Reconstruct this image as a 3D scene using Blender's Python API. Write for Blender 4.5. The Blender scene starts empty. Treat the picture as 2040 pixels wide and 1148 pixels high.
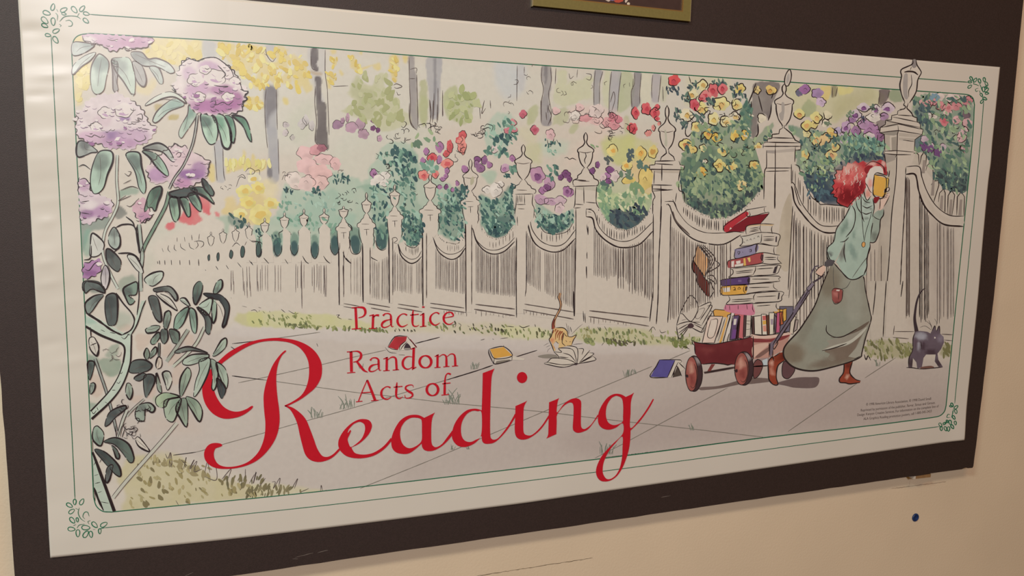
import bpy, bmesh, math, random
import numpy as np
from mathutils import Matrix, Vector
from mathutils.geometry import delaunay_2d_cdt, tessellate_polygon

SC = bpy.context.scene
COL = SC.collection

# ------------------------------------------------------------------ camera
# World: the poster sheet lies in the plane y = 0, x to the right, z up,
# metres, its lower left corner at the origin; the camera stands at -y.
FPX = 1648.876
W_SHEET, H_SHEET = 1.5, 1.5 / 2.21996
def _homography(src, dst):
    A = []
    for (x, y), (u, w) in zip(src, dst):
        A.append([x, y, 1, 0, 0, 0, -u*x, -u*y, -u])
        A.append([0, 0, 0, x, y, 1, -w*x, -w*y, -w])
    return np.linalg.svd(np.array(A, float))[2][-1].reshape(3, 3)
_corner_m = [(0, H_SHEET), (W_SHEET, H_SHEET), (W_SHEET, 0), (0, 0)]
_corner_px = [(33.5, -46), (1992.4, 133.8), (1919, 876.2), (100.6, 1110.6)]
HM = _homography(_corner_m, _corner_px)
HI = np.linalg.inv(HM)
_K = np.diag([1/FPX, 1/FPX, 1.0]) @ np.array([[1, 0, -1020], [0, 1, -574], [0, 0, 1.0]]) @ HM
if _K[2, 2] < 0: _K = -_K
_s = 2.0 / (np.linalg.norm(_K[:, 0]) + np.linalg.norm(_K[:, 1]))
_r1 = _K[:, 0] / np.linalg.norm(_K[:, 0])
_r2 = _K[:, 1] - _r1 * (_r1 @ _K[:, 1]); _r2 /= np.linalg.norm(_r2)
_r3 = np.cross(_r1, _r2)
_t = _K[:, 2] * _s
_R = np.stack([_r1, _r2, _r3], 1)
_c = -_R.T @ _t                                   # (u, v, towards viewer)
def _w(i): return Vector((_r1[i], -_r3[i], _r2[i]))
_right, _down, _fwd = _w(0), _w(1), _w(2)
cam = bpy.data.cameras.new('camera')
cam_o = bpy.data.objects.new('camera', cam); COL.objects.link(cam_o)
cam.sensor_width = 36.0; cam.lens = FPX / 2040 * 36.0; cam.clip_start = 0.02
_m = Matrix((( _right.x, -_down.x, -_fwd.x), (_right.y, -_down.y, -_fwd.y), (_right.z, -_down.z, -_fwd.z))).to_4x4()
_m.translation = Vector((_c[0], -_c[2], _c[1]))
cam_o.matrix_world = _m
SC.camera = cam_o

# ------------------------------------------------------------------ world, lamps, exposure
SC.view_settings.view_transform = 'Standard'
SC.view_settings.look = 'None'
SC.view_settings.gamma = 1.0
SC.view_settings.use_curve_mapping = False
SC.view_settings.exposure = 0.0
wd = bpy.data.worlds.new('room_light'); SC.world = wd; wd.use_nodes = True
bg = wd.node_tree.nodes['Background']
bg.inputs[0].default_value = (1.0, 0.55, 0.16, 1); bg.inputs[1].default_value = 0.118

def lamp(name, loc, target, sx, sy, power, col):
    l = bpy.data.lights.new(name, 'AREA'); l.shape = 'RECTANGLE'
    l.size, l.size_y, l.energy, l.color = sx, sy, power, col
    o = bpy.data.objects.new(name, l); COL.objects.link(o)
    o.location = loc
    o.rotation_euler = (Vector(target) - Vector(loc)).to_track_quat('-Z', 'Y').to_euler()
    return o
# ceiling fixtures: a dim warm one near the wall, a white one to the left, one further down the room
lamp('ceiling_lamp_near', (0.75, -1.7, 2.05), (0.75, -0.7, 0.0), 1.2, 0.3, 11, (1.0, 0.50, 0.22))
lamp('ceiling_lamp_left', (-1.1, -1.6, 1.9), (-0.2, 0.0, 0.2), 0.6, 0.3, 29.5, (0.88, 1.0, 0.88))
lamp('ceiling_lamp_far', (-0.22, -3.6, 1.55), (0.2, 0.0, 0.35), 0.5, 0.5, 54, (1.0, 0.96, 0.98))

# ------------------------------------------------------------------ small helpers
def plane_pt(p):
    """photo-sheet coordinates -> metres on the poster plane (x, z)"""
    a = np.asarray(p, float).reshape(-1, 2)
    h = np.c_[a, np.ones(len(a))] @ HI.T
    return h[:, :2] / h[:, 2:3]
def to_px(q):
    a = np.asarray(q, float).reshape(-1, 2)
    h = np.c_[a, np.ones(len(a))] @ HM.T
    return h[:, :2] / h[:, 2:3]

def tag(o, label=None, cat=None, group=None, kind=None):
    if label: o['label'] = label
    if cat: o['category'] = cat
    if group: o['group'] = group
    if kind: o['kind'] = kind
    return o
def empty(name, loc=(0, 0, 0)):
    o = bpy.data.objects.new(name, None); COL.objects.link(o); o.location = loc
    o.empty_display_size = 0.05
    return o
def mesh_obj(name, bm, mat, parent=None, smooth=False):
    me = bpy.data.meshes.new(name); bm.to_mesh(me); bm.free()
    me.materials.append(mat)
    if smooth:
        for p in me.polygons: p.use_smooth = True
    o = bpy.data.objects.new(name, me); COL.objects.link(o)
    if parent: 
        o.parent = parent
    return o

def lin(c):
    c = np.asarray(c, float) / 255.0
    return np.where(c <= 0.04045, c / 12.92, ((c + 0.055) / 1.055) ** 2.4)

def nodes_of(m):
    m.use_nodes = True
    nt = m.node_tree
    return nt, nt.nodes['Principled BSDF']
def N(nt, kind, **kw):
    n = nt.nodes.new(kind)
    for k, v in kw.items(): setattr(n, k, v)
    return n

def ripple_bump(nt, bsdf, strength=0.55):
    """slight cockling of the sheet, stronger along its loose left side"""
    geo = N(nt, 'ShaderNodeNewGeometry')
    sep = N(nt, 'ShaderNodeSeparateXYZ'); nt.links.new(geo.outputs['Position'], sep.inputs[0])
    mr = N(nt, 'ShaderNodeMapRange'); mr.inputs[1].default_value = 0.0; mr.inputs[2].default_value = 0.22
    mr.inputs[3].default_value = 1.0; mr.inputs[4].default_value = 0.16
    nt.links.new(sep.outputs['X'], mr.inputs[0])
    mp = N(nt, 'ShaderNodeMapping'); mp.inputs['Scale'].default_value = (4.0, 1.0, 10.0)
    nt.links.new(geo.outputs['Position'], mp.inputs[0])
    n1 = N(nt, 'ShaderNodeTexNoise'); n1.inputs['Scale'].default_value = 1.0; n1.inputs['Detail'].default_value = 2.0
    nt.links.new(mp.outputs[0], n1.inputs['Vector'])
    mp2 = N(nt, 'ShaderNodeMapping'); mp2.inputs['Scale'].default_value = (4.0, 1.0, 2.0)
    mp2.inputs['Rotation'].default_value = (0, 0.5, 0)
    nt.links.new(geo.outputs['Position'], mp2.inputs[0])
    n2 = N(nt, 'ShaderNodeTexNoise'); n2.inputs['Scale'].default_value = 1.4; n2.inputs['Detail'].default_value = 1.0
    nt.links.new(mp2.outputs[0], n2.inputs['Vector'])
    mu = N(nt, 'ShaderNodeMath', operation='MULTIPLY'); nt.links.new(n1.outputs['Fac'], mu.inputs[0]); nt.links.new(mr.outputs[0], mu.inputs[1])
    mu2 = N(nt, 'ShaderNodeMath', operation='MULTIPLY_ADD'); nt.links.new(n2.outputs['Fac'], mu2.inputs[0]); mu2.inputs[1].default_value = 0.9
    nt.links.new(mu.outputs[0], mu2.inputs[2])
    b = N(nt, 'ShaderNodeBump'); b.inputs['Strength'].default_value = strength; b.inputs['Distance'].default_value = 0.006
    nt.links.new(mu2.outputs[0], b.inputs['Height'])
    nt.links.new(b.outputs[0], bsdf.inputs['Normal'])

PAPER = np.array([0.74, 0.715, 0.675])
def make_paper():
    m = bpy.data.materials.new('poster_paper'); nt, b = nodes_of(m)
    geo = N(nt, 'ShaderNodeNewGeometry')
    n = N(nt, 'ShaderNodeTexNoise'); n.inputs['Scale'].default_value = 9.0; n.inputs['Detail'].default_value = 3.0
    nt.links.new(geo.outputs['Position'], n.inputs['Vector'])
    r = N(nt, 'ShaderNodeValToRGB')
    r.color_ramp.elements[0].position = 0.3; r.color_ramp.elements[0].color = (*(PAPER * 0.975), 1)
    r.color_ramp.elements[1].position = 0.7; r.color_ramp.elements[1].color = (*PAPER, 1)
    nt.links.new(n.outputs['Fac'], r.inputs[0]); nt.links.new(r.outputs[0], b.inputs['Base Color'])
    b.inputs['Roughness'].default_value = 0.32
    b.inputs['Specular IOR Level'].default_value = 0.5
    ripple_bump(nt, b)
    return m
def make_print():
    m = bpy.data.materials.new('printed_ink'); nt, b = nodes_of(m)
    a = N(nt, 'ShaderNodeAttribute'); a.attribute_name = 'ink'
    geo = N(nt, 'ShaderNodeNewGeometry')
    n = N(nt, 'ShaderNodeTexNoise'); n.inputs['Scale'].default_value = 130.0; n.inputs['Detail'].default_value = 4.0
    nt.links.new(geo.outputs['Position'], n.inputs['Vector'])
    mr = N(nt, 'ShaderNodeMapRange'); mr.inputs[3].default_value = 0.93; mr.inputs[4].default_value = 1.07
    nt.links.new(n.outputs['Fac'], mr.inputs[0])
    mx = N(nt, 'ShaderNodeVectorMath', operation='SCALE')
    nt.links.new(a.outputs['Color'], mx.inputs[0]); nt.links.new(mr.outputs[0], mx.inputs['Scale'])
    nt.links.new(mx.outputs[0], b.inputs['Base Color'])
    b.inputs['Roughness'].default_value = 0.32
    b.inputs['Specular IOR Level'].default_value = 0.5
    ripple_bump(nt, b)
    return m
MAT_PAPER, MAT_PRINT = make_paper(), make_print()

def simple(name, col, rough=0.6, spec=0.4, metal=0.0, noise=0.0, nscale=200, bump=0.0, bscale=400, bdist=0.0004):
    m = bpy.data.materials.new(name); nt, b = nodes_of(m)
    geo = N(nt, 'ShaderNodeNewGeometry')
    if noise:
        n = N(nt, 'ShaderNodeTexNoise'); n.inputs['Scale'].default_value = nscale; n.inputs['Detail'].default_value = 3.0
        nt.links.new(geo.outputs['Position'], n.inputs['Vector'])
        r = N(nt, 'ShaderNodeValToRGB')
        r.color_ramp.elements[0].position = 0.3; r.color_ramp.elements[0].color = (*[c * (1 - noise) for c in col], 1)
        r.color_ramp.elements[1].position = 0.7; r.color_ramp.elements[1].color = (*[min(1, c * (1 + noise)) for c in col], 1)
        nt.links.new(n.outputs['Fac'], r.inputs[0]); nt.links.new(r.outputs[0], b.inputs['Base Color'])
    else:
        b.inputs['Base Color'].default_value = (*col, 1)
    if bump:
        n2 = N(nt, 'ShaderNodeTexNoise'); n2.inputs['Scale'].default_value = bscale; n2.inputs['Detail'].default_value = 4.0
        nt.links.new(geo.outputs['Position'], n2.inputs['Vector'])
        bp = N(nt, 'ShaderNodeBump'); bp.inputs['Strength'].default_value = bump; bp.inputs['Distance'].default_value = bdist
        nt.links.new(n2.outputs['Fac'], bp.inputs['Height']); nt.links.new(bp.outputs[0], b.inputs['Normal'])
    b.inputs['Roughness'].default_value = rough
    b.inputs['Specular IOR Level'].default_value = spec
    b.inputs['Metallic'].default_value = metal
    return m

def prism(bm, outline, y0, y1, bevel=0.0):
    """outline: (x, z) points counter-clockwise seen from the viewer; y0 front, y1 back"""
    f = [bm.verts.new((x, y0, z)) for x, z in outline]
    b = [bm.verts.new((x, y1, z)) for x, z in outline]
    n = len(f)
    ff = bm.faces.new(f); bm.faces.new(b[::-1])
    for i in range(n):
        bm.faces.new((f[i], b[i], b[(i+1) % n], f[(i+1) % n]))
    bmesh.ops.recalc_face_normals(bm, faces=bm.faces)
    if bevel:
        ed = [e for e in bm.edges if e.verts[0].co.y == y0 and e.verts[1].co.y == y0]
        bmesh.ops.bevel(bm, geom=ed, offset=bevel, segments=2, affect='EDGES', profile=0.6)

def wall_pt(x, z):
    """where the sight line through (x, z) of the poster plane meets the wall surface"""
    k = 1 + WALL_Y / _c[2]
    return (_c[0] + (x - _c[0]) * k, _c[1] + (z - _c[1]) * k)

# ------------------------------------------------------------------ wall and board
BOARD_FRONT, WALL_Y = 0.0012, 0.0235
MAT_WALL = simple('wall_paint', (0.775, 0.65, 0.50), 0.6, 0.3, noise=0.03, nscale=6, bump=0.5, bscale=260, bdist=0.0006)
bm = bmesh.new()
prism(bm, [(-1.4, -1.5), (2.9, -1.5), (2.9, 1.25), (-1.4, 1.25)], WALL_Y, WALL_Y + 0.12)
wall = tag(mesh_obj('wall_back', bm, MAT_WALL), 'beige painted wall behind the dark board', 'wall', kind='structure')

MAT_BOARD = simple('dark_board_fabric', (0.033, 0.020, 0.020), 0.55, 0.55, noise=0.18, nscale=500, bump=0.6, bscale=900, bdist=0.0004)
rng = random.Random(5)
def edge(a, b, n, jit):
    out = []
    for i in range(n):
        t = i / n
        out.append((a[0] + (b[0]-a[0]) * t + rng.uniform(-jit, jit), a[1] + (b[1]-a[1]) * t + rng.uniform(-jit, jit)))
    return out
J = 0.0004
ol = edge((-0.0385, -0.0585), (1.5040, -0.0580), 60, J) + [(1.505, -0.0585), (1.514, -0.0560), (1.5205, -0.0582), (1.5325, -0.0588), (1.5345, -0.056)]
ol += edge((1.5350, -0.050), (1.5436, 0.28), 20, J) + edge((1.5436, 0.28), (1.5410, 1.02), 30, J)
ol += edge((1.541, 1.02), (-0.046, 1.02), 30, J) + edge((-0.046, 1.02), (-0.0385, -0.0585), 40, J)
bm = bmesh.new(); prism(bm, ol, BOARD_FRONT, WALL_Y - 0.0004, 0.0006)
board = empty('display_board', (0.75, WALL_Y, -0.058))
tag(board, 'large dark brown fabric covered board fixed to the beige wall', 'board')
def adopt(o, parent):
    o.parent = parent; o.matrix_parent_inverse = Matrix.Translation(-Vector(parent.location))
    return o
adopt(mesh_obj('panel', bm, MAT_BOARD), board)
MAT_SCUFF = simple('pale_scuff', (0.19, 0.16, 0.15), 0.8)

# ================================================================== the poster: drawing engine
poster = empty('poster', (0.75, 0.0, -0.008))
tag(poster, 'wide glossy white poster of a garden fence with red lettering on dark board', 'poster')

_lat = np.random.RandomState(11).rand(64, 64)
def vnoise(p, scale, seed=0):
    q = np.asarray(p, float) / scale + seed * 7.31
    i = np.floor(q).astype(int); f = q - i; f = f * f * (3 - 2 * f)
    a = _lat[i[:, 0] % 64, i[:, 1] % 64]; b = _lat[(i[:, 0]+1) % 64, i[:, 1] % 64]
    c = _lat[i[:, 0] % 64, (i[:, 1]+1) % 64]; d = _lat[(i[:, 0]+1) % 64, (i[:, 1]+1) % 64]
    return (a * (1-f[:, 0]) + b * f[:, 0]) * (1-f[:, 1]) + (c * (1-f[:, 0]) + d * f[:, 0]) * f[:, 1]
def fnoise(p, scale, seed=0):
    return 0.6 * vnoise(p, scale, seed) + 0.28 * vnoise(p, scale * 0.47, seed + 3) + 0.12 * vnoise(p, scale * 0.21, seed + 5)

# tracing frame: sheet coordinates of a zoomed-in detail, scaled back
_org = [0.0, 0.0, 1.0]
REF = np.array([205, 193, 174.0])
def T(x0=0, y0=0, sc=3.827):
    global REF
    _org[:] = [x0, y0, sc]
    k = np.clip((x0 + (250 if sc > 1 else 900)) / 1900, 0, 1)
    REF = (1-k) * np.array([216, 207, 194.0]) + k * np.array([186, 166, 142.0])
def P0(): T(0, 0, 1.0)
def pts(s):
    if isinstance(s, str):
        s = [tuple(map(float, q.split(','))) for q in s.split()]
    a = np.asarray(s, float).reshape(-1, 2)
    return a / _org[2] + [_org[0], _org[1]]
SAT = 0.86
def ink_col(c):
    """colour seen on the print next to white paper -> reflectance"""
    if isinstance(c, np.ndarray) and c.dtype == float and c.max() <= 1.0: return c
    r = lin(c) / lin(REF) * PAPER
    g = r @ np.array([.3, .59, .11]); r = g + (r - g) * SAT
    return np.clip(r, 0.004, 0.86)
INK = np.array([0.030, 0.021, 0.026])
INK2 = np.array([0.13, 0.105, 0.105])
GREY = np.array([0.24, 0.215, 0.20])

def spline(p, closed=False, step=2.5):
    p = np.asarray(p, float); n = len(p)
    if n < 3 and not closed:
        m = max(2, int(np.linalg.norm(p[-1]-p[0]) / step) + 1)
        t = np.linspace(0, 1, m)[:, None]
        return p[0] * (1-t) + p[-1] * t
    out = []
    segs = n if closed else n - 1
    for i in range(segs):
        p1, p2 = p[i], p[(i+1) % n]
        p0 = p[(i-1) % n] if (closed or i > 0) else 2 * p1 - p2
        p3 = p[(i+2) % n] if (closed or i + 2 < n) else 2 * p2 - p1
        m = max(1, int(np.linalg.norm(p2-p1) / step + 0.5))
        t = (np.arange(m) / m)[:, None]
        out.append(0.5 * (2*p1 + (p2-p0)*t + (2*p0-5*p1+4*p2-p3)*t*t + (3*p1-p0-3*p2+p3)*t**3))
    o = np.concatenate(out)
    return o if closed else np.vstack([o, p[-1:]])
def poly_resample(p, closed, step=4):
    out = []; n = len(p)
    for i in range(n if closed else n-1):
        a, b = p[i], p[(i+1) % n]
        m = max(1, int(np.linalg.norm(b-a) / step + 0.5))
        t = (np.arange(m) / m)[:, None]
        out.append(a * (1-t) + b * t)
    o = np.concatenate(out)
    return o if closed else np.vstack([o, p[-1:]])
def inside(q, poly):
    x, y = q[:, 0], q[:, 1]; r = np.zeros(len(q), bool)
    n = len(poly); j = n - 1
    for i in range(n):
        xi, yi = poly[i]; xj, yj = poly[j]
        if yi != yj:
            c = ((yi > y) != (yj > y)) & (x < (xj-xi) * (y-yi) / (yj-yi) + xi)
            r ^= c
        j = i
    return r
def dist_poly(q, poly, closed=True):
    d = np.full(len(q), 1e9)
    n = len(poly)
    for i in range(n if closed else n-1):
        a = poly[i]; b = poly[(i+1) % n]; ab = b - a; L = ab @ ab + 1e-9
        t = np.clip(((q - a) @ ab) / L, 0, 1)
        d = np.minimum(d, np.hypot(*(q - a - t[:, None] * ab).T))
    return d

_dr = np.random.RandomState(8)
DENTS = [(0.012 + 0.03 * _dr.rand() ** 2, v, _dr.uniform(-1, 1) * 0.0007, _dr.uniform(.010, .022), _dr.uniform(.004, .009)) for v in np.linspace(0.24, 0.62, 17)]
def relief(uv):
    """how far the sheet stands off the board (m): loose left side and lower right corner"""
    u, v = uv[:, 0], uv[:, 1]
    h = 0.0012 * np.exp(-(u / 0.06) ** 2) * (1 + 0.5 * np.sin(v * 38 + 1.0) + 0.3 * np.sin(v * 71))
    h += 0.0030 * np.exp(-((1.5 - u) / 0.03) ** 2 - (v / 0.05) ** 2)
    h += 0.0012 * np.exp(-((1.5 - u) / 0.02) ** 2 - ((v - 0.51) / 0.02) ** 2)
    h += 0.0012 * np.exp(-((u - 0.62) / 0.06) ** 2 - ((v + 0.01) / 0.03) ** 2)
    for du, dv, a, su, sv in DENTS: h = h + a * np.exp(-((u - du) / su) ** 2 - ((v - dv - 0.12 * (u - du)) / sv) ** 2)
    return h

class Part:
    """one printed element: flat inked shapes gathered into one mesh that follows the sheet"""
    def __init__(s, name, z=0.3, parent=None, seed=1):
        s.name, s.z, s.parent = name, z, parent
        s.v, s.zz, s.c, s.f, s.n, s.k = [], [], [], [], 0, 0
        s.r = np.random.RandomState(seed + len(name))
    def _add(s, v, faces, col):
        v = np.asarray(v, float); m = len(v)
        s.v.append(v); s.zz.append(np.full(m, s.z * 1e-3 + (s.k % 90) * 5e-6))
        col = np.asarray(col, float)
        s.c.append(np.broadcast_to(col, (m, 3)) if col.ndim == 1 else col)
        s.f += [tuple(int(i) + s.n for i in f) for f in faces]
        s.n += m; s.k += 1
    def ink(s, p, w=1.5, col=None, closed=False, smooth=True, taper=0.45, wob=0.25):
        p = pts(p)
        q = spline(p, closed) if smooth else poly_resample(p, closed, 5)
        if len(q) < 2: return s
        col = INK if col is None else ink_col(col)
        if closed: d = np.roll(q, -1, 0) - np.roll(q, 1, 0)
        else: d = np.gradient(q, axis=0)
        d /= (np.linalg.norm(d, axis=1)[:, None] + 1e-9)
        nrm = np.c_[-d[:, 1], d[:, 0]]
        m = len(q)
        ww = np.asarray(w, float)
        if ww.ndim: ww = np.interp(np.linspace(0, 1, m), np.linspace(0, 1, len(ww)), ww)
        else:
            ww = np.full(m, float(w)) * (1 + wob * (2 * vnoise(np.c_[np.arange(m), np.full(m, s.k)] * 1.0, 4.0, s.k % 13) - 1))
            if not closed and taper < 1:
                t = np.linspace(0, 1, m); e = np.minimum(t, 1-t) * m / 3.0
                ww *= np.clip(taper + (1-taper) * e, 0, 1)
        a, b = q + nrm * ww[:, None] / 2, q - nrm * ww[:, None] / 2
        v = np.empty((2*m, 2)); v[0::2] = a; v[1::2] = b
        fs = [(2*i, 2*i+1, 2*i+3, 2*i+2) for i in range(m-1)]
        if closed: fs.append((2*m-2, 2*m-1, 1, 0))
        s._add(v, fs, col); return s
    def lines(s, text, w=1.3, col=None, **kw):
        for t in text.split(';'):
            if t.strip(): s.ink(t, w, col, **kw)
        return s
    def fill(s, p, col, smooth=True, blobs=(), grid=None, mott=0.07, line=None, lcol=None, mscale=14):
        p = pts(p)
        o = spline(p, True, 3) if smooth else poly_resample(p, True, 6)
        base = ink_col(col)
        keep = np.linalg.norm(o - np.roll(o, 1, 0), axis=1) > 0.05
        o = o[keep]
        if grid is None: grid = 5 if blobs else None
        vs = o
        if grid:
            x0, y0 = o.min(0); x1, y1 = o.max(0)
            gx, gy = np.meshgrid(np.arange(x0, x1, grid), np.arange(y0, y1, grid))
            g = np.c_[gx.ravel(), gy.ravel()] + s.r.uniform(-.2, .2, (gx.size, 2)) * grid
            g = g[inside(g, o)]
            if len(g): g = g[dist_poly(g, o) > grid * 0.4]
            vs = np.vstack([o, g])
        n = len(o)
        try:
            r = delaunay_2d_cdt([Vector(map(float, q)) for q in vs], [], [list(range(n))], 1, 1e-4)
            v = np.array([tuple(q) for q in r[0]]); fs = r[2]
        except Exception:
            v = o; fs = tessellate_polygon([[Vector((float(a), float(b), 0)) for a, b in o]])
        if len(v) == 0: return s
        c = np.tile(base, (len(v), 1))
        for bl in blobs:
            c = blob_mix(v, c, bl)
        c = c * (1 + mott * (2 * fnoise(v, mscale, s.k % 9) - 1))[:, None]
        s._add(v, fs, c)
        if line: s.ink_px(o, line, lcol)
        return s
    def ink_px(s, o, w, col=None):
        sv = list(_org); _org[:] = [0, 0, 1.0]
        s.ink(o[::2] if len(o) > 12 else o, w, col, closed=True); _org[:] = sv
    def dab(s, x, y, rx, ry, col, ang=0.0, rag=0.15, n=9, line=None, lcol=None):
        """small ragged brush dab, in tracing coordinates"""
        t = np.arange(n) / n * 2 * math.pi
        rr = 1 + s.r.uniform(-rag, rag, n)
        a = math.radians(ang)
        X, Y = rx * rr * np.cos(t), ry * rr * np.sin(t)
        q = np.c_[x + X * math.cos(a) - Y * math.sin(a), y + X * math.sin(a) + Y * math.cos(a)]
        o = pts(q)
        o = spline(o, True, max(1.2, min(rx, ry) / _org[2] * 0.7))
        m = len(o); ctr = o.mean(0)
        s._add(np.vstack([o, ctr]), [(i, (i+1) % m, m) for i in range(m)], ink_col(col))
        if line: s.ink_px(o, line, lcol)
        return s
    def done(s, parent=None, label=None):
        if not s.n: return None
        v = np.concatenate(s.v); zz = np.concatenate(s.zz); c = np.concatenate(s.c)
        uv = plane_pt(v)
        co = np.c_[uv[:, 0], -(relief(uv) + zz), uv[:, 1]]
        me = bpy.data.meshes.new(s.name)
        me.from_pydata(co.tolist(), [], s.f)
        at = me.color_attributes.new('ink', 'FLOAT_COLOR', 'POINT')
        at.data.foreach_set('color', np.c_[np.clip(c, 0.003, 0.9), np.ones(len(c))].ravel().astype(np.float32))
        # every face looks out from the wall
        nrm = np.empty(len(me.polygons) * 3, np.float32); me.polygons.foreach_get('normal', nrm)
        flip = [i for i in range(len(me.polygons)) if nrm[3*i+1] > 0]
        if flip:
            b = bmesh.new(); b.from_mesh(me); b.faces.ensure_lookup_table()
            bmesh.ops.reverse_faces(b, faces=[b.faces[i] for i in flip]); b.to_mesh(me); b.free()
        me.materials.append(MAT_PRINT)
        o = bpy.data.objects.new(s.name, me); COL.objects.link(o)
        par = parent or s.parent or poster
        if par is poster: adopt(o, poster)
        else: o.parent = par
        if label: o['label'] = label
        return o

def blob_mix(v, c, bl):
    x, y, rx, ry, col, al = bl[:6]; ang = math.radians(bl[6]) if len(bl) > 6 else 0.0
    q = v - pts([(x, y)])[0]
    rx, ry = rx / _org[2], ry / _org[2]
    X = q[:, 0] * math.cos(ang) + q[:, 1] * math.sin(ang); Y = -q[:, 0] * math.sin(ang) + q[:, 1] * math.cos(ang)
    d = np.sqrt((X / rx) ** 2 + (Y / ry) ** 2)
    d = d + 0.35 * (fnoise(v, 12, 2) - 0.5)
    a = np.clip((1.15 - d) / 0.6, 0, 1); a = (a * a * (3 - 2*a) * al)[:, None]
    return c * (1-a) + ink_col(col) * a

# ------------------------------------------------------------------ the sheet itself
P0()
E_TOP = pts('33.5,-46 260,-21.5 500,1.3 1000,48.3 1520,94 1992.4,133.8')
E_BOT = pts('100.6,1110.6 300,1091 500,1070 750,1040 1000,1008 1260,971.5 1520,934 1919,876.2')
E_LEFT = pts('100.6,1110.6 86.2,860 70.2,580 53.8,300 36.6,2 33.5,-46')
E_RIGHT = pts('1919,876.2 1925,815 1946,620 1958,480 1968,372 1977,285 1992.4,133.8')
def coons(nu, nv, top, bot, left, right):
    def rs(p, n):
        q = plane_pt(spline(p, False, 3)); L = np.r_[0, np.cumsum(np.linalg.norm(np.diff(q, axis=0), axis=1))]
        t = np.linspace(0, L[-1], n); return np.c_[np.interp(t, L, q[:, 0]), np.interp(t, L, q[:, 1])]
    t_, b_, l_, r_ = rs(top, nu), rs(bot, nu), rs(left, nv), rs(right, nv)
    S, V = np.meshgrid(np.linspace(0, 1, nu), np.linspace(0, 1, nv))
    S, V = S[..., None], V[..., None]
    return ((1-V) * b_[None] + V * t_[None] + (1-S) * l_[:, None] + S * r_[:, None]
            - ((1-S)*(1-V) * b_[0] + S*(1-V) * b_[-1] + (1-S)*V * t_[0] + S*V * t_[-1]))
def grid_faces(nu, nv):
    i = (np.arange(nv-1)[:, None] * nu + np.arange(nu-1)[None]).ravel()
    return np.c_[i, i+1, i+1+nu, i+nu]
def build_sheet():
    nu, nv = 640, 200
    g = coons(nu, nv, E_TOP, E_BOT, E_LEFT, E_RIGHT).reshape(-1, 2)
    h = relief(g)
    top = np.c_[g[:, 0], -h, g[:, 1]]; n = len(top)
    back = top + [0, 0.00025, 0]
    f = grid_faces(nu, nv)
    fs = f.tolist() + (f[:, ::-1] + n).tolist()
    ring = list(range(nu)) + [r * nu + nu - 1 for r in range(1, nv)] + [(nv-1) * nu + k for k in range(nu-2, -1, -1)] + [r * nu for r in range(nv-2, 0, -1)]
    for a, b in zip(ring, ring[1:] + ring[:1]): fs.append((a, a + n, b + n, b))
    me = bpy.data.meshes.new('paper_sheet'); me.from_pydata(np.vstack([top, back]).tolist(), [], fs)
    me.materials.append(MAT_PAPER)
    for p in me.polygons: p.use_smooth = len(p.vertices) == 4 and p.index < 2 * len(f)
    o = bpy.data.objects.new('paper_sheet', me); COL.objects.link(o); adopt(o, poster)
    o['label'] = 'white glossy paper of the poster'
build_sheet()

# picture field: underpainting washes on a fine mesh
B_TOP = pts('141,64.6 330,75 520,86.6 1000,124.4 1520,160 1920,187.6 1942,189')
B_BOT = pts('187.5,1023.5 222,1020.2 520,991.4 760,965.5 1010,936.4 1270,905 1520,872.4 1734,848 1857,832 1883,829')
B_LEFT = pts('187.5,1023.5 180.5,855 167,575 152.2,290 143,104.5 141,64.6')
B_RIGHT = pts('1883,829 1884.5,808 1907.5,572 1935.3,295 1941,209 1942,189')
NU, NV = 880, 392
_g = coons(NU, NV, B_TOP, B_BOT, B_LEFT, B_RIGHT).reshape(-1, 2)
WPX = to_px(_g)
WCOL = np.tile(PAPER * 0.985, (len(_g), 1))
FRAME = spline(pts('143,106 144.2,90 149,77 160,69.5 180,66.6'), False, 2)
FRAME = np.vstack([FRAME, spline(pts('180,66.6 520,86.6 1000,124.4 1520,160 1919,187.6'), False, 6)[1:],
    spline(pts('1919,187.6 1930,189.5 1938,196 1941,209'), False, 2)[1:], spline(pts('1941,209 1935.3,295 1907.5,572 1884.5,808'), False, 6)[1:],
    spline(pts('1884.5,808 1881,820 1872,828.5 1857,832'), False, 2)[1:], spline(pts('1857,832 1734,848 1520,872.4 1270,905 1010,936.4 760,965.5 520,991.4 222,1020'), False, 6)[1:],
    spline(pts('222,1020 205,1018.5 192,1008 186.3,990'), False, 2)[1:], spline(pts('186.3,990 180.5,855 167,575 152.2,290 143,106'), False, 6)[1:-1]])

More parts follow.
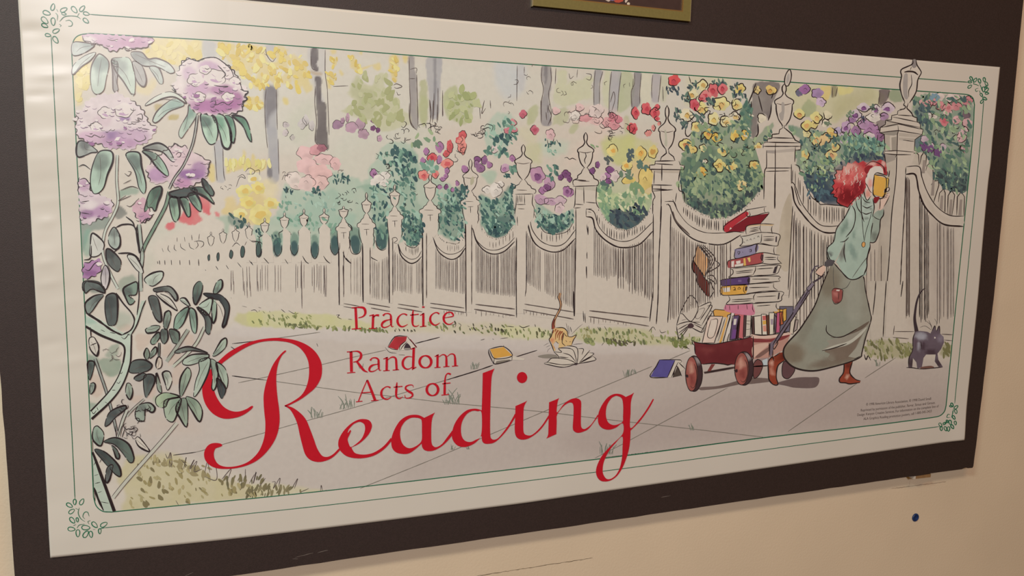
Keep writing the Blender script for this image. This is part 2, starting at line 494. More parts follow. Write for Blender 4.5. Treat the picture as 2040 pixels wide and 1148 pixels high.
def wpoly(p, col, al=1.0, soft=2.5, rag=5.0, ragscale=14, mott=0.3, edge=0.0, smooth=True, mscale=22, seed=0):
    """watercolour wash with a ragged, softly bleeding edge"""
    global WCOL
    _p = pts(p); _L = np.linalg.norm(_p - np.roll(_p, 1, 0), axis=1).sum()
    o = spline(_p, True, max(5, _L / 60)) if smooth else _p
    c = ink_col(col)
    pad = soft * 2 + rag
    idx = np.where((WPX[:, 0] > o[:, 0].min()-pad) & (WPX[:, 0] < o[:, 0].max()+pad) & (WPX[:, 1] > o[:, 1].min()-pad) & (WPX[:, 1] < o[:, 1].max()+pad))[0]
    if not len(idx): return
    q = WPX[idx]
    qq = q + rag * 2 * np.c_[fnoise(q, ragscale, 1 + seed) - .5, fnoise(q, ragscale, 17 + seed) - .5] if rag else q
    d = dist_poly(qq, o) * np.where(inside(qq, o), 1, -1)
    a = np.clip((d + soft) / (2 * soft), 0, 1); a = a * a * (3 - 2 * a)
    a = a * al * (1 - mott * fnoise(q, mscale, 23 + seed))
    cc = np.tile(c, (len(idx), 1))
    if edge: cc = cc * (1 - edge * np.exp(-(np.maximum(d, 0) / 1.8) ** 2))[:, None]
    WCOL[idx] = WCOL[idx] * (1 - a[:, None]) + cc * a[:, None]
def wblob(x, y, rx, ry, col, al=0.8, ang=0, rag=0.3, soft=0.35):
    global WCOL
    ctr = pts([(x, y)])[0]; rx, ry = rx / _org[2], ry / _org[2]
    R = max(rx, ry) * 1.8
    idx = np.where((abs(WPX[:, 0]-ctr[0]) < R) & (abs(WPX[:, 1]-ctr[1]) < R))[0]
    if not len(idx): return
    q = WPX[idx] - ctr; an = math.radians(ang)
    X = q[:, 0] * math.cos(an) + q[:, 1] * math.sin(an); Y = -q[:, 0] * math.sin(an) + q[:, 1] * math.cos(an)
    d = np.sqrt((X/rx)**2 + (Y/ry)**2) + rag * 2 * (fnoise(WPX[idx], max(6, min(rx, ry)), 4) - 0.5)
    a = np.clip((1 + soft/2 - d) / soft, 0, 1); a = (a*a*(3-2*a) * al)[:, None]
    WCOL[idx] = WCOL[idx] * (1-a) + ink_col(col) * a
def wscatter(p, cols, n, r0, r1, al=0.8, seed=1, asp=1.0, ang=0):
    """many small dabs of wash inside an outline"""
    R = np.random.RandomState(seed); o = spline(pts(p), True, 6)
    lo, hi = o.min(0), o.max(0); got = 0; tries = 0
    sv = list(_org)
    while got < n and tries < n * 20:
        tries += 1
        q = lo + R.rand(2) * (hi - lo)
        if not inside(q[None], o)[0]: continue
        rr = R.uniform(r0, r1); c = ink_col(cols[R.randint(len(cols))])
        _org[:] = [0, 0, 1.0]
        wblob(q[0], q[1], rr, rr * asp * R.uniform(.7, 1.3), c, al * R.uniform(.6, 1), ang + R.uniform(-40, 40), 0.35, 0.45)
        _org[:] = sv; got += 1

def finish_picture():
    f = grid_faces(NU, NV)
    fc = WPX[f].mean(1)
    f = f[inside(fc, FRAME)]
    h = relief(_g) + 0.00016
    co = np.c_[_g[:, 0], -h, _g[:, 1]]
    used = np.unique(f); remap = -np.ones(len(co), int); remap[used] = np.arange(len(used))
    me = bpy.data.meshes.new('watercolour_wash')
    vs = co[used]; ff = remap[f]
    me.vertices.add(len(vs)); me.vertices.foreach_set('co', vs.ravel().astype(np.float32))
    me.loops.add(ff.size); me.loops.foreach_set('vertex_index', ff.ravel().astype(np.int32))
    me.polygons.add(len(ff)); me.polygons.foreach_set('loop_start', np.arange(0, ff.size, 4, dtype=np.int32))
    try: me.polygons.foreach_set('loop_total', np.full(len(ff), 4, np.int32))
    except Exception: pass
    me.update(calc_edges=True); me.validate()
    at = me.color_attributes.new('ink', 'FLOAT_COLOR', 'POINT')
    at.data.foreach_set('color', np.c_[np.clip(WCOL[used], 0.003, 0.9), np.ones(len(used))].ravel().astype(np.float32))
    me.polygons.foreach_set('use_smooth', np.ones(len(ff), bool))
    me.materials.append(MAT_PRINT)
    o = bpy.data.objects.new('watercolour_wash', me); COL.objects.link(o); adopt(o, poster)
    o['label'] = 'pale watercolour washes of trees, shrubs and pavement filling the picture field'

# ------------------------------------------------------------------ borders
P0()
GREEN = np.array([0.012, 0.16, 0.085])
b = Part('border_line', 0.40)
b.ink('102,72 113.7,300 128.2,575 142.9,855 149.5,994', 1.5, GREEN, wob=.05)
b.ink('178,28.7 520,52.5 1010,93.2 1520,133.5 1929,164', 1.5, GREEN, wob=.05)
b.ink('205,1051.6 510,1021.8 760,994 1010,963 1270,930 1520,896.5 1871,850', 1.3, GREEN, wob=.05)
b.ink('1959.5,201 1952,290 1924.4,571 1901.5,804', 1.2, GREEN, wob=.05)
b.done(label='thin green outer border line')
b = Part('frame_line', 0.42)
_o = list(_org); b.ink(FRAME, 1.8, GREEN, closed=True, wob=.05, smooth=False)
b.done(label='green line around the picture field')

def ornament(leaves, stems, tx, ty):
    b = Part('corner_ornament', 0.40)
    T(tx, ty)
    for x, y, l, a in leaves:
        t = np.arange(10) / 10 * 2 * math.pi; an = math.radians(a)
        X = l * np.cos(t); Y = l * 0.52 * np.sin(t) * (1 - 0.25*np.cos(t))
        b.ink(np.c_[x + X*math.cos(an) - Y*math.sin(an), y + X*math.sin(an) + Y*math.cos(an)], 1.6, GREEN * 1.15, closed=True, wob=.35)
    b.lines(stems, 1.3, GREEN * 1.15)
    b.done(label='green corner ornament of small leaves')
ornament([(404, 55, 27, -75), (487, 76, 28, -25), (357, 100, 30, 20), (342, 156, 33, 45), (342, 196, 26, 25), (406, 166, 30, 85),
          (488, 106, 18, 10), (428, 236, 28, -25), (366, 268, 22, 10), (424, 304, 30, 55), (567, 75, 30, 50), (627, 66, 27, -50), (658, 104, 24, 15), (655, 158, 26, 40)],
         '455,165 490,130 540,122 590,128 615,145;500,160 530,155 552,175 545,198 520,200;425,100 440,120 436,158;432,70 442,90;452,185 468,195 458,204;590,125 605,100', 0, 0)
ornament([(570, 582, 22, 90), (624, 580, 26, -60), (530, 606, 26, 30), (547, 652, 26, -35), (552, 719, 27, 50), (590, 716, 17, 80), (546, 785, 28, 5), (595, 817, 28, 90),
          (655, 775, 32, 5), (655, 824, 30, -55), (694, 826, 25, 80), (722, 754, 28, 45), (792, 753, 29, -30), (761, 803, 20, 90)],
         '605,625 597,665 615,705 648,730;648,710 632,690 645,660 668,658 680,690;588,778 605,755 645,748;575,628 600,640;690,722 670,730 680,748;560,760 580,750;710,790 726,788;752,785 790,780', 0, 848)
ornament([(1587, 600, 17, 60), (1617, 610, 18, -55), (1577, 625, 14, 10), (1576, 660, 18, -35), (1650, 618, 18, 70), (1686, 608, 17, 80), (1703, 640, 17, 60), (1680, 682, 20, 85),
          (1704, 686, 19, -45), (1706, 712, 14, 0), (1664, 724, 15, 60), (1690, 752, 17, 25), (1668, 774, 16, -60), (1700, 664, 10, 30)],
         '1600,640 1625,645 1645,655;1640,672 1618,680 1625,698 1640,690;1650,640 1660,660 1668,690;1600,620 1608,640;1650,690 1655,710', 1520, 0)
ornament([(1440, 945, 16, 70), (1470, 962, 18, -40), (1432, 955, 11, 10), (1468, 995, 17, 80), (1452, 1040, 16, 60), (1425, 1078, 18, 80), (1352, 1098, 18, 60),
          (1358, 1125, 17, 85), (1384, 1085, 14, -30), (1390, 1126, 18, 70), (1412, 1128, 18, 95), (1440, 1110, 17, 60), (1462, 1082, 15, 85), (1404, 1070, 12, 60)],
         '1450,975 1445,1005 1435,1040;1425,1040 1400,1040 1410,1015 1425,1020;1420,1060 1395,1075 1375,1100;1440,1000 1452,985', 1520, 560)

# ================================================================== underpainting
# pavement: grey-mauve, a little deeper towards the lower right
P0()
T(0, 560)
REF = np.array([205, 193, 174.0])
P0(); REF = np.array([205, 193, 174.0])
wpoly('400,662 640,662 900,676 1200,694 1340,700 1560,720 1760,722 1900,726 1890,840 1500,885 1000,945 640,985 480,940 330,905 300,960 230,900 250,760', (190, 176, 163), 0.75, 12, 6, 40, 0.25, mscale=60)
wpoly('900,700 1330,715 1890,745 1880,835 1300,905 960,945 800,960', (181, 165, 153), 0.6, 40, 12, 80, 0.25, mscale=90)
wpoly('1150,850 1500,770 1880,790 1870,830 1500,875 1180,915', (172, 154, 143), 0.5, 30, 10, 60, 0.3, mscale=70)
wpoly('470,640 640,655 1000,672 1300,692 1400,706 1000,700 640,678 440,668', (203, 192, 180), 0.6, 5, 3, 30)
# pale bluish green air between the trees
wpoly('300,90 1000,125 1500,165 1500,260 1200,250 900,240 700,300 500,300 420,330 440,200 380,150', (203, 199, 180), 0.75, 25, 10, 50, 0.3, mscale=60)
wpoly('840,250 700,260 640,330 560,380 640,420 760,360 860,300', (196, 196, 174), 0.6, 14, 6, 40)
wpoly('985,125 1045,130 1040,185 1000,190', (186, 194, 196), 0.6, 10, 5, 30)
# yellow foliage
Y1, Y2 = (216, 190, 92), (226, 206, 138)
T(380, 60)
wpoly('0,80 90,90 100,150 60,200 0,200', Y2, 0.75, 4, 6, 20)
wpoly('200,100 330,100 420,150 470,120 560,115 570,190 640,240 660,130 750,140 730,180 800,200 870,240 890,300 900,380 920,450 880,480 850,440 810,470 800,400 770,350 780,420 720,420 690,390 660,440 640,400 600,360 560,430 500,450 460,420 450,400 500,370 480,330 420,360 350,340 330,280 260,220 240,160', Y1, 0.8, 3, 7, 16, 0.5, mscale=18)
wpoly('640,310 660,280 720,290 710,340 680,350', (214, 208, 190), 0.9, 2, 3, 8); wpoly('740,250 780,240 800,290 760,300', (214, 208, 190), 0.8, 2, 3, 8)
wpoly('480,300 500,290 510,350 480,350', (214, 208, 190), 0.8, 2, 3, 8); wpoly('330,130 400,110 410,150 350,180', (214, 208, 190), 0.8, 2, 4, 8)
for a in ('420,520 480,510 540,530 560,600 500,600 430,600', '700,515 740,520 740,565 705,560', '1065,150 1105,150 1100,185 1075,185', '1085,215 1115,210 1110,260 1070,290',
          '1210,200 1245,195 1265,265 1300,300 1300,340 1265,320 1215,270', '1390,260 1440,250 1440,300 1405,305', '1515,200 1585,205 1580,280 1555,290 1570,390 1545,390 1515,300', '1615,195 1655,200 1645,250 1620,240',
          '1040,340 1105,340 1100,390 1065,400 1060,450 1040,445', '1140,300 1160,330 1150,350 1138,330', '1270,290 1330,280 1400,255 1330,300', '1280,165 1310,165 1305,190 1285,185', '270,1030 300,990 390,990 400,910 420,930 430,1010 460,1000 470,940 490,950 500,1000 570,985 570,1060 500,1080 400,1060 310,1080 270,1090', '130,1040 180,1030 190,1148 140,1148'):
    wpoly(a, Y1 if 'x' not in a else Y2, 0.85, 2.5, 3, 10, 0.4)
T(0, 0)
wpoly('560,300 620,270 640,330 570,345', Y2, 0.9, 3, 3, 10); wpoly('1170,290 1330,290 1500,310 1530,330 1520,430 1440,440 1380,500 1310,490 1200,450 1130,450 1090,400 1100,370 1160,340', Y2, 0.9, 4, 6, 16)
wpoly('560,560 620,500 690,480 690,560 700,640 640,700 620,780 580,800 565,700', Y2, 0.85, 5, 6, 16); wpoly('1030,640 1110,650 1180,600 1200,640 1130,720 1050,720', Y2, 0.6, 5, 6, 16)
wpoly('1180,800 1230,790 1250,840 1200,870', (185, 165, 105), 0.9, 2, 3, 8); wpoly('1280,890 1320,870 1370,880 1360,905 1310,915 1285,915', (190, 168, 90), 0.95, 1.5, 2, 8)
# grey blue tree trunks of the distance
TR, TRD = (166, 160, 158), (118, 106, 108)
T(380, 60)
wpoly('90,90 180,95 190,150 180,210 100,200', (184, 180, 176), 0.9, 2, 2, 10)
wpoly('178,860 240,850 245,1000 262,1148 195,1148 185,1000', (170, 168, 168), 0.9, 2, 2, 12)
wpoly('565,115 640,120 640,200 600,190 575,150', (176, 172, 172), 0.9, 2, 2, 8)
wpoly('570,440 620,425 650,450 655,600 660,760 668,900 672,1148 590,1148 590,900 575,740 560,560', (158, 156, 160), 0.95, 1.5, 2, 16, 0.35)
wpoly('570,440 620,425 652,455 655,590 600,660 575,740 562,560', (112, 104, 106), 0.9, 6, 3, 12)
wpoly('585,1010 605,1000 620,1090 610,1135 585,1110', (110, 104, 108), 0.9, 1.5, 2, 8)
wpoly('890,140 1020,145 1020,330 1000,340 990,450 1020,560 950,560 940,440 910,300', (190, 184, 178), 0.8, 2, 2, 12)
wpoly('918,138 966,140 968,230 955,260 975,285 970,312 935,305 915,240', (82, 70, 74), 0.95, 1, 1.5, 8)
wpoly('945,360 985,355 1003,400 990,435 995,480 1003,545 1030,560 1035,700 1045,800 1048,915 1000,890 950,850 965,700 955,560 950,430', (92, 82, 84), 0.95, 1, 1.5, 8, 0.2)
wpoly('905,310 1000,330 1000,350 915,335', (180, 150, 110), 0.7, 2, 2, 8)
wpoly('1655,200 1700,200 1705,300 1720,340 1725,500 1730,640 1728,760 1700,750 1672,680 1672,520 1668,400 1665,300', (140, 132, 132), 0.9, 1, 1.5, 8)
wpoly('1800,212 1910,215 1905,400 1890,650 1825,660 1820,500 1800,360', (160, 158, 162), 0.85, 1.5, 1.5, 8, 0.3)
wpoly('1850,215 1870,215 1872,450 1862,650 1850,650 1852,450', (120, 116, 120), 0.7, 1.5, 1, 8)
# olive and grey green bushes of the middle distance
OL, OL2 = (168, 170, 118), (186, 184, 138)
wpoly('1250,380 1290,350 1310,400 1370,430 1440,340 1500,350 1480,420 1560,500 1600,600 1660,640 1650,730 1450,780 1400,700 1250,660 1150,620 1220,580 1260,530 1210,480', OL2, 0.85, 3, 8, 20, 0.4)
wpoly('1250,370 1290,350 1290,420 1390,470 1400,560 1360,680 1270,660 1250,580 1280,530 1215,480', (170, 170, 124), 0.6, 4, 6, 14)
wpoly('1745,420 1800,400 1800,700 1760,700', OL, 0.85, 2, 4, 12)
wpoly('760,640 900,520 940,640 930,780 820,860 720,780', (192, 192, 168), 0.6, 14, 8, 20)
T(740, 200)
wpoly('550,0 580,-80 640,-120 660,-40 720,-60 800,-40 790,60 760,150 690,185 620,150 570,110', OL, 0.9, 2.5, 6, 16, 0.35)
wpoly('360,-20 430,0 420,180 370,190', OL, 0.7, 3, 5, 14)
wpoly('1200,60 1250,30 1270,90 1230,180 1190,170', OL, 0.85, 2, 4, 12); wpoly('1420,70 1490,60 1500,150 1450,200 1400,180 1380,190 1400,100', OL, 0.7, 2, 4, 12)
wpoly('1500,220 1550,180 1580,190 1550,250 1510,250', OL, 0.8, 2, 3, 10); wpoly('1920,140 1960,120 1970,220 1930,240', OL, 0.8, 2, 3, 10)
T(1000, 0)
wpoly('420,530 480,540 500,640 560,600 620,620 680,600 680,760 600,780 480,830 400,760 410,650', (186, 182, 138), 0.8, 3, 8, 18)
wpoly('780,560 830,560 830,740 800,820 770,740', OL2, 0.7, 3, 5, 16); wpoly('900,560 1000,570 990,780 880,860 890,700', (164, 168, 120), 0.85, 2.5, 4, 14)
wpoly('1060,570 1140,580 1140,760 1060,780', (200, 192, 160), 0.7, 3, 5, 16); wpoly('1210,590 1290,600 1260,720 1240,780 1210,760', (180, 176, 140), 0.7, 3, 4, 16)
wpoly('120,500 170,500 165,680 130,680', (180, 172, 164), 0.8, 2, 2, 10)
wpoly('305,505 370,510 375,640 360,800 375,950 300,945 300,780 320,660 300,600', (132, 124, 124), 0.92, 1.2, 2, 10, 0.35); wpoly('320,505 350,508 345,600 330,640', (90, 84, 86), 0.7, 2, 2, 8)
wpoly('708,535 768,540 745,640 742,800 700,810 700,660', (140, 134, 134), 0.85, 1.2, 2, 10, 0.3); wpoly('835,545 908,552 895,680 870,850 815,860 820,680', (156, 150, 150), 0.85, 1.2, 2, 10, 0.3)
wpoly('1010,552 1060,555 1050,700 1050,800 990,830 985,700 1010,640', (126, 118, 120), 0.9, 1.2, 2, 10, 0.3); wpoly('1150,565 1212,570 1195,700 1190,780 1140,770 1140,660', (160, 150, 150), 0.85, 1.5, 2, 10, 0.3)
T(1160, 150, 4.9925)
wpoly('1720,70 1960,80 1930,200 1890,280 1880,360 1860,440 1830,400 1790,380 1740,430 1745,560 1720,620 1680,610 1670,420 1680,260 1690,180', (96, 84, 82), 0.92, 1, 2, 10, 0.35)
T(1560, 170, 4.9925)
wpoly('80,0 960,45 940,200 760,230 640,300 560,370 480,380 300,330 120,260 90,160', (182, 172, 122), 0.85, 4, 6, 30, 0.4, mscale=40)
wpoly('540,120 800,60 900,100 740,220 640,290 560,360 500,260', (164, 152, 100), 0.6, 14, 8, 30, 0.3)
wpoly('960,40 1055,45 1045,120 1000,190 950,190 955,110', (92, 74, 72), 0.95, 1, 1.5, 8); wpoly('940,300 1050,300 1020,380 960,480 930,480', (104, 84, 84), 0.85, 1.5, 2, 8)
wpoly('480,10 540,15 520,110 490,130', (120, 104, 70), 0.8, 2, 2, 8); wpoly('1060,50 1150,55 1180,160 1060,150', (120, 134, 92), 0.85, 2, 3, 8)
wpoly('380,10 470,15 470,110 410,160 380,80', (204, 170, 90), 0.9, 1.5, 3, 8); wpoly('550,20 690,28 670,90 560,90', (206, 182, 100), 0.85, 2, 4, 8)
wpoly('190,230 250,140 320,190 330,280 230,320', (140, 146, 98), 0.85, 2, 4, 12)

# yellow grassy verge along the fence and the lower left lawn
T(0, 560)
VG = (196, 192, 122)
wpoly('1790,270 1830,240 1990,250 1990,350 1800,320', VG, 0.85, 3, 4, 14)
T(500, 560)
wpoly('-20,235 200,235 400,240 620,262 800,300 900,320 920,375 700,365 400,355 100,350 -20,340', VG, 0.85, 3, 5, 16, 0.4)
wpoly('900,300 1100,300 1500,320 1990,330 1990,410 1500,390 1000,375', (196, 186, 140), 0.55, 6, 4, 18)
T(1000, 560)
wpoly('0,345 350,370 350,440 0,430', VG, 0.6, 4, 4, 16); wpoly('560,370 900,360 1300,390 1520,420 1440,480 1300,490 1000,480 700,460 580,440', (180, 174, 112), 0.75, 4, 4, 16, 0.4)
T(1520, 560)
wpoly('790,480 860,455 1130,470 1120,570 1000,590 850,580 780,560', (150, 140, 86), 0.8, 4, 4, 14, 0.4); wpoly('1380,470 1440,470 1435,570 1350,560', (140, 132, 80), 0.8, 3, 3, 14)
T(0, 848)
LG = (202, 191, 142)
wpoly('915,640 960,520 900,420 930,300 1000,230 1100,230 1280,215 1400,260 1560,360 1700,420 1990,470 1990,548 1500,595 1100,635', LG, 0.9, 6, 8, 30, 0.3)
T(500, 848)
wpoly('-20,470 100,440 300,460 450,480 560,500 300,522 0,552', LG, 0.7, 4, 4, 20)
# tints in the rhododendron
T(0, 560)
PK = (206, 182, 164)
for a in ('1040,410 1150,410 1140,480 1080,530 1040,500', '1250,480 1310,480 1300,560 1240,570', '1410,420 1475,420 1470,490 1410,490', '1300,560 1380,550 1360,620 1280,640', '1340,640 1400,650 1380,760 1320,800 1310,720', '690,720 760,720 800,820 740,890 690,830', '900,340 980,320 1000,370 920,380', '1140,810 1200,800 1180,880 1130,900', '1020,880 1090,870 1070,920 1010,930', '790,690 830,690 830,740'):
    wpoly(a, PK, 0.8, 3, 4, 14)
wpoly('1120,1090 1300,1000 1480,1040 1500,1148 1100,1148', PK, 0.35, 14, 6, 30)
GT = (150, 172, 152)
wpoly('860,240 980,250 1000,320 900,370 850,310', GT, 0.6, 8, 5, 20); wpoly('760,600 900,580 940,650 850,740 780,680', (110, 146, 122), 0.75, 3, 5, 14); wpoly('830,500 900,480 910,560 820,570', (110, 146, 122), 0.7, 3, 5, 14)
wpoly('670,560 760,600 740,640 680,640', (120, 150, 130), 0.8, 3, 4, 12); wpoly('690,930 740,930 740,970 690,980', (140, 165, 145), 0.8, 3, 4, 12)
wpoly('1170,880 1300,860 1320,900 1210,950', (160, 176, 140), 0.7, 4, 4, 12)
T(0, 280)
wpoly('1650,590 1740,560 1760,620 1720,760 1700,640', (158, 184, 160), 0.85, 4, 5, 14); wpoly('1740,560 1800,570 1880,640 1800,670 1740,620', (96, 130, 116), 0.85, 2.5, 4, 12)
wpoly('1180,600 1400,640 1200,760 1120,860 1120,760', (198, 200, 182), 0.6, 14, 6, 20); wpoly('1100,900 1180,880 1140,1000 1100,1000', (190, 192, 172), 0.5, 10, 5, 20)
wpoly('620,620 820,580 830,660 740,690 690,700 660,780 630,840', (104, 132, 122), 0.8, 3, 4, 14); wpoly('640,700 690,690 680,860 640,870', (130, 170, 150), 0.8, 4, 4, 14)
wpoly('910,390 1000,360 1060,370 1050,410 960,420 910,440', (130, 164, 142), 0.85, 3, 4, 12); wpoly('870,560 920,500 970,560 900,600', (96, 104, 100), 0.85, 2, 3, 12)
wpoly('640,1060 740,1070 800,1148 640,1148', (110, 126, 116), 0.8, 4, 4, 12); wpoly('900,1080 960,1040 1040,1040 1040,1148 920,1148', (120, 146, 126), 0.7, 4, 4, 12)
wpoly('1860,420 1960,380 2060,460 2040,560 1990,640 1850,620 1820,560 1700,540 1720,440 1790,420 1800,490', (222, 196, 116), 0.9, 4, 8, 18, 0.4)
wpoly('2000,300 2100,330 2110,430 2060,480 1970,390 1940,340', (230, 212, 158), 0.8, 8, 8, 18)
wpoly('1470,440 1560,430 1610,490 1600,560 1560,560 1540,520 1500,560 1540,600 1500,640 1400,640 1370,590 1420,520', (222, 60, 80), 0.92, 1.5, 5, 10, 0.35); wpoly('1270,640 1320,620 1330,660 1300,690 1260,670', (222, 66, 86), 0.92, 1.5, 3, 8)
wpoly('1640,545 1670,555 1670,585 1645,580', (224, 90, 100), 0.9, 1.5, 2, 8)

# ================================================================== lettering
def fill_holed(part, outer, holes, col):
    o = spline(pts(outer), True, 2.5); o = o[np.linalg.norm(o - np.roll(o, 1, 0), axis=1) > 0.05]
    vs = [o]; ed = []; n = len(o); hp = []
    for h in holes:
        q = spline(pts(h), True, 2.5); q = q[np.linalg.norm(q - np.roll(q, 1, 0), axis=1) > 0.05]
        ed += [(n + i, n + (i+1) % len(q)) for i in range(len(q))]; n += len(q); vs.append(q); hp.append(q)
    allv = np.vstack(vs)
    r = delaunay_2d_cdt([Vector(map(float, q)) for q in allv], ed, [list(range(len(o)))], 1, 1e-4)
    v = np.array([tuple(q) for q in r[0]]); f = np.array([t for t in r[2] if len(t) == 3])
    ctr = v[f].mean(1); keep = np.ones(len(f), bool)
    for q in hp: keep &= ~inside(ctr, q)
    part._add(v, f[keep].tolist(), col); part.k -= 1
RED = np.array([0.60, 0.010, 0.030])
T(390, 660, 3.958)
def letter(outer_list, parent):
    b = Part('letter', 0.95, parent)
    for o, hs in outer_list: fill_holed(b, o, hs, RED)
    return b
LETTERS = []
def big(*shapes):
    b = Part('letter', 0.95 + 0.008 * len(LETTERS))
    for s in shapes: fill_holed(b, s[0], s[1:], RED)
    LETTERS.append(b)
big(('452,590 440,612 390,650 330,677 250,690 190,680 130,645 85,590 60,530 50,460 60,400 85,340 125,290 175,240 260,165 370,105 480,70 600,53 690,55 790,72 880,110 945,165 985,235 995,300 985,370 945,440 890,490 820,540 725,588 702,592 698,585 698,585 760,555 830,505 870,440 890,360 892,280 880,220 850,165 805,120 740,90 670,78 600,75 510,85 420,115 330,165 250,220 200,262 150,340 135,400 143,460 165,520 205,580 250,615 300,632 350,630 400,612 430,593 445,587',),
    ('700,588 722,588 770,605 830,650 870,700 900,770 930,850 955,920 985,970 1010,988 1045,988 1085,966 1130,922 1142,930 1090,985 1040,1015 980,1030 930,1025 890,1005 860,965 840,900 820,820 800,730 770,660 740,615',),
    ('712,150 700,152 660,190 610,260 575,340 550,420 535,500 535,570 540,640 548,720 545,800 530,870 500,940 460,990 410,1030 350,1055 280,1068 220,1065 175,1045 148,1005 142,960 155,925 180,915 205,905 208,897 195,885 150,880 110,890 80,920 65,965 75,1015 110,1055 160,1078 230,1085 310,1080 400,1058 480,1020 550,960 610,880 645,800 660,710 657,620 645,530 637,450 634,370 640,300 655,240 680,190 710,160',))
big(('1388,745 1370,705 1330,692 1280,697 1220,730 1165,785 1130,845 1122,890 1130,925 1150,955 1190,985 1250,1000 1320,1000 1390,985 1450,955 1500,915 1545,862 1545,862 1538,838 1538,838 1490,895 1440,935 1385,962 1320,972 1260,962 1235,935 1227,915 1227,915 1280,890 1330,850 1370,800',
     '1300,715 1328,735 1333,780 1310,840 1270,882 1222,912 1205,885 1197,850 1212,815 1224,785 1218,776 1198,802 1205,775 1240,735 1275,717'))
big(('1885,638 1875,645 1800,682 1800,682 1760,662 1710,658 1660,670 1610,705 1570,765 1545,830 1540,880 1550,925 1580,955 1630,967 1680,962 1730,930 1780,885 1780,885 1784,912 1800,935 1835,945 1880,938 1930,912 1979,870 2031,808 2031,808 2021,782 2021,782 1979,838 1940,888 1900,912 1875,908 1858,880 1855,800 1858,720 1868,672',
     '1720,680 1762,686 1780,705 1782,780 1780,858 1750,895 1700,920 1660,915 1625,880 1610,820 1618,760 1650,710 1690,685'))
T(840, 720, 3.958)
big(('572,55 560,62 480,92 480,92 478,200 475,300 472,385 472,385 440,375 405,373 355,385 300,430 260,490 240,550 237,590 250,630 285,665 340,675 400,655 440,625 469,588 475,625 490,645 520,650 570,640 620,600 680,530 738,438 738,438 735,410 735,410 690,490 640,560 600,605 570,617 550,610 540,585 538,480 542,300 548,150 556,98',
     '471,405 440,393 400,390 355,415 320,470 308,530 315,590 340,625 380,635 420,620 468,578'))
big(('830,308 815,318 738,352 738,352 736,430 732,520 737,575 755,605 790,617 840,608 900,570 950,520 1002,445 1002,445 1000,423 1000,423 950,500 900,555 860,582 830,582 808,570 800,540 800,450 803,370 816,332',),
    ('831,127 819,158 790,171 761,158 749,127 761,96 790,83 819,96',))
big(('1082,286 1070,295 1003,322 1003,322 1000,430 998,520 995,580 980,608 980,608 1000,600 1060,573 1060,573 1063,480 1066,420 1110,360 1150,330 1180,325 1195,350 1195,430 1190,520 1200,550 1230,563 1275,553 1320,525 1390,432 1390,432 1387,418 1387,418 1340,490 1300,525 1275,533 1258,520 1253,480 1255,380 1255,320 1240,298 1210,290 1170,300 1120,335 1066,402 1067,340 1075,303',))
big(('1672,246 1655,258 1607,280 1607,280 1570,260 1520,256 1470,280 1425,335 1395,400 1388,460 1400,505 1435,532 1480,538 1530,522 1583,488 1583,570 1500,655 1430,730 1390,800 1373,860 1380,905 1405,938 1445,947 1495,935 1545,895 1590,820 1625,720 1640,640 1645,545 1645,545 1720,470 1790,372 1829,298 1821,296 1778,368 1720,450 1645,525 1645,400 1648,320 1660,272',
     '1540,272 1576,292 1587,350 1586,430 1582,475 1540,498 1500,500 1465,475 1450,420 1458,350 1490,295 1520,275', '1580,592 1582,680 1578,760 1560,840 1530,895 1490,925 1455,925 1430,890 1425,850 1435,790 1470,715 1520,650'))
def word(letters, label):
    e = bpy.data.objects.new('lettering', None); COL.objects.link(e); e.parent = poster
    e.matrix_parent_inverse = Matrix.Translation(-Vector(poster.location)); e['label'] = label
    for l in letters: l.done(e)
word(LETTERS, 'large red calligraphic word Reading')

def serif(text):
    out = []
    for glyph in text.strip().split('|'):
        b = Part('letter', 0.95)
        for st in glyph.split(';'):
            if not st.strip(): continue
            p, w = st.split('/')
            w = [float(x) / _org[2] for x in w.split(',')]
            cl = 'o' in p; p = p.replace('o', '')
            if len(w) == 1: w = w * 2
            b.ink(p, w, RED, closed=cl); b.k -= 1
        out.append(b)
    return out
def ring(cx, cy, rx, ry):
    return ' '.join('%.0f,%.0f' % (cx + rx*math.cos(t*math.pi/8), cy + ry*math.sin(t*math.pi/8)) for t in range(16)) + 'o/42,36,18,36,42,36,18,36,42'
T(680, 600, 7.916)
word(serif('222,100 238,430/40;160,104 300,97 355,112 376,160 368,210 330,245 265,264/14,16,30,42,36,22,12;160,440 312,432/15'
 '|500,218 492,428/38;438,232 512,210/14;505,255 540,222 592,224/14,26,36;435,433 552,428/14'
 '|655,230 685,200 740,195 775,220 780,280 783,370 798,405 822,393/32,16,18,30,36,36,24,8;780,285 690,310 642,350 638,395 670,415 730,400 780,365/10,18,34,34,20,14,10'
 '|1033,222 1000,202 950,205 900,250 882,310 902,370 950,402 1000,390 1045,362/28,16,16,30,38,34,22,16,6'
 '|1130,138 1122,220 1120,350 1145,393 1190,395 1222,373/14,32,38,30,20,6;1080,221 1218,205/16'
 '|1290,190 1290,397/36;1240,226 1302,188/14;1235,403 1338,392/14;1290,82 1290,104/40'
 '|1540,203 1510,180 1470,183 1415,225 1397,290 1420,345 1470,378 1510,368 1552,338/28,16,16,30,38,34,22,16,6'
 '|1625,264 1700,250 1762,233 1748,192 1700,172 1640,200 1610,265 1628,330 1680,365 1725,358 1767,326/10,12,18,30,18,26,38,34,24,14,6'), 'red serif word Practice')
